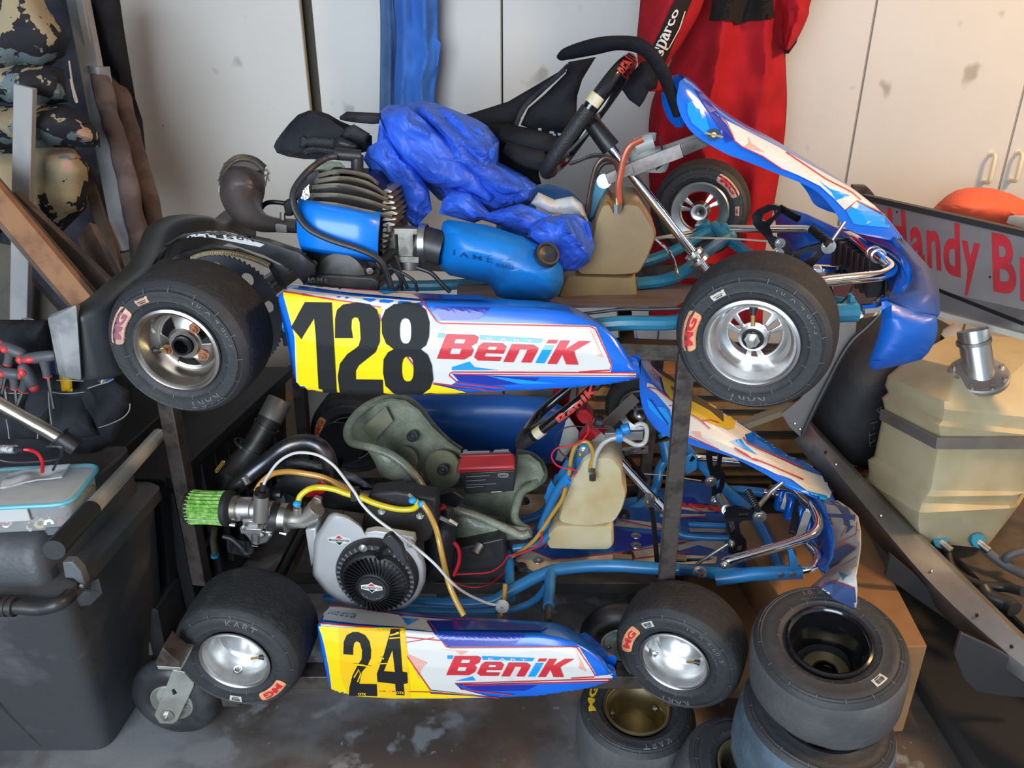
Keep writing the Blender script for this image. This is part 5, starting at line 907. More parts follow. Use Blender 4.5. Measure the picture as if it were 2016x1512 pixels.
mk('hose_clip', join(cyl(K(*D4(1215, 370), 1.66), K(*D4(1270, 370), 1.66), .017, 14), cyl(K(*D4(1270, 320), 1.67), K(*D4(1340, 300), 1.67), .013, 12)), MATS['bright blue sleeve'], k2, 'blue hose clip')
wire_r = mat('red wire', (.55, .012, .03), .45)
T2('wire', D4, [(945, 270), (950, 340), (880, 430), (780, 470), (660, 490), (605, 560), (640, 640), (720, 680), (800, 690), (838, 720), (780, 770)], .0022, wire_r, l=1.64, sm=8); T2('wire', D4, [(1160, 300), (1000, 300), (800, 285), (680, 330), (640, 420), (700, 540), (830, 640), (780, 760)], .0018, blk, l=1.66, sm=8)
T2('wire', D4, [(720, 860), (690, 1000), (600, 1150), (530, 1190)], .0025, wire_r, l=1.66, sm=8); T2('wire', D4, [(510, 1290), (490, 1400), (330, 1480), (200, 1510), (0, 1560), (-200, 1600)], .0028, wire_r, l=1.62, sm=8)
T2('wire', D2, [(2016, 680), (1950, 770), (1830, 840), (1650, 855), (1500, 860)], .0022, wire_r, l=1.56, sm=8); T2('wire', D2, [(1990, 830), (1850, 950), (1700, 990), (1560, 970), (1440, 920)], .002, redhub, l=1.55, sm=8); T2('wire', D2, [(1480, 540), (1530, 620), (1530, 740), (1480, 870)], .0045, wire_r, l=1.50, sm=8)
T2('steering_link', D4, [(1545, 1060), (1570, 1200), (1600, 1540), (1610, 1700)], .0065, blk_metal, l=1.62, sm=0); T2('steering_link', D4, [(1310, 560), (1420, 700), (1500, 800)], .006, blk_metal, l=1.95, sm=0)
mk('steering_arm', prism(kp(D4, [(1285, 510), (1320, 495), (1520, 480), (1520, 540), (1340, 550), (1290, 540)], 1.98), N * .008, [kp(D4, ringpath(1385, 516, 18, 12, 2, 10), 1.98), kp(D4, ringpath(1466, 503, 26, 16, 2, 10), 1.98)]), alu, k2); mks('rod_end', (cyl(K(*D4(1310, 545), 1.96), K(*D4(1310, 500), 1.96), .012), lathe([(-.008, .006), (-.008, .016), (.008, .016), (.008, .006)], K(*D4(1525, 985), 1.72), N, 20, loop=True)), steel, k2)
# seat
seat = mk('seat', sheet(px(D3, [(90, 440), (130, 330), (240, 230), (330, 190), (430, 170), (540, 190), (640, 260), (740, 390), (860, 500), (960, 570), (960, 700), (950, 840), (900, 880), (800, 885), (700, 800), (600, 720), (520, 650), (430, 600), (330, 540), (200, 510), (110, 500)]), 1.80, -.05, plane=K, amp=.004, u=.8), fibre, k2, 'green tinted fibreglass seat', smooth=80)
mk('seat_rim', tube([K(*D3(x, y), l) for x, y, l in ((960, 570, 1.86), (860, 500, 1.87), (740, 380, 1.87), (640, 250, 1.87), (540, 180, 1.86), (420, 168, 1.85), (300, 200, 1.82), (190, 270, 1.78), (110, 370, 1.73), (95, 450, 1.70), (130, 510, 1.68), (250, 540, 1.67), (400, 590, 1.66), (520, 670, 1.65), (620, 780, 1.64), (670, 860, 1.63))], .012, 12, sm=5, flat=.8), fibre, seat, smooth=80)
mk('seat_side', sheet(px(D3, [(240, 560), (420, 600), (540, 690), (640, 800), (680, 860), (660, 880), (500, 820), (350, 770), (290, 640)]), 1.66, .02, plane=K, amp=.003, u=.8), fibre, seat, smooth=80)
mk('seat_pan', sheet(px(D3, [(700, 800), (900, 860), (1300, 850), (1380, 600), (1480, 600), (1560, 660), (1598, 750), (1560, 815), (1440, 870), (1390, 960), (1370, 1080), (1340, 1140), (1100, 1100), (920, 1010), (780, 900)]), 1.80, -.03, plane=K, amp=.006, u=.9), fibre, seat, smooth=80)
mk('seat_rim', tube([K(*D3(x, y), l) for x, y, l in ((1380, 590, 1.9), (1490, 610, 1.9), (1570, 680, 1.88), (1590, 770, 1.84), (1520, 830, 1.80), (1430, 880, 1.77), (1390, 970, 1.74), (1370, 1070, 1.71), (1400, 1130, 1.69), (1470, 1180, 1.67))], .012, 12, sm=5), fibre, seat, smooth=80)
mk('seat_side', sheet(px(D3, [(900, 1005), (1000, 1020), (1200, 1090), (1340, 1140), (1490, 1160), (1510, 1200), (1480, 1235), (1380, 1250), (1200, 1260), (1000, 1300), (900, 1290), (860, 1150)]), 1.66, .03, plane=K, amp=.004, u=.9), fibre, seat, smooth=80)
mk('seat_rim', tube([K(*D3(x, y), 1.64) for x, y in ((900, 1020), (1050, 1060), (1200, 1120), (1330, 1180), (1420, 1220), (1490, 1200))], .011, 12, sm=5), fibre, seat, smooth=80)
pad = mat('seat mount pad', (.20, .20, .12), .6, c2=(.26, .25, .15), sc=20)
for (x, y, r, bb) in ((525, 640, .036, 0), (820, 715, .052, 1)): q = K(*D3(x, y), 1.765); mk('mount_pad', disc_caps([(0, r), (.008, r * 1.02)], q, (N + FW * .25 + UP * -.3), 32), pad, seat)
for x, y, l in ((587, 463, 1.80), (820, 720, 1.75)): q = K(*D3(x, y), l - .02); mk('seat_bolt', lathe([(.01, .016), (-.002, .015), (-.004, .010), (-.002, .006), (-.004, .0001)], q, (N + UP * -.3), 20), blk, seat)
mk('seat_pad', prism([K(*D3(x, y), 1.79) for x, y in ((200, 400), (385, 235), (440, 345), (290, 505))], N * .004), mat('tan foam pad', (.26, .25, .16), .8, c2=(.20, .20, .13), sc=12), seat, 'tan foam back pad'); mk('seat_stay', prism(kp(D3, [(780, 920), (900, 880), (990, 940), (920, 1010), (800, 980)], 1.62), N * .02), blk, seat, bevel=.003)
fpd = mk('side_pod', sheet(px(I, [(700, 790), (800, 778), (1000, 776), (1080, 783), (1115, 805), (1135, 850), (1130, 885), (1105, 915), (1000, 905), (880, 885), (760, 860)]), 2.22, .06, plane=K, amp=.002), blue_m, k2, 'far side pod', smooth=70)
mk('pod_end', sheet(px(D4, [(770, 200), (860, 330), (850, 420), (700, 620), (640, 600), (700, 380), (740, 230)]), 2.12, .03, plane=K, amp=0, u=.7), white, fpd)
# engine
sil = mat('silver engine paint', (.62, .625, .63), .36, .35, c2=(.54, .54, .54), sc=5, coat=.2)
e2 = mk('engine', prism(kp(D2, [(560, 380), (600, 180), (640, 60), (900, 40), (1300, 110), (1312, 390), (1240, 520), (1180, 560), (600, 460)], 1.44), N * .05), mat('dusty black crankcase', (.022, .022, .024), .55, c2=(.06, .06, .06), sc=40, lo=.6, hi=.75), k2, 'four stroke engine', bevel=.006)
def ins(P, f): c = (sum(q[0] for q in P) / len(P), sum(q[1] for q in P) / len(P)); return [(c[0] + (x - c[0]) * f, c[1] + (y - c[1]) * f) for x, y in P]
SH = [tuple(q.xy) for q in fillet([V((*a, 0)) for a in [(75, 870), (90, 520), (130, 440), (240, 265), (300, 235), (420, 270), (560, 370), (590, 455), (1070, 485), (1100, 570), (1165, 640), (1208, 780), (1200, 930), (1130, 1080), (1000, 1200), (700, 1230), (400, 1170), (200, 1030)]], 40, 3, True)]
mk('shroud', fixn(loft([kp(D2, SH, 1.46), kp(D2, SH, 1.39), kp(D2, ins(SH, .985), 1.375), kp(D2, ins(SH, .95), 1.365), kp(D2, ins(SH, .90), 1.36)])), sil, e2, 'silver blower shroud', smooth=50)
fc = K(*D2(715, 868), 1.35); mk('starter_housing', lathe([(.02, .094), (-.004, .093), (-.012, .088), (-.014, .078), (-.010, .074)], fc, N, 56), blk, e2)
mk('intake_slots', join(*[prism([fc - N * .013 + (FW * cos(a + d) + UP * sin(a + d)) * r for d, r in ((-.03, .079), (.03, .079), (.03, .0875), (-.03, .0875))], N * -.003) for a in [2 * pi * i / 40 for i in range(40)]]), mat('dark grey screen', (.16, .16, .17), .5, .3), e2, kind='stuff')
gc = K(*D2(700, 935), 1.325); mk('fan_grille', join(lathe([(.012, .076), (-.004, .073), (-.008, .068)], gc, N, 48), lathe([(-.010, .040), (-.016, .038), (-.016, .036)], gc, N, 40)), blk, e2)
for i in range(40):
    a = 2 * pi * i / 40; d = FW * cos(a) + UP * sin(a); d2 = FW * cos(a + .22) + UP * sin(a + .22); mk('grille_slat', bar(gc - N * .015 + d * .036, gc - N * .009 + d2 * .070, .0022, .012, N), blk_metal, e2)
hc = gc - N * .022; mk('grille_hub', disc_caps([(.01, .038), (0, .037), (-.003, .034)], hc, N, 40), blk, e2); mk('hub_ring', lathe([(-.003, .034), (-.0045, .0335), (-.0045, .0315), (-.003, .031)], hc, N, 40, loop=True), blk_metal, e2)
def emblem(c, s, ring=True):
    a, b = FW, UP
    def P(pts, d): return [c - N * d + (a * x + b * y) * s for x, y in pts]
    dia = [(-.25, .38), (0, .62), (.25, .38), (1, .2), (1, -.2), (.25, -.38), (0, -.62), (-.25, -.38), (-1, -.2), (-1, .2)]
    if ring: mk('emblem_border', prism(P([(x * 1.12, y * 1.18) for x, y in dia], .0005), N * -.001), ink, e2)
    mk('emblem', prism(P(dia, .002), N * -.0005), white, e2); mk('emblem_top', prism(P([(-.30, .20), (0, .50), (.30, .20)], .003), N * -.0005), red, e2); mk('emblem_bottom', prism(P([(-.30, -.2), (.30, -.2), (0, -.5)], .003), N * -.0005), ink, e2)
    t_ = text2('BRIGGS&STRATTON', .01); v = [c - N * .004 + (a * (-.9 + 1.8 * x) + b * (-.11 + .22 * y)) * s for x, y in t_[0]]; mk('emblem_lettering', (v, t_[1]), ink, e2, smooth=0)
emblem(K(*D2(345, 515), 1.362), .0255); emblem(hc - N * .003 + UP * .006, .0235, False)
t_ = text2('RACING', .01, 1.2); v = []
for x, y in t_[0]: a = R(210 + 120 * x); r_ = .0285 - .006 * y; v.append(hc - N * .0045 + (FW * cos(a) + UP * sin(a)) * r_)
mk('hub_lettering', (v, t_[1]), MATS['dark grey screen'], e2, smooth=0)
mk('starter_handle', join(prism(kp(D2, [(760, 540), (785, 500), (835, 470), (860, 480), (960, 590), (1015, 750), (985, 775), (930, 720), (840, 600), (790, 560)], 1.265), N * .018), cyl(K(*D2(860, 620), 1.29), K(*D2(760, 660), 1.33), .007)), mat('worn black handle', (.035, .035, .04), .35), e2, 'recoil starter grip', bevel=.003); mk('handle_ferrule', cyl(K(*D2(790, 640), 1.31), K(*D2(745, 665), 1.33), .0125), blk_metal, e2)
mk('starter_bracket', sheet(px(D2, [(520, 700), (530, 570), (620, 550), (780, 590), (740, 640), (620, 680), (560, 740)]), 1.345, .012, plane=K, amp=0, u=.5), blk_gloss, e2)
for x, y, l in ((580, 598, 1.335), (1052, 560, 1.36)): hexbolt(e2, K(*D2(x, y), l), -N, .006, .006)
for x, y in ((765, 235), (1145, 280)): hexbolt(e2, K(*D2(x, y), 1.44), (UP - N).normalized(), .006, .007)
mk('mount_flange', prism(kp(D2, [(590, 450), (700, 430), (1080, 490), (1095, 560), (1060, 600), (1000, 560), (600, 500)], 1.365), N * .02), sil, e2, bevel=.002); mk('shroud_clip', box(K(*D2(345, 262), 1.38), .013, .02, .008, FW, N), blk, e2)
mk('crankcase', sheet(px(D2, [(1180, 480), (1310, 380), (1320, 140), (1480, 210), (1505, 330), (1500, 520), (1470, 700), (1450, 900), (1200, 930)]), 1.52, .04, plane=K, amp=.003), MATS['dusty black crankcase'], e2, smooth=50)
mk('hose_clamp', bar(K(*D2(1340, 295), 1.47), K(*D2(1510, 370), 1.47), .004, .010), steel, e2); mk('clamp_screw', cyl(K(*D2(1430, 320), 1.465), K(*D2(1510, 370), 1.465), .006), steel, e2); mk('red_terminal', cyl(K(*D2(1310, 220), 1.48), K(*D2(1390, 185), 1.48), .006), redhub, e2)
mk('engine_side', prism(kp(D2, [(0, 420), (110, 400), (100, 700), (60, 800)], 1.42), N * .06), sil, e2, bevel=.004)
mk('engine_mount', prism(kp(I, [(900, 1080), (990, 1060), (1000, 1150), (860, 1180), (850, 1100)], 1.60), N * .1), blk, k2, bevel=.004); mk('brake_master', cyl(K(935, 1090, 1.58), K(945, 1072, 1.60), .013), steel, k2)
# carburettor group
c2k = mk('carburettor', join(cyl(K(*D1(500, 860), 1.40), K(*D1(620, 860), 1.40), .027, 20), cyl(K(*D1(610, 870), 1.40), K(*D1(770, 880), 1.40), .024, 20), box(K(*D1(630, 985), 1.39), .05, .05, .016, FW, N), box(K(*D1(630, 960), 1.40), .036, .05, .04, FW, N)), alu_dull, k2, 'cast alloy carburettor', bevel=.002)
mk('slide_body', [(cyl(K(*D1(672, 940), 1.37), K(*D1(678, 740), 1.37), .0165, 24), mat('warm cast alloy', (.42, .40, .36), .45, .8)), (cyl(K(*D1(680, 750), 1.37), K(*D1(684, 715), 1.37), .017, 24, .015), blk_metal), (cyl(K(*D1(686, 715), 1.37), K(*D1(690, 670), 1.37), .007, 12), blk)], None, c2k)
fb = [(525, 1000), (760, 1040), (745, 1080), (720, 1120), (640, 1145), (600, 1130), (570, 1080), (530, 1040)]; mk('float_bowl', prism(kp(D1, fb, 1.37), N * .05), alu_dull, c2k, bevel=.003)
for x, y in ((540, 1003), (680, 1062), (625, 940), (740, 1060)): hexbolt(c2k, K(*D1(x, y), 1.365), -N, .004, .005)
mk('port_stub', join(lathe([(-.012, .0045), (-.012, .0068), (.01, .0068)], K(*D1(512, 912), 1.385), N, 16), lathe([(-.012, .0035), (-.012, .0062), (.01, .0062)], K(*D1(716, 997), 1.38), N, 16)), steel, c2k); mk('bowl_clip', tube(kp(D1, [(600, 1060), (600, 1140), (650, 1150), (655, 1060)], 1.365), .0012, 6), steel, c2k)
mk('choke_knob', cyl(K(*D1(760, 745), 1.40), K(*D1(830, 750), 1.40), .009, 8), blk_metal, c2k)
for x0, x1, r_, m_, n_ in ((755, 835, .030, blk, 'intake_boot'), (835, 885, .0345, steel, 'intake_clamp')): mk(n_, cyl(K(*D1(x0, 925), 1.40), K(*D1(x1, 930), 1.40), r_, 32), m_, c2k)
mk('clamp_screw', cyl(K(*D1(820, 1035), 1.38), K(*D1(870, 1050), 1.38), .006, 8), steel, c2k)
mani = mk('intake_manifold', join(tube([K(*D1(x, y), 1.41) for x, y in ((880, 940), (980, 935), (1050, 900), (1100, 850))], .021, 18, sm=5), cyl(K(*D1(950, 900), 1.39), K(*D1(952, 850), 1.39), .009), prism(kp(D1, [(1010, 850), (1080, 770), (1130, 790), (1140, 900), (1100, 960), (1050, 940)], 1.43), N * .012), prism(kp(D1, [(890, 975), (1000, 985), (1110, 935), (1110, 960), (1000, 1010), (920, 1000)], 1.385), N * .02)), MATS['warm cast alloy'], k2, 'cast intake manifold', bevel=.001)
mk('fitting', cyl(K(*D1(950, 845), 1.39), K(*D1(952, 815), 1.39), .007), brass, mani)
# green filter
fa, fb_ = K(*D1(150, 845), 1.395), K(*D1(410, 855), 1.395); fx = (fb_ - fa).normalized(); L = (fb_ - fa).length; gm = mat('green filter gauze', (.13, .42, .05), .75, c2=(.45, .72, .22), sc=90, lo=.4, hi=.65, bump=.8, bsc=260); rr = []
flt = mk('air_filter', cyl(fa - fx * .008, fa + fx * .004, .0385, 40), mat('soft black rubber', (.018, .018, .02), .65), k2, 'green pleated cone filter', bevel=.003)
for i in range(5):
    s = i / 4; o_ = fa + fx * (L * s); _, u_, b_ = frame(fx, N); rr.append([o_ + (u_ * cos(t) + b_ * sin(t)) * ((.0352 + .0028 * cos(t * 26)) * (1 + .05 * (2 * s - 1) ** 2)) for t in [2 * pi * j / 208 for j in range(208)]])
mk('pleated_gauze', loft(rr), gm, flt, smooth=30); mk('filter_collar', disc_caps([(0, .041), (.012, .041), (.018, .030), (.024, .028)], fb_, fx, 40), MATS['soft black rubber'], flt)
mk('filter_clamp', disc_caps([(0, .0295), (.011, .0295)], fb_ + fx * .019, fx, 40), mat('brassy clamp', (.40, .35, .26), .35, .9), flt)
mk('clamp_screw', cyl(K(*D1(440, 980), 1.365), K(*D1(480, 985), 1.365), .005, 8), steel, flt); mk('filter_seam', bar(fa - N * .0385 - UP * .006, fb_ - N * .0385 - UP * .008, .002, .0012), white, flt)
T2('fuel_hose', D1, [(640, 720, 1.42), (680, 660, 1.42), (760, 595, 1.44), (880, 575, 1.46), (1010, 590, 1.47), (1150, 620, 1.47), (1300, 690, 1.46), (1400, 745, 1.45), (1530, 785, 1.45), (1680, 790, 1.46)], .0068, oranh, sm=8, label='orange hose')
T2('fuel_hose', D1, [(955, 820, 1.39), (975, 760, 1.40), (1040, 710, 1.41), (1120, 695, 1.42), (1230, 710, 1.42), (1330, 745, 1.42), (1430, 770, 1.42), (1550, 820, 1.42), (1700, 860, 1.42), (1820, 862, 1.42), (1870, 830, 1.42), (1850, 795, 1.42)], .0068, yelh, sm=8, label='yellow hose')
T2('fuel_hose', D2, [(1160, 150, 1.41), (1230, 250, 1.40), (1300, 400, 1.38), (1340, 560, 1.36), (1380, 750, 1.35), (1430, 950, 1.34), (1500, 1120, 1.32), (1580, 1270, 1.30)], .0064, ambh, sm=8, label='amber hose'); T2('fuel_hose', E2, [(1205, -30, 1.49), (1200, 40, 1.47), (1190, 110, 1.45), (1170, 165, 1.42)], .006, ambh)
T2('throttle_cable', D1, [(690, 690, 1.37), (720, 620, 1.37), (800, 510, 1.37), (900, 445, 1.37), (1000, 430, 1.37), (1120, 455, 1.37), (1230, 530, 1.37), (1320, 640, 1.37), (1390, 735, 1.37), (1450, 830, 1.36), (1560, 940, 1.35), (1720, 1055, 1.34), (1850, 1150, 1.33), (2000, 1280, 1.32), (2100, 1390, 1.33), (2200, 1480, 1.36), (2330, 1550, 1.40), (2440, 1590, 1.42), (2510, 1585, 1.42)], .0032, whc, sm=8, label='white throttle cable')
mk('cable_end', lathe([(-.006, .004), (-.006, .015), (.004, .016), (.004, .004)], K(*E2(1188, 103), 1.42), N, 24, loop=True), whc, k2)
fp_c = K(*D1(1815, 750), 1.47); fp2 = mk('fuel_pump', disc_caps([(0, .026), (.012, .026), (.014, .022)], fp_c, (UP - N * .4).normalized(), 36), blk, k2, 'round black pulse pump'); mk('pump_ribs', join(*[bar(fp_c + (UP - N * .4).normalized() * .016 + (FW * cos(a) + N * sin(a)) * .012, fp_c + (UP - N * .4).normalized() * .016 + (FW * cos(a) + N * sin(a)) * .022, .002, .004) for a in [2 * pi * i / 20 for i in range(20)]]), blk_metal, fp2, kind='stuff'); mk('pump_nipple', cyl(K(*D1(1800, 745), 1.45), K(*D1(1845, 790), 1.42), .0045), clear, fp2)
clipb = mat('cyan hose clip', (.02, .36, .75), .4)
for x, y, l in ((950, 822, 1.385), (1692, 783, 1.45), (1832, 795, 1.415), (1900, 822, 1.41)): mk('hose_clip', ball(K(*D1(x, y), l), .0095, 1, 1, .8, 12), clipb, k2, 'cyan hose clip', smooth=80)
mk('cable_tie', box(K(*D1(1393, 745), 1.385), .012, .03, .02, FW, N), blk, k2)
# exhaust
ex2 = mk('exhaust_silencer', tube([K(*D1(x, y), l) for x, y, l in ((785, 100, 1.72), (740, 180, 1.70), (690, 270, 1.68), (620, 380, 1.66), (560, 460, 1.64), (480, 560, 1.62), (430, 620, 1.60), (400, 720, 1.58))], [.031, .031, .031, .029, .030, .036, .040, .030], 26), mat('sooty black pipe', (.028, .027, .026), .42, .5, c2=(.07, .065, .06), sc=8), k2, 'black exhaust silencer')
mk('silencer_tip', disc_caps([(0, .032), (.055, .032), (.058, .030)], K(*D1(740, 180), 1.70), K(*D1(785, 95), 1.72) - K(*D1(740, 180), 1.70), 30), mat('stained steel tip', (.26, .25, .23), .4, .8), ex2, 'stained steel end'); mk('pipe_ring', join(*[lathe([(-.003, .031), (-.003, .0345), (.003, .0345), (.003, .031)], K(*D1(x, y), l), K(*D1(600, 410), 1.66) - K(*D1(690, 270), 1.68), 26, loop=True) for x, y, l in ((715, 225, 1.69), (600, 405, 1.655), (560, 380, 1.66))]), MATS['sooty black pipe'], ex2)
T2('exhaust_header', D1, [(440, 740, 1.46), (560, 620, 1.47), (700, 510, 1.49), (830, 410, 1.50), (930, 360, 1.51), (1040, 350, 1.52), (1130, 390, 1.52), (1190, 480, 1.52), (1210, 620, 1.52)], .0185, mat('blued steel pipe', (.07, .075, .09), .3, .85, c2=(.16, .13, .11), sc=9), seg=18, label='blued steel header pipe')
mk('pipe_clamp', join(cyl(K(*D1(540, 605), 1.46), K(*D1(570, 660), 1.46), .012)), steel, k2); spring(k2, [K(*D1(330, 580), 1.56), K(*D1(390, 500), 1.56)], .004, .0012, 14, brass)
mk('chain_guard', sheet(px(D1, [(760, 560), (870, 480), (1000, 475), (1200, 520), (1400, 600), (1540, 700), (1700, 640), (1800, 620), (1900, 700), (1900, 760), (1700, 760), (1500, 760), (1300, 680), (1100, 600), (900, 560)]), 1.56, .02, plane=K, amp=.002, u=.8), MATS['scuffed black plastic'], k2, 'black chain guard')
mk('clutch_cover', sheet(px(D1, [(760, 700), (900, 560), (1200, 600), (1450, 720), (1740, 700), (1900, 760), (1940, 900), (1500, 900), (1200, 860), (1000, 800)]), 1.53, .02, plane=K, amp=.004, u=.8), MATS['dusty black crankcase'], k2)
T2('rubber_hose', D1, [(385, 1070), (450, 1090), (520, 1150), (560, 1200), (600, 1190), (605, 1150)], .0055, blk, l=1.38); mk('lower_fins', join(*[bar(K(*D1(430 + i * 20, 1090 + i * 3), 1.50), K(*D1(440 + i * 19, 1190 + i * 5), 1.50), .012, .003, N) for i in range(8)]), blk, k2, kind='stuff'); T2('fuel_hose', D1, [(320, 1010), (310, 1100), (320, 1200)], .008, mat('olive hose', (.14, .13, .08), .5), l=1.55); mk('hose_clip', cyl(K(*D1(320, 1205), 1.55), K(*D1(322, 1225), 1.55), .010), clipb, k2, 'cyan hose clip')
mk('heat_shield', sheet(px(D1, [(1010, 770), (1080, 690), (1130, 640), (1200, 680), (1150, 740), (1060, 770)]), 1.45, .01, plane=K, amp=0, u=.5), redhub, k2, 'red anodised plate')
# rear bumper of lower kart
rg = []
for x0, y0, x1, y1, l in ((256, 1212, 272, 1290, 1.36), (275, 1195, 300, 1296, 1.37), (300, 1160, 330, 1270, 1.44), (325, 1120, 350, 1220, 1.52), (345, 1080, 370, 1160, 1.62), (370, 1040, 390, 1110, 1.74), (420, 990, 430, 1050, 1.9)): a, b = K(x0, y0, l), K(x1, y1, l); rg.append(fillet([a + FW * .045, a, b, b + FW * .04], .012, 3, True))
mk('rear_bumper', fixn(loft(rg)), MATS['scuffed black bumper'], k2, 'black plastic rear bumper', smooth=60)
mk('bumper_end', fixn(loft([[K(254, 1214, 1.352), K(274, 1193, 1.352), K(301, 1290, 1.352), K(274, 1294, 1.352)], [K(257, 1212, 1.365), K(278, 1190, 1.365), K(305, 1288, 1.365), K(276, 1292, 1.365)]])), MATS['scraped grey plastic'], k2, 'scraped grey bumper end', bevel=.004)
# front end
fp = panel(k2, [(1258, 705), (1262, 790), (1285, 838), (1320, 862), (1380, 882), (1440, 900), (1500, 930), (1550, 960), (1590, 975), (1625, 988)], [(1264, 712), (1296, 762), (1345, 798), (1400, 830), (1450, 860), (1505, 896), (1555, 932), (1600, 962), (1636, 980), (1646, 988)], None, None, 1.70, .13, 'steering fairing, white and blue with yellow number plate')
area_('white_wedge', fp, F4, [(470, 370), (520, 390), (600, 460), (720, 560), (850, 640), (1130, 590), (1400, 760), (1750, 990), (2330, 1340), (2355, 1440), (2300, 1460), (2280, 1520), (2100, 1480), (1900, 1330), (1740, 1270), (1640, 1220), (1450, 1140), (1180, 1030), (850, 890), (720, 780), (700, 640), (560, 480), (465, 410)], white, .0018, 9)
area_('yellow_plate', fp, F4, [(600, 300), (740, 380), (1000, 540), (1240, 660), (1345, 760), (1330, 830), (1280, 845), (1100, 780), (860, 660), (720, 560), (640, 460)], mat('ochre number plate', (.62, .44, .02), .5), .003, 9)
for P in ([(865, 480), (1220, 680), (1225, 770), (1100, 660), (860, 530)], [(870, 470), (1060, 570), (1090, 610), (1060, 600), (860, 500)], [(700, 410), (740, 430), (740, 470), (710, 450)]): area_('plate_digit', fp, F4, P, mat('brown black digit', (.07, .05, .03), .6), .0045, 9)
area_('blue_flash', fp, F4, [(1440, 890), (1560, 850), (1750, 960), (2150, 1250), (2300, 1340), (2000, 1230), (1700, 1090), (1460, 970)], blue, .003, 9); area_('blue_fade', fp, F4, [(1280, 955), (1400, 930), (1440, 990), (1560, 1090), (1420, 1030)], blue_lt, .003, 9); area_('blue_tip', fp, D5, [(1300, 900), (1460, 960), (1610, 1000), (1615, 1040), (1500, 1000), (1350, 930)], blue_lt, .003, 8); area_('red_fade', fp, F4, [(910, 850), (1000, 860), (1010, 910), (1140, 990), (960, 900)], pink, .003, 9)
area_('recess_panel', fp, F4, [(465, 520), (560, 600), (650, 620), (720, 760), (690, 800), (560, 690), (480, 600)], blue_lt, .003, 9); rline(fp, F4, [(500, 530), (680, 780)], 3, blue_dk, .005)
for P in ([(465, 410), (560, 440), (720, 560), (850, 660), (1000, 750), (1090, 830)], [(680, 600), (720, 600), (730, 660)], [(835, 880), (900, 900), (1180, 1030)], [(1330, 1020), (1500, 1120), (1700, 1200), (2016, 1340)], [(1420, 920), (1460, 980), (1750, 1110), (2016, 1230)], [(1000, 750), (1100, 750), (1180, 780)]): rline(fp, F4, P, 2, off=.0045)
decal('fairing_lettering', quad(text2('BEN', .03), F4(510, 230), F4(590, 310), F4(570, 330), F4(510, 260)), fp, red, .004, 6)
T2('front_bumper', I, [(1425, 1108, 1.46), (1440, 1102, 1.46), (1500, 1085, 1.48), (1560, 1068, 1.50), (1600, 1052, 1.52), (1612, 1030, 1.56), (1600, 1000, 1.64), (1585, 985, 1.72), (1560, 965, 1.85), (1520, 960, 2.0)], .0105, chrome, seg=14, label='chrome bumper hoop')
T2('front_bumper', I, [(1578, 1124, 1.50), (1600, 1118, 1.50), (1610, 1095, 1.54), (1590, 1070, 1.6)], .0105, chrome); T2('front_bumper', I, [(1360, 902, 2.0), (1380, 902, 2.02), (1500, 915, 2.03), (1570, 930, 2.0)], .0105, chrome); T2('front_bumper', I, [(1503, 968, 1.98), (1530, 975, 1.97), (1545, 990, 1.9)], .011, chrome)
hexbolt(k2, K(1427, 1112, 1.445), -N, .007, .006)
nb = mk('nose_cone', loft([kp(F2, [(0, -60, 2.05), (0, 40, 2.05), (20, 200, 2.0)]), kp(F2, [(200, 0, 1.9), (180, 200, 1.88), (200, 400, 1.85)]), kp(F2, [(380, 160, 1.78), (400, 330, 1.75), (380, 500, 1.76)]), kp(F2, [(500, 300, 1.68), (500, 500, 1.66), (420, 640, 1.70)]), kp(F2, [(600, 480, 1.60), (580, 640, 1.60), (480, 760, 1.62)]), kp(F2, [(645, 680, 1.54), (600, 800, 1.54), (480, 860, 1.56)]), kp(F2, [(630, 860, 1.48), (590, 930, 1.48), (480, 960, 1.50)]), kp(F2, [(570, 1010, 1.42), (540, 1040, 1.42), (480, 980, 1.44)])], closed=False, caps=False), blue, k2, 'blue nose cone', smooth=70, sol=.008)
skin = mat('worn nose print', (.46, .44, .40), .5, c2=(.56, .54, .50), sc=8)
ov = mk('nose_skin', loft([kp(F2, [(400, 190, 1.80), (560, 300, 1.72), (680, 290, 1.66)]), kp(F2, [(500, 300, 1.70), (680, 350, 1.64), (800, 370, 1.56)]), kp(F2, [(570, 440, 1.62), (760, 450, 1.54), (880, 450, 1.48)]), kp(F2, [(630, 600, 1.56), (790, 610, 1.47), (908, 600, 1.40)]), kp(F2, [(645, 740, 1.50), (800, 740, 1.42), (910, 740, 1.34)]), kp(F2, [(625, 900, 1.44), (780, 880, 1.36), (895, 860, 1.30)]), kp(F2, [(560, 1030, 1.38), (760, 1000, 1.32), (880, 960, 1.27)]), kp(F2, [(380, 1190, 1.32), (640, 1140, 1.28), (860, 1060, 1.24)]), kp(F2, [(360, 1260, 1.31), (620, 1300, 1.27), (875, 1200, 1.235)]), kp(F2, [(500, 1420, 1.30), (660, 1460, 1.27), (870, 1350, 1.24)]), kp(F2, [(560, 1500, 1.30), (700, 1560, 1.28), (850, 1450, 1.25)])], closed=False, caps=False), skin, k2, 'printed outer skin of the nose', smooth=70, sol=.002)
nbl = mat('faded navy print', (.055, .10, .24), .5, c2=(.04, .07, .18), sc=7)
for P in ([(500, 310), (680, 290), (760, 310), (830, 380), (870, 460), (850, 560), (760, 640), (790, 560), (650, 510), (620, 590), (560, 430)], [(645, 810), (770, 745), (880, 790), (720, 900), (600, 980), (560, 1020), (640, 880)], [(400, 1270), (480, 1190), (590, 1130), (700, 1130), (860, 1190), (872, 1340), (860, 1450), (700, 1480), (560, 1420)]): area_('nose_print', ov, F2, P, nbl, .003, 7)
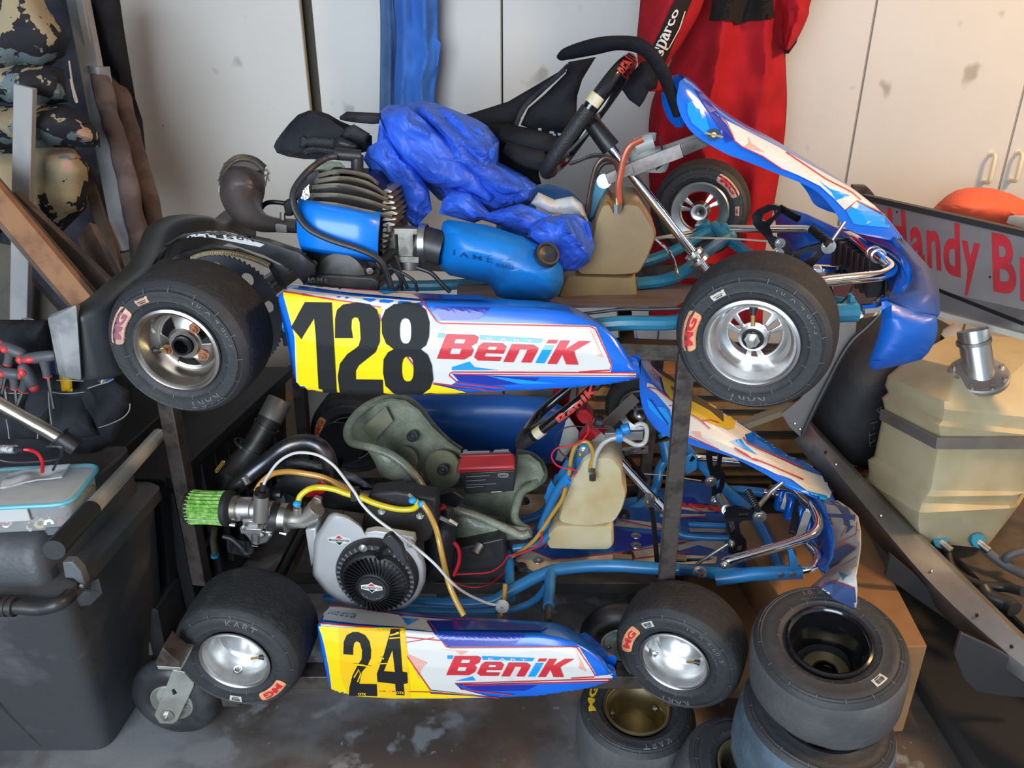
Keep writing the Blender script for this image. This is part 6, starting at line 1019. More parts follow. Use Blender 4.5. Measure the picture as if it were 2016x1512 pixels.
for P in ([(620, 590), (650, 505), (785, 550), (720, 670)], [(640, 760), (880, 640), (890, 480)], [(390, 1210), (600, 1050), (880, 880)], [(400, 1280), (580, 1120), (700, 1130), (870, 1190)], [(645, 800), (770, 735), (885, 780)]): rline(ov, F2, P, 1.6, off=.004)
area_('nose_chevron', ov, F2, [(685, 1025), (790, 1070), (850, 1040), (740, 1110)], mat('slate blue print', (.10, .22, .36), .5), .004, 7); decal('nose_lettering', quad(text2('KG', .03), F2(540, 1190), F2(615, 1240), F2(560, 1300), F2(480, 1250)), ov, white, .004, 6)
mk('nose_grille', join(*[bar(K(*F2(x, y0), l), K(*F2(x - 60, y0 + 240), l - .02), .03, .03, N) for x, y0, l in ((130, 150, 1.94), (230, 250, 1.87), (330, 340, 1.80), (420, 480, 1.73))]), blue, k2, 'blue ribbed crash box', bevel=.006); mk('bumper_bar', bar(K(*F2(270, 290), 1.82), K(*F2(210, 630), 1.74), .02, .016), blk, k2, bevel=.004)
mks('bumper_clamp', (bar(K(*F2(290, 250), 1.80), K(*F2(370, 400), 1.66), .012, .012), bar(K(*F2(370, 410), 1.66), K(*F2(280, 680), 1.62), .018, .006), bar(K(*F2(170, 220), 1.9), K(*F2(120, 380), 1.88), .018, .006)), steel, k2)
pd = pedal(k2, D5, [(885, 1130), (900, 1090), (960, 1075), (1100, 1090), (1155, 1115), (1160, 1150), (1120, 1165), (1020, 1170), (990, 1190), (1000, 1260), (1040, 1310), (1045, 1360), (1020, 1410), (960, 1415), (915, 1400), (915, 1330), (930, 1290), (900, 1220)], [[(990, 1120), (1060, 1115), (1050, 1145), (985, 1145)], [(915, 1180), (950, 1175), (965, 1240), (940, 1270)], [(980, 1350), (1010, 1345), (1000, 1395), (970, 1390)]], 1.60, ((1125, 1090), (1055, 965), -.01, .09), 'black throttle pedal')
hexbolt(pd, K(*D5(1135, 1140), 1.60), -N, .011, .004); hexbolt(pd, K(*D5(935, 1330), 1.60), -N, .006, .010); mk('heel_bar', cyl(K(*D5(905, 1095), 1.62), K(*D5(855, 1010), 1.74), .013), alu, pd)
pd = pedal(k2, D5, [(755, 700), (770, 665), (880, 680), (860, 790), (895, 850), (885, 930), (850, 1000), (835, 1040), (795, 1035), (800, 930), (780, 830), (765, 780)], [[(800, 700), (840, 695), (835, 770), (805, 790)], [(830, 890), (860, 870), (850, 930), (825, 960)]], 1.86, ((1045, 790), (985, 710), -.01, .06), 'black brake pedal')
hexbolt(pd, K(*D5(790, 890), 1.86), -N, .011, .005); hexbolt(pd, K(*D5(820, 1030), 1.86), -N, .010, .008)
T2('throttle_rod', D5, [(660, 1500), (780, 1420), (910, 1335)], .004, alu_dull, l=1.58, sm=0); T2('steering_stay', D5, [(1135, 1060), (1220, 960), (1300, 895)], .006, alu, l=1.70, sm=0); T2('brake_rod', D4, [(1440, 730), (1700, 750), (2016, 800)], .002, steel, l=1.96, sm=0); T2('tie_rod', D4, [(1240, 1170), (1330, 1150), (1420, 1120)], .004, brass, l=1.96)
mks('cable_stop', (box(G(1225, 1098, .235), .05, .018, .012, FW, N), box(G(1340, 1098, .215), .03, .02, .008, FW, N)), mat('tan metal block', (.30, .27, .20), .5, .5), k2, bevel=.001)
# battery in the seat
t = thing('battery', 'red topped black battery sitting in the fibreglass seat of the lower kart', 'battery', K(945, 960, 1.70))
fr = kp(D3, [(945, 745), (1370, 722), (1362, 882), (990, 905)], 1.70); mk('case', prism(fr, N * .08), blk, t, bevel=.003)
rm = mat('red battery lid', (.42, .03, .035), .45); tq = kp(D3, [(925, 745), (930, 700), (955, 600), (1340, 585), (1380, 610), (1375, 722), (1350, 724), (940, 744)], 1.69)
mk('lid', fixn(loft([kp(D3, [(925, 745), (1372, 722), (1368, 690), (930, 705)], 1.69), [q + N * .035 + UP * .012 for q in kp(D3, [(940, 720), (1360, 700), (1350, 672), (945, 690)], 1.69)], [q for q in kp(D3, [(958, 655), (1345, 640), (1340, 590), (965, 600)], 1.74)]])), rm, t, bevel=.004)
lidt = kp(D3, [(925, 745), (1372, 722), (1340, 588), (960, 598)], 1.69); lidt = [lidt[0], lidt[1], K(*D3(1375, 640), 1.77), K(*D3(945, 655), 1.77)]; mk('lid', join(prism(lidt, UP * .012), prism([K(*D3(960, 655), 1.72) + UP * .01, K(*D3(1350, 640), 1.72) + UP * .01, K(*D3(1340, 592), 1.78), K(*D3(965, 602), 1.78)], UP * .008)), rm, t, bevel=.003)
lb = mat('grey battery label', (.25, .23, .23), .5)
for P, m_ in (([(950, 650), (1180, 640), (1180, 605), (985, 610)], lb), ([(1200, 640), (1330, 632), (1325, 595), (1215, 600)], lb)): mk('top_label', prism([K(*D3(x, y), 1.75) + UP * .016 - N * .004 for x, y in P], N * -.001), m_, t)
cs = [c for c in t.children if c.name.startswith('case')][0]
for x0, y0, x1, y1, ty in ((1000, 768, 1180, 776, 'AGM sealed battery'), (1000, 800, 1150, 808, 'non spillable'), (1000, 830, 1230, 838, 'recycle dispose properly'), (1000, 850, 1130, 860, 'made for karts')): decal('print_line', stroke([D3(x0, y0), D3(x1, y0 - 10)], 1.2), cs, lb, .002, parent=t)
decal('brand_badge', poly(px(D3, ringpath(1282, 756, 42, 18, 3, 16))), cs, MATS['grey battery label'], .002, parent=t); decal('badge_lettering', quad(text2('Deltran', .02), D3(1250, 748), D3(1312, 744), D3(1312, 762), D3(1250, 766)), cs, ink, .003, parent=t); decal('label_edge', stroke([D3(1190, 884), D3(1270, 880)], 1.4), cs, white, .002, parent=t)
mk('terminal', [(cyl(K(*D3(995, 592), 1.78), K(*D3(992, 570), 1.78), .006), steel)], None, t); mk('terminal_cap', cyl(K(*D3(1280, 590), 1.78), K(*D3(1280, 560), 1.78), .005), rm, t)
# ---------- steel stand on castors ----------
st = thing('kart_stand', 'rusty steel two tier kart stand on castor wheels carrying both karts', 'stand', (0, 1.7, 0))
def post(x0, y0, x1, y1, l, name='upright', w_=.034):
    a, b = K(x0, y0, l), K(x1, y1, l); return mk(name, bar(a, b, w_, w_, N), bare, st, bevel=.002)
post(322, 740, 398, 1145, 1.42); post(1352, 690, 1308, 1175, 1.42); post(582, 660, 612, 1010, 2.05); post(1298, 675, 1262, 1010, 2.05)
for l in (1.44, 2.03): mk('top_rail', bar(K(400, 690, 1.44) * 0 + CAM * 0 + V((-.62, 0, .925)) + N * l + V((0, .06, 0)), V((.42, 0, .925)) + N * l - V((0, .05, 0)), .034, .034), bare, st, bevel=.002)
for x, y, zz in ((1236, 668, .925), (420, 700, .925)):
    a = K(x, y, 1.44); a.z = zz; b = K(x, y, 2.05); b = V((a.x + .06, 0, zz)) + V((0, 2.0, 0)); mk('cross_rail', bar(a, b, .03, .03), bare, st, bevel=.002)
for l in (1.30, 1.62, 2.1): a = V((-.66, 0, .19)) + V((0, l, 0)); mk('base_rail', bar(a, a + V((1.06, 0, 0)), .045, .035), bare if l != 1.62 else blk, st, bevel=.002)
for x in (-.62, .36): mk('base_cross', bar(V((x, 1.26, .155)), V((x, 2.15, .155)), .04, .035), bare, st, bevel=.002)
galv = mat('galvanised castor plate', (.50, .51, .46), .42, .6, c2=(.36, .36, .32), sc=10)
def castor(cx, cy, l, fork, name='castor_wheel', full=True, r=.104):
    c = G(cx, cy, r) if fork else K(cx, cy, l); c.z = r; ax = V((.10, 1, .0)).normalized(); w_ = .062
    h = [(.012, .046), (.004, .052), (0, .062), (-.001, .074), (.004, .088), (.013, .098), (.024, r - .001)]
    o = mk(name, lathe(h + [(w_ / 2, r)] + [(w_ - a, q) for a, q in h[::-1]], c, ax, 56), mat('black pneumatic tyre', (.022, .022, .024), .38, c2=(.045, .045, .05), sc=9, bump=.2, bsc=40, spec=.55), st, 'pneumatic castor tyre')
    mk('castor_rim', lathe([(.006, .050), (.004, .047), (.010, .043), (.016, .040), (.014, .022), (.010, .018), (.010, .0001)], c, ax, 40), galv, o)
    for t in (150, 270, 30): hexbolt(o, pol(c, ax, .014, .033, t), -ax, .004, .002, steel)
    if fork:
        P = [W(x, y, c.y - .012) for x, y in fork]; mk('castor_fork', prism(P, V((0, .004, 0)), [[W(x, y, c.y - .012) for x, y in A4h]] if full else ()), galv, o, bevel=.001)
        q = W(*A4(1185, 1140), c.y - .014); hexbolt(o, q, V((0, -1, 0)), .010, .008, steel)
    return o
A4h = px(A4, [(1215, 960), (1235, 950), (1255, 985), (1228, 1000)])
cw = castor(335, 1388, 1.235, px(A4, [(1225, 815), (1385, 850), (1370, 940), (1255, 1180), (1225, 1200), (1130, 1195), (1095, 1140), (1100, 1120)]))
mk('castor_plate', join(prism([W(x, y, 1.17) for x, y in px(A4, [(1110, 790), (1280, 800), (1285, 820), (1120, 812)])], V((0, .11, 0)))), galv, st, bevel=.001); mk('mount_plate', prism([W(x, y, 1.165) for x, y in px(A4, [(1095, 770), (1150, 660), (1225, 730), (1270, 765), (1285, 800), (1110, 788)])], V((0, .05, 0))), bare, st, bevel=.002)
castor(1222, 1280, 1.50, None, full=False); castor(560, 1180, 2.05, None, full=False); castor(1200, 1120, 2.1, None, full=False)
# ---------- loose tyres ----------
def loose(label, c, ax, Ro, rb, w, style, rm_, tm, M=None, group='loose slick kart tyres on the floor', **k):
    t = thing('racing_slick', label, 'tyre', c, group); o = tyre('tyre', t, c, ax, Ro, rb, w, tm); r_ = rim('rim', t, c, ax, rb, w, style, rm_) if style else None
    tyre_marks(t, c, ax, Ro, rb, w, M, **k); return t, r_, c, ax
D_ = V((0, 0, -1))
def tyre_at(px_, py_, z, tilt): c = G(px_, py_, z); return c, V((tilt[0], tilt[1], -1)).normalized()
c, ax = tyre_at(1254, 1392, .136, (0, .04)); c.z = .136
t, r_, c, ax = loose('slick tyre with gold rim lying flat, below the front wheel of kart 24', c, ax, .132, .070, .132, 'deep', gold, tread_grey, 192, lab=None, letters=yel_l, bar=None, kart=-118, size=None, mg=52)
ax0 = ax; mk('valve', cyl(pol(c, ax, .075, .030, 110), pol(c, ax, .055, .028, 110), .0045), blk, r_); hexbolt(r_, pol(c, ax, .035, .055, -30), (c - pol(c, ax, 0, .055, -30)).normalized(), .005, .005); hexbolt(r_, pol(c, ax, .035, .055, 195), (c - pol(c, ax, 0, .055, 195)).normalized(), .005, .005)
c, ax = tyre_at(1632, 1262, .455, (.16, .20)); black_rim = mat('gloss black rim', (.006, .006, .007), .12, coat=.6)
t, r_, c, ax = loose('dusty slick tyre with gloss black rim, topmost of the right hand tyre stack', c, ax, .142, .072, .150, 'open', black_rim, tread_grey, 30, lab=None, letters=None, bar=28, kart=None, size=-100)
mk('hub_ring', lathe([(.098, .044), (.094, .044), (.094, .024), (.098, .022)], c, ax, 40, loop=True, mask=lambda i, k, n: False), gold, r_)
c, ax = tyre_at(1612, 1404, .305, (-.05, .06)); t, r_, c, ax = loose('blue stained slick tyre second in the right hand stack', c, ax, .146, .072, .150, 'open', black_rim, tread_blue, 0, lab=None, letters=None, bar=10, kart=None, size=None)
c2s = c.copy(); c2s.z = .152; c2s.y -= .01; c2s.x -= .02; loose('bottom tyre of the right hand stack, hardly visible under the blue stained one', c2s, V((0, 0, -1)), .14, .072, .150, None, None, tread_grey, 0, lab=None, letters=None, bar=None, kart=None, size=None)
c, ax = tyre_at(1530, 1500, .22, (-.25, .12)); c.z = .19; loose('tilted slick tyre with gold rim leaning at the left of the right hand stack', c + V((-.04, 0, 0)), ax, .135, .070, .132, 'deep', gold, tread_grey, 200, lab=None, letters=None, bar=None, kart=None, size=None)
c = K(1205, 1262, 1.62); 
# ---------- cardboard ----------
def cbox(label, P, z1, dep, z0=0, name='cardboard_box', flaps=True):
    t = thing(name, label, 'box', P[0]); B_ = [V((p.x, p.y, z0)) for p in P]; mk('carton', prism([V((p.x, p.y, z1)) for p in P], V((0, 0, z0 - z1))), card, t, bevel=.003)
    m = mat('lighter packing tape', (.36, .215, .10), .45); a, b, c, d = [V((p.x, p.y, z1 + .001)) for p in P]; mk('tape_strip', prism([a.lerp(b, .46), a.lerp(b, .58), d.lerp(c, .58), d.lerp(c, .46)], V((0, 0, .0008))), m, t); mk('flap_seam', bar(a.lerp(b, .50), d.lerp(c, .50), .002, .0015), mat('dark seam', (.08, .04, .02), .9), t); return t
bx = [G(1565, 1345, .28), G(1822, 1270, .28), G(1735, 1105, .28), G(1690, 1012, .28)]
bx = [G(1600, 1280, .26), G(1826, 1272, .26), G(1690, 1010, .26), G(1430, 1010, .26)]
cbox('brown cardboard box behind the right hand tyre stack', bx, .26, .26)
b2 = [G(1330, 1165, .13), G(1580, 1180, .13), G(1560, 930, .13), G(1380, 930, .13)]; b2 = [V((.45, 1.42, .13)), V((.80, 1.40, .13)), V((.86, 2.02, .13)), V((.50, 2.02, .13))]
cbox('flat cardboard carton on the floor under the nose of kart 24', b2, .12, .12)
t = thing('cardboard_offcut', 'torn upright cardboard beside the black silencer, behind the stand', 'cardboard', K(500, 830, 2.0)); mk('sheet', sheet(px(D1, [(485, 180), (545, 120), (590, 140), (700, 80), (830, 60), (920, 20), (880, -60), (600, -60), (540, 60), (640, 200), (560, 330), (510, 330)]), 2.25, .01, amp=0), card, t)
# ---------- timber stack at the wall ----------
tw = thing('timber_stack', 'stack of orange and dark slats on the floor against the cupboards', 'timber', V((.75, 2.38, 0)))
slm = mat('orange pine slat', (.40, .20, .075), .65, c2=(.30, .14, .05), sc=12, bump=.1); sld = mat('dark slat', (.035, .028, .024), .7)
z = .0
for i, (h, m_) in enumerate(((.05, sld), (.012, slm), (.022, sld), (.012, slm), (.020, sld), (.014, slm), (.022, sld), (.03, slm), (.022, sld), (.055, slm), (.03, sld), (.06, slm), (.02, sld), (.03, slm), (.02, sld), (.03, slm), (.02, sld), (.035, slm))):
    mk('slat', box(V((.72 + .03 * (i % 3), 2.40 - .004 * (i % 2) - (.012 if m_ is slm else 0), z + h / 2)), 1.0, .2, h - .002), m_, tw, bevel=.002); z += h
mk('slat', bar(W(1400, 860, 2.26), W(1560, 800, 2.28), .04, .02), mat('pale pine', (.52, .42, .28), .6), tw)
t = thing('red_white_panel', 'red and white panel standing on the floor behind the steering wheel of kart 24', 'panel', W(1180, 900, 2.34))
mk('red_face', prism([W(x, y, 2.36) for x, y in ((1090, 770), (1172, 770), (1172, 960), (1090, 960))], V((0, .02, 0))), redc, t); mk('white_edge', prism([W(x, y, 2.35) for x, y in ((1172, 770), (1206, 772), (1206, 960), (1172, 960))], V((0, .02, 0))), mat('grimy white panel', (.50, .46, .42), .6, c2=(.30, .22, .20), sc=8), t)
for i, (x, y, c_) in enumerate(((.10, 1.20, .7), (.16, 1.27, .6), (-.09, 1.24, .5), (.22, 1.13, .4), (-.17, 1.22, .4), (-.10, 1.30, .6))):
    pass
# ---------- tool chest, bag and small things at the left ----------
chest_m = mat('scuffed black moulded plastic', (.055, .058, .064), .45, c2=(.14, .145, .155), sc=6, lo=.55, hi=.85, bump=.15, bsc=120, spec=.45); chest_d = mat('black ribbed plastic', (.014, .015, .017), .5, bump=.1)
ch = thing('rolling_tool_chest', 'big black plastic rolling tool chest with bar handle in the left foreground', 'tool chest', V((-1.05, 1.05, 0)))
# front corner near (210,1480); top at z about .62
P0 = G(212, 1478, 0); H1 = .60
def cut(x, y, z): return G(x, y, z)
xr, yf = P0.x, P0.y
zt = .545; xe = G(150, 1150, zt).x; yf2 = G(120, 1175, zt).y
body = [(V((xr - .75, yf, 0)), V((xr, yf, 0)), V((xr + .02, yf + .30, 0)), V((xr - .75, yf + .30, 0))), (V((xe - .75, yf2, zt)), V((xe - .01, yf2, zt)), V((xe + .02, yf2 + .36, zt)), V((xe - .75, yf2 + .36, zt)))]
mk('body', fixn(loft([fillet(list(body[0]), .035, 4, True), fillet(list(body[1]), .035, 4, True)])), chest_m, ch, bevel=.004, smooth=60)
mk('rim', fixn(loft([fillet([V((xe - .77 + d, yf2 - .012 + d, zz)), V((xe + .012 - d, yf2 - .012 + d, zz)), V((xe + .03 - d, yf2 + .37, zz)), V((xe - .77, yf2 + .37, zz))], .03, 4, True) for d, zz in ((.01, zt - .02), (0, zt - .012), (0, zt + .015), (.012, zt + .022))])), chest_m, ch, smooth=40)
lz = zt + .13; lid_r = [(zt + .02, 0), (zt + .08, .004), (zt + .115, .035), (zt + .125, .07)]
mk('lid', fixn(loft([fillet([V((xe - .76, yf2 + d, zz)), V((xe - .03 - d * .3, yf2 + d, zz)), V((xe - .01, yf2 + .35, zz)), V((xe - .76, yf2 + .35, zz))], .03, 4, True) for zz, d in lid_r])), chest_m, ch, bevel=.003, smooth=40)
for p0, p1 in (((0, 410), (330, 1360)),):
    a, b = A4(*p0), A4(*p1); q1 = G(*b, 0.0); mk('body_rib', bar(V((q1.x, yf - .003, .02)), V((q1.x - .065, yf2 - .002, zt - .03)), .006, .005), chest_m, ch)
hy = yf2 - .05; hx0, hx1 = W(*A4(-200, 360), hy).x, W(*A4(500, 270), hy).x; hz = W(*A4(130, 370), hy).z
mk('carry_handle', tube([V((hx0, hy, hz)), W(*A4(130, 372), hy), W(*A4(280, 380), hy), W(*A4(420, 345), hy + .005), W(*A4(500, 285), hy + .035)], .013, 14, sm=5), blk, ch, 'black bar handle')
g0, g1 = V((hx0, hy, hz)), W(*A4(110, 370), hy); mk('handle_grip', disc_caps([q for i in range(26) for q in ((i * .0125, .0175), (i * .0125 + .008, .0175), (i * .0125 + .009, .0155), (i * .0125 + .012, .0155))], g1, g0 - g1, 18), blk, ch, 'ribbed grip')
mk('latch', prism([G(x, y, zt + .12) + V((0, 0, 0)) for x, y in px(A3, [(320, 965), (350, 930), (430, 900), (500, 910), (535, 960), (535, 1000), (500, 1010), (420, 985), (340, 985)])], UP * .015, [[G(x, y, zt + .12) for x, y in px(A3, ringpath(495, 960, 26, 26, 2, 12))]]), mat('grey plastic latch', (.12, .13, .14), .4), ch, 'grey lid latch', bevel=.002)
mk('corner_catch', prism([W(x, y, yf2 + .02) for x, y in px(A4, [(440, 55), (510, 52), (570, 120), (600, 210), (590, 230), (520, 170), (460, 165)])], V((0, .02, 0))), MATS['grey plastic latch'], ch, 'grey corner catch', bevel=.002); hexbolt(ch, W(*A4(577, 222), yf2 + .018), V((0, -1, 0)), .003, .002)
# deep cart body behind, with telescopic silver handle bar
ct = thing('tool_cart', 'long dark ribbed tool cart with silver handle bar behind the rolling chest', 'tool cart', V((-.9, 1.9, 0)))
xa = xe - .03
mk('cart_body', fixn(loft([[V((-1.9, 1.56, zz)), V((xa + .02 - k, 1.56, zz)), V((xa + .13 - k, 2.25, zz)), V((-1.9, 2.25, zz))] for zz, k in ((.02, .05), (.50, 0), (.52, -.02), (.54, -.02))])), chest_d, ct, bevel=.004)
for i in range(9):
    y = 1.60 + i * .07; x = xa + .02 + (y - 1.56) * .132; mk('side_rib', join(box(V((x - .01, y, .30)), .03, .012, .36), box(V((x, y + .04, .36 - .10 * (i % 2))), .022, .075, .012)), chest_d, ct, bevel=.002)
mk('side_lip', bar(V((xa + .045, 1.56, .53)), V((xa + .155, 2.25, .53)), .02, .03), chest_d, ct, bevel=.003)
ra, rb2 = G(*A3(630, 820), .71), G(*A3(1125, 275), .66); mk('silver_rail', tube([ra, rb2], .0155, 12, flat=1), mat('satin aluminium rail', (.56, .54, .49), .4, .25, c2=(.44, .41, .36), sc=8), ct, 'satin aluminium rail'); mk('rail_socket', tube([ra + (ra - rb2).normalized() * .14, ra + (rb2 - ra).normalized() * .01], .0175, 14), chest_d, ct)
mk('cart_lid', fixn(loft([[V((-1.9, 1.58, zz)), V((xa - .10, 1.58, zz)), V((xa - .05, 2.2, zz)), V((-1.9, 2.2, zz))] for zz in (.54, .575)])), chest_d, ct, bevel=.004)
mk('side_wheel_guard', sheet(px(A3, [(440, 1400), (460, 1320), (580, 1350), (700, 1290), (725, 1395), (640, 1480), (500, 1500)]), 1.19, .02, amp=0), chest_m, ct)
# food box with washers
zb = zt + .126; fbx = thing('food_container', 'clip lid food box with turquoise seal full of washers on the black chest', 'container', G(70, 1030, zb))
cl = mat('cloudy clear plastic', (.62, .64, .64), .22, alpha=.42, coat=.3); tq = mat('turquoise lid seal', (.10, .42, .52), .35); c0 = G(65, 985, zb + .03); X_ = V((1, .10, 0)).normalized(); Y_ = V((-.10, 1, 0)).normalized()
def rr(hx, hy, z, r=.03): return fillet([V((c0.x, c0.y, z)) + X_ * a * hx + Y_ * b * hy for a, b in ((-1, -1), (1, -1), (1, 1), (-1, 1))], r, 4, True)
hx_, hy_ = .098, .066
mk('tub', fixn(loft([rr(hx_ - .008, hy_ - .008, zb + .001), rr(hx_ - .004, hy_ - .004, zb + .008), rr(hx_, hy_, zb + .055)])), cl, fbx, smooth=50); mk('lid', fixn(loft([rr(hx_ + .002, hy_ + .002, zb + .057), rr(hx_ + .002, hy_ + .002, zb + .064), rr(hx_ - .008, hy_ - .008, zb + .068)])), cl, fbx, smooth=50)
mk('seal', tube(rr(hx_ + .004, hy_ + .004, zb + .060), .0042, 8, closed=True), tq, fbx, 'turquoise seal'); mk('clip_flap', box(V((c0.x - .02, 0, zb + .045)) + V((0, c0.y - hy_ - .006, 0)), .11, .004, .03, X_, Y_), mat('frosted clip', (.60, .61, .60), .3, alpha=.8), fbx, 'frosted clip', bevel=.002)
mk('plastic_bag', nudge(subd(box(V((c0.x + .005, c0.y + .02, zb + .072)), .10, .05, .003, V((1, .25, 0)).normalized(), V((-.25, 1, 0)).normalized()), 4), .006, 40), mat('crinkled clear bag', (.6, .61, .62), .15, alpha=.6, coat=.5), fbx, 'small clear bag')
random.seed(5); wms = [steel, brass, redhub, mat('white nylon washer', (.6, .6, .58), .5), alu, mat('red plastic washer', (.5, .05, .06), .5)]
for i in range(46):
    q = c0 + X_ * random.uniform(-.085, .085) + Y_ * (random.uniform(-.055, .05) if i > 20 else -.05); q.z = zb + random.uniform(.006, .03); d = V((random.uniform(-.6, .6), -1 if i < 20 else random.uniform(-1, 1), random.uniform(.2, 1))).normalized(); r_ = random.uniform(.005, .010)
    o = mk('washer', lathe([(0, r_ * .45), (.002, r_ * .45), (.002, r_), (0, r_)], q, d, 14, loop=True), wms[i % 6], None, None, 'washer', 'washers in the food box'); o['label'] = 'small mixed washer inside the clip lid food box'
# tool bag
tb = thing('tool_bag', 'black canvas tool bag with stitched pockets and webbing loops full of T handles', 'tool bag', V((-1.05, 1.5, .56)))
cv = fabric('black canvas', (.016, .017, .021), (.032, .034, .042), sc=7, bump=.5); stm = mat('white stitching', (.45, .44, .42), .8); nav = fabric('navy pocket lining', (.015, .03, .10))
mk('bag_body', sheet(px(F3, [(-200, 150), (470, 150), (520, 380), (560, 640), (900, 600), (1130, 660), (1300, 800), (1330, 1000), (1250, 1150), (1150, 1350), (900, 1500), (-200, 1420)]), 1.46, .05, amp=.012, fold=.004), cv, tb, smooth=70)
mk('bag_back', sheet(px(F3, [(-200, 148), (475, 148), (540, 420), (540, 640), (-200, 640)]), 1.56, .03, amp=.004), cv, tb, smooth=70); mk('pocket_lining', sheet(px(F3, [(-200, 560), (560, 560), (860, 740), (860, 860), (-200, 900)]), 1.445, .004, amp=0), nav, tb)
for P in ([(-200, 870), (0, 855), (280, 860), (300, 900), (280, 1040), (380, 1120), (470, 1000), (490, 880), (510, 1330), (-200, 1340)], [(500, 850), (860, 850), (900, 1000), (970, 1300), (700, 1340), (520, 1330)], [(870, 820), (1000, 780), (1130, 740), (1290, 850), (1300, 1000), (1180, 1140), (980, 1230), (930, 1050)]): mk('pocket', sheet(px(F3, P), 1.415, .03, amp=.01, fold=.003), cv, tb, smooth=70)
def stitch(P, l=1.375):
    C = cr([W(*F3(*p), l) for p in P], 14); C = [C[0]] + C; out = []; acc = 0; mk('stitching', join(*[tube([a, a.lerp(b, .6)], .0011, 4) for a, b in zip(C[1:], C[2:]) if (b - a).length > 1e-5]), stm, tb, kind='stuff')
for P in ([(0, 872), (80, 878), (180, 880), (280, 876)], [(500, 866), (600, 880), (720, 880), (840, 866)], [(870, 830), (960, 800), (1060, 770), (1130, 735)], [(480, 860), (485, 960), (495, 1080), (512, 1190)], [(980, 1220), (1100, 1180), (1220, 1120), (1280, 1050), (1290, 980)], [(60, 1140), (80, 1240), (90, 1330)], [(380, 1230), (370, 1330)], [(560, 750), (700, 752), (830, 758)]): stitch(P)
for P in ([(75, 370), (130, 230), (210, 160), (290, 145), (360, 190), (410, 290), (430, 370)], [(115, 370), (170, 270), (230, 220), (290, 215), (350, 250), (390, 310), (415, 375)]): mk('webbing_loop', tube([W(*F3(*p), 1.50) for p in P], .0035, 6, sm=6), mat('speckled cord', (.16, .16, .17), .8, c2=(.5, .5, .5), sc=160), tb)
mk('bag_zip', tube([W(*F3(x, y), 1.49) for x, y in ((-200, 380), (0, 378), (300, 380), (530, 385))], .004, 6), MATS['speckled cord'], tb)
hg = mat('grey rubber handle', (.085, .09, .10), .5); hr = mat('coral red handle inlay', (.62, .055, .06), .45)
def thandle(lb, a, b, s, e, l, cap=None):
    """T handle: bar a-b, stem s-e (F3 pixels)"""
    A, B, S, E = [W(*F3(*q), l) for q in (a, b, s, e)]; t = thing('t_handle_key', lb, 'hex key', E, 'T handle keys in the tool bag')
    mk('grip', join(tube([A, A.lerp(B, .15), A.lerp(B, .5), A.lerp(B, .85), B], [.007, .0105, .0115, .0105, .007], 14, sm=4), tube([S, S.lerp(E, .5), E], [.011, .0085, .008], 12, sm=3)), hg, t, smooth=60)
    mk('inlay', tube([A.lerp(B, .1) - V((0, .006, 0)), A.lerp(B, .3) - V((0, .008, 0)), A.lerp(B, .5) - V((0, .006, 0))], [.004, .0075, .003], 10, sm=4), hr, t, 'red inlay'); mk('end_cap', ball(B if cap else A, .0095, n=12), hr, t, 'red end cap', smooth=80)
    mk('hex_shaft', cyl(E, E + (E - S).normalized() * .07, .003, 6), steel, t); mk('collar', cyl(E, E + (E - S).normalized() * .003, .0085, 12), hr, t)
for a in (('T handle key at the far left edge, grip pointing right', (0, 400), (250, 500), (110, 440), (80, 580), 1.36), ('biggest T handle key with long grip touching the bumper end', (210, 545), (560, 500), (440, 540), (470, 700), 1.35), ('T handle key lying across with its red end cap facing the camera', (-40, 660), (215, 700), (140, 690), (150, 820), 1.35, 1), ('T handle key pointing down towards the camera beside the pocket flap', (215, 590), (335, 820), (270, 740), (230, 840), 1.33, 1), ('low T handle key half hidden at the left edge', (-60, 640), (70, 660), (20, 680), (40, 800), 1.37)): thandle(*a)
t = thing('yellow_knife', 'yellow plastic handle sticking out of the tool bag pocket under the bumper', 'knife', W(*F3(660, 840), 1.37)); mk('handle', sheet(px(F3, [(578, 690), (620, 690), (640, 710), (690, 705), (708, 690), (712, 730), (720, 860), (612, 860), (600, 770)]), 1.39, .012, amp=0, u=.4), mat('yellow tool plastic', (.72, .40, .01), .4), t)
t = thing('socket_wrench', 'chrome ratchet head poking out of the right bag pocket', 'wrench', W(*F3(1040, 750), 1.38)); mk('head', join(cyl(W(*F3(1015, 760), 1.38), W(*F3(1030, 715), 1.38), .008), cyl(W(*F3(1050, 700), 1.38), W(*F3(1095, 690), 1.38), .006)), chrome, t); mk('blue_tip', cyl(W(*F3(1060, 750), 1.38), W(*F3(1150, 670), 1.40), .006), blue_m, t)
# jack handle, cable, meter probe, trays
jh = thing('steel_jack_handle', 'shiny steel tube with black socket lying across the tool bag front', 'jack handle', W(*A3(480, 330), 1.18)); mk('tube', cyl(W(*A3(-120, -10), 1.24), W(*A3(430, 300), 1.24), .0125, 18), mat('worn steel tube', (.50, .45, .38), .26, .95, c2=(.34, .30, .26), sc=12), jh); mk('socket', [(cyl(W(*A3(420, 285), 1.24), W(*A3(545, 365), 1.24), .016, 18), blk), (cyl(W(*A3(415, 282), 1.24), W(*A3(425, 290), 1.24), .021, 18), blk)], None, jh, 'black socket end')
tr = thing('tray_organiser', 'flat black tray on top of the cart under the steel tube', 'tray', V((-1.0, 1.35, .6)))
mk('tray', fixn(loft([[G(x, y, z_) for x, y in ((-120, 905), (232, 890), (215, 925), (-120, 960))] for z_ in (.585, .625)])), chest_d, tr, bevel=.004); mk('ridge', bar(G(0, 915, .63), G(205, 903, .63), .006, .006), chest_d, tr)
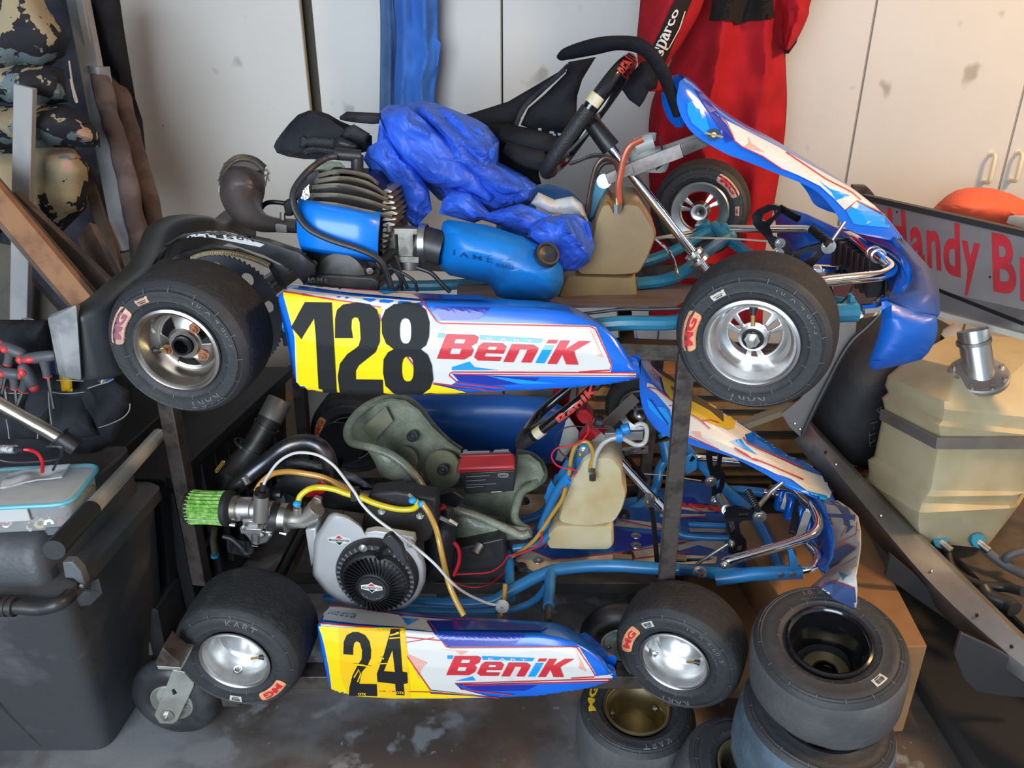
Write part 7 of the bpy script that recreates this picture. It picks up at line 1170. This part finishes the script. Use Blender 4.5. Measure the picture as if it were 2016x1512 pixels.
t = thing('red_cable', 'red cable looping from the meter probe into the food box', 'cable', G(84, 935, .66)); mk('lead', tube([W(*A3(x, y), l) for x, y, l in ((170, 378, 1.16), (220, 385, 1.16), (270, 410, 1.15), (300, 470, 1.14), (300, 540, 1.12))], .0028, 8, sm=6), wire_r, t); mk('strain_relief', cyl(W(*A3(110, 375), 1.165), W(*A3(170, 377), 1.16), .0042), blk, t); mk('probe', join(cyl(W(*A3(-60, 375), 1.17), W(*A3(110, 375), 1.165), .0075)), MATS['speckled cord'], t)
mk('cable_loop', tube([W(*A3(x, y), 1.18) for x, y in ((-60, 430), (60, 465), (250, 465), (420, 440), (430, 370), (380, 355), (330, 360), (440, 360), (425, 420), (375, 525))], .0022, 6, sm=6), blk, None, 'thin black wire lead coiled above the food box', 'wire')
# ---------- race car tail at the right ----------
rc = thing('race_car_tail', 'rear of a dirt race car with lettered aluminium panel, plastic fuel tank and metal rails', 'race car', V((1.55, 1.9, 0)))
# lettered panel: plane through four pixel corners at given depths
def PL(x, y): # panel plane: left edge far (lat 1.98), right edge near
    return CAM + ray(x, y) * t_pl(x, y)
pa, pb, pc = W(1690, 388, 2.20), W(2016, 455, 1.75), W(1700, 560, 2.13); pn = (pb - pa).cross(pc - pa).normalized(); pd_ = pn.dot(pa - CAM)
def t_pl(x, y): return pd_ / ray(x, y).dot(pn)
pnl = mk('side_panel', prism([PL(*q) for q in ((1690, 386), (2330, 524), (2330, 680), (1850, 573), (1640, 530))], pn * (.006 if pn.y > 0 else -.006)), mat('grey aluminium panel', (.40, .37, .36), .5, .45, c2=(.30, .28, .27), sc=4, lo=.4, hi=.75), rc, 'grey aluminium panel with red lettering')
pnl2 = mk('side_panel', prism([PL(*q) for q in ((1640, 530), (1850, 573), (2330, 680), (2330, 742), (1850, 625), (1640, 600))], pn * (.006 if pn.y > 0 else -.006)), alu_rail, rc)
for n_, q0, q1, w_, m_ in (('top_edge', (1700, 387), (2335, 531), .022, mat('dark rubber edging', (.035, .034, .034), .55)), ('bottom_edge', (1840, 614), (2335, 748), .018, mat('scuffed white edge', (.55, .51, .44), .5, c2=(.25, .22, .19), sc=30, lo=.6, hi=.7))): mk(n_, bar(PL(*q0), PL(*q1), .014, w_, pn), m_, rc)
mk('panel_seam', bar(PL(*F5(748, 940)), PL(*F5(1494, 1235)), .0095, .0016, pn), hole, rc)
rl = mat('faded red vinyl', (.62, .035, .05), .5, c2=(.42, .03, .04), sc=4)
for ch_, a, b, c, d in (('H', (300, 215), (455, 245), (478, 610), (322, 570)), ('a', (495, 378), (612, 395), (635, 735), (505, 700)), ('n', (640, 408), (758, 425), (775, 775), (650, 740)), ('d', (790, 330), (932, 358), (945, 832), (790, 790)), ('y', (950, 500), (1112, 535), (1050, 995), (975, 985)), ('B', (1212, 432), (1420, 470), (1435, 990), (1228, 950)), ('r', (1460, 640), (1570, 665), (1560, 1060), (1465, 1030))): decal('panel_lettering', quad(text2(ch_, .03), F5(*a), F5(*b), F5(*c), F5(*d)), pnl, rl, .0012, 0, parent=pnl)
for x, y in ((382, 256), (1197, 825)): q = PL(*F5(x, y)); mk('rivet', ball(q, .003, n=8), hole, rc)
t = thing('orange_red_cover', 'rounded orange red seat top behind the lettered panel', 'seat', W(1930, 420, 2.3)); mk('shell', sheet(px(F5, [(690, 235), (740, 180), (820, 110), (900, 65), (1000, 42), (1100, 38), (1230, 50), (1380, 95), (1494, 150), (1700, 220), (1700, 500), (1340, 420), (1000, 420)]), 2.34, .12, amp=.004, u=.9), mat('orange red fabric', (.74, .12, .055), .7, c2=(.66, .10, .05), sc=5, bump=.2), t, smooth=80)
mk('headrest_plate', sheet(px(F5, [(1340, 350), (1365, 290), (1400, 282), (1600, 290), (1600, 440), (1494, 400)]), 2.15, .01, amp=0), alu_rail, rc); mk('tail_bracket', prism([W(*F5(x, y), 2.3) for x, y in ((0, 20), (110, 22), (150, 60), (190, 110), (60, 100), (0, 60))], V((0, .02, 0))), bare, rc, bevel=.002)
# fuel tank: hexagonal moulded
ln = 1.62
tkm = mat('stained translucent tank', (.50, .44, .28), .42, c2=(.36, .27, .13), sc=3.2, lo=.42, hi=.72, sss=.25)
def TK(pts): return [W(x, y, d) for x, y, d in pts]
rows = [[(1795, 690, 1.98), (1750, 745, 1.86), (1880, 880, 1.60), (2040, 815, 1.72), (2080, 740, 1.95)], [(1785, 700, 2.0), (1738, 760, 1.86), (1858, 800, 1.60), (2050, 830, 1.72), (2090, 750, 1.95)]]
tk = [[(1760, 735, 1.93), (1745, 740, 1.86), (1858, 790, 1.585), (2060, 815, 1.66), (2110, 700, 1.95), (1880, 678, 2.05)],
      [(1752, 760, 1.93), (1740, 758, 1.87), (1858, 806, 1.575), (2070, 826, 1.65), (2120, 715, 1.95), (1880, 690, 2.06)],
      [(1752, 775, 1.93), (1747, 772, 1.86), (1855, 828, 1.585), (2070, 852, 1.66), (2115, 740, 1.95), (1880, 700, 2.05)],
      [(1740, 785, 1.93), (1735, 782, 1.87), (1847, 838, 1.572), (2075, 862, 1.65), (2120, 750, 1.95), (1880, 715, 2.06)],
      [(1745, 800, 1.93), (1740, 802, 1.86), (1850, 858, 1.585), (2070, 868, 1.66), (2115, 760, 1.95), (1880, 730, 2.05)],
      [(1725, 895, 1.92), (1720, 898, 1.85), (1832, 965, 1.59), (2030, 968, 1.66), (2080, 860, 1.95), (1880, 820, 2.05)],
      [(1712, 905, 1.93), (1707, 905, 1.86), (1824, 978, 1.58), (2006, 975, 1.64), (2070, 870, 1.95), (1880, 830, 2.05)],
      [(1714, 930, 1.92), (1710, 930, 1.85), (1815, 990, 1.59), (1998, 995, 1.66), (2060, 900, 1.95), (1880, 850, 2.05)],
      [(1703, 935, 1.93), (1702, 945, 1.86), (1808, 1010, 1.575), (2002, 1000, 1.64), (2060, 910, 1.95), (1880, 860, 2.05)],
      [(1720, 965, 1.93), (1730, 985, 1.86), (1806, 1035, 1.59), (1985, 1020, 1.66), (2040, 940, 1.95), (1880, 900, 2.05)],
      [(1750, 1000, 1.93), (1770, 1030, 1.86), (1812, 1066, 1.63), (1940, 1080, 1.68), (2010, 990, 1.95), (1880, 960, 2.05)]]
top0 = [(1800, 700, 1.93), (1790, 700, 1.90), (1880, 730, 1.72), (1990, 740, 1.75), (2060, 670, 1.95), (1880, 655, 2.05)]
mk('fuel_tank', fixn(loft([fillet(TK(r), .02, 2, True) for r in [top0] + tk])), tkm, rc, 'stained translucent fuel tank', smooth=32)
sb = [(1735, 805, 1.855), (1845, 862, 1.572), (2075, 862, 1.64)]; sb2 = [(1732, 826, 1.85), (1842, 884, 1.572), (2070, 884, 1.64)]
mk('tank_strap', loft([TK(sb), TK(sb2)], closed=False, caps=False), alu_rail, rc, 'aluminium tank strap', sol=.003, smooth=0)
fn = W(1926, 745, 1.74); fax = (W(1915, 650, 1.78) - W(1930, 752, 1.76)).normalized()
fa_ = W(1930, 752, 1.70); mk('filler_neck', tube([fa_, W(1915, 650, 1.74)], .034, 32), mat('brushed filler tube', (.50, .49, .47), .3, .9), rc, 'brushed aluminium filler neck'); mk('neck_band', lathe([(-.004, .0345), (-.004, .038), (.004, .038), (.004, .0345)], W(1917, 672, 1.73), fax, 32, loop=True), steel, rc)
fl_n = (V((-.25, -.30, .9))).normalized(); mk('neck_flange', disc_caps([(-.004, .066), (.006, .066), (.009, .062)], W(1926, 740, 1.70), fl_n, 40), alu_rail, rc, 'bolted flange')
for a in range(8): u_ = perp(fl_n); b_ = fl_n.cross(u_); q = W(1926, 740, 1.70) + fl_n * .009 + (u_ * cos(a * pi / 4) + b_ * sin(a * pi / 4)) * .054; mk('flange_bolt', cyl(q, q + fl_n * .008, .0055, 8), steel, rc)
spring(rc, [W(x, y, 1.95) for x, y in ((1960, 700), (2010, 740), (2060, 800))], .030, .008, 9, mat('blue coil spring', (.01, .06, .16), .35, coat=.2), 'coil_spring')
mk('rolled_tube', cyl(W(*C3(1140, 660), 2.05), W(*C3(1250, 590), 2.05), .035), mat('dull white roll', (.42, .39, .37), .7), rc); mk('dark_area_box', box(V((1.85, 2.40, .28)), .7, .1, .52), blk, rc)  # the box is added, black, to stand for the dark area beside the tank
# car wheel
tc_ = W(1800, 800, 2.06); cwx = V((-.35, .9, .12)).normalized(); cwh = mk('car_wheel', lathe([(.0, .12), (-.01, .14), (-.012, .17), (-.006, .215), (.002, .225), (.012, .24), (.05, .25), (.2, .25), (.24, .22), (.24, .12)], tc_ + V((0, .0, 0)), cwx, 72), mat('matt black car tyre', (.018, .018, .02), .75, c2=(.03, .03, .032), sc=6, bump=.3), rc, 'big black race tyre', smooth=50)
mk('wheel_rim_edge', lathe([(-.012, .118), (-.016, .122), (-.012, .126)], tc_, cwx, 64), alu, cwh); mk('wheel_disc', disc_caps([(.01, .118), (.012, .118)], tc_, cwx, 48), blk, cwh); mk('tyre_lettering', on_side(refine(text2('TT-1 A', .0), .3), tc_, cwx, .25, .12, .1, .16, .185, 150, 200, .02), mat('moulded tyre lettering', (.1, .1, .1), .5), cwh, smooth=0)
# guard plates and the long channel rail
def Pw(z, pts, y): return [W(*z(*p), y) for p in pts]
gy = 1.98
mk('guard_plate', prism(kp(C3, [(330, 480), (480, 470), (470, 600), (700, 430), (640, 440), (470, 620), (240, 960), (70, 1330), (0, 1300), (-90, 1180), (60, 1100), (230, 900), (320, 700)][:4] + [(560, 560), (450, 640), (250, 980), (85, 1320), (60, 1360), (-20, 1290), (-80, 1190), (60, 1080), (240, 860), (320, 680)], 1.95), N * .006), mat('smoky grey sheet', (.34, .33, .32), .45, .7, c2=(.26, .25, .24), sc=5), rc, 'grey sheet metal guard')
mk('guard_edging', tube(kp(C3, [(700, 400), (560, 540), (450, 640), (360, 770), (250, 980), (150, 1180), (75, 1350)], 1.94), .006, 8, sm=5), blk, rc)
mk('guard_rivet', join(*[ball(K(*C3(x, y), 1.945), .004, n=8) for x, y in ((20, 1262), (58, 1303))]), steel, rc, kind='stuff')
railm = mat('dirty galvanised channel', (.34, .33, .33), .45, .75, c2=(.22, .20, .19), sc=6, lo=.4, hi=.7)
LE, CE, UE = [[W(x, y, d) for x, y, d in q] for q in ([(1562, 868, 1.93), (1744, 1086, 1.66), (1893, 1244, 1.42), (2060, 1378, 1.18), (2300, 1590, .98)], [(1584, 850, 1.95), (1700, 992, 1.69), (1850, 1165, 1.45), (2060, 1350, 1.21), (2310, 1560, 1.0)], [(1592, 838, 1.96), (1730, 985, 1.72), (1880, 1132, 1.48), (2070, 1318, 1.23), (2320, 1530, 1.02)])]
TE = [p_ + V((.012, .03, .002)) for p_ in UE]; rows = list(zip(cr(LE, 6), cr(CE, 6), cr(UE, 6), cr(TE, 6)))
mk('channel_rail', loft([list(r) for r in rows], closed=False, caps=False), railm, rc, 'long dirty aluminium channel', sol=.004, smooth=25)
for t_ in (.12, .2, .42, .62, .82, .93): i = int(t_ * 18); q = rows[i][1].lerp(rows[i][2], .4); mk('rail_rivet', ball(q + V((-.004, -.006, .004)), .004, n=8), steel if i % 2 else hole, rc)
mk('rail_tab', prism([W(x, y, 1.28) for x, y in px(C4, [(760, 905), (900, 970), (1100, 1080), (1100, 1200), (950, 1190), (830, 1170), (770, 1110), (730, 1000)])], V((0, .01, 0))), mat('dark grey plate', (.07, .07, .075), .4, .5), rc, bevel=.002); mk('rail_tab', prism([W(x, y, 1.5) for x, y in px(C4, [(440, 550), (560, 650), (700, 800), (720, 860), (600, 780), (420, 650)])], V((0, .01, 0))), MATS['dark grey plate'], rc)
mk('belly_pan', prism([G(x, y, .22) for x, y in ((1700, 905), (2200, 905), (2200, 1330), (2016, 1230))], UP * -.01), mat('dirty brown pan', (.10, .075, .06), .7, c2=(.06, .05, .045), sc=8), rc)
T3 = lambda n_, pts, r_, m_: mk(n_, tube([G(*C4(x, y), z_) for x, y, z_ in pts], r_, 12, sm=6), m_, rc)
T3('drain_hose', [(650, 490, .30), (690, 530, .27), (710, 600, .25), (760, 650, .24), (850, 690, .24), (960, 700, .25), (1041, 720, .27)], .012, blk); T3('drain_hose', [(830, 490, .30), (880, 540, .28), (960, 600, .26), (1080, 660, .26)], .012, grey_rub); T3('drain_hose', [(980, 600, .25), (960, 570, .28), (1000, 545, .30), (1080, 530, .31)], .010, grey_rub); T3('wiring_loom', [(850, 700, .26), (880, 740, .25), (960, 770, .25), (1000, 800, .25)], .020, blk)
for x, y in ((655, 490), (825, 490)): q = G(*C4(x, y), .31); mk('hose_fitting', [(disc_caps([(0, .019), (.012, .019)], q, V((0, -.6, .4)), 8), frame_teal), (cyl(q, q + V((.02, -.03, -.01)), .011), steel)], None, rc)
mk('dark_fill_slab', box(V((1.56, 1.38, .035)), 1.14, .80, .05), mat('near black fill', (.008, .008, .009), .8), rc, bevel=.02)  # added low black slab, makes this stretch of floor near-black
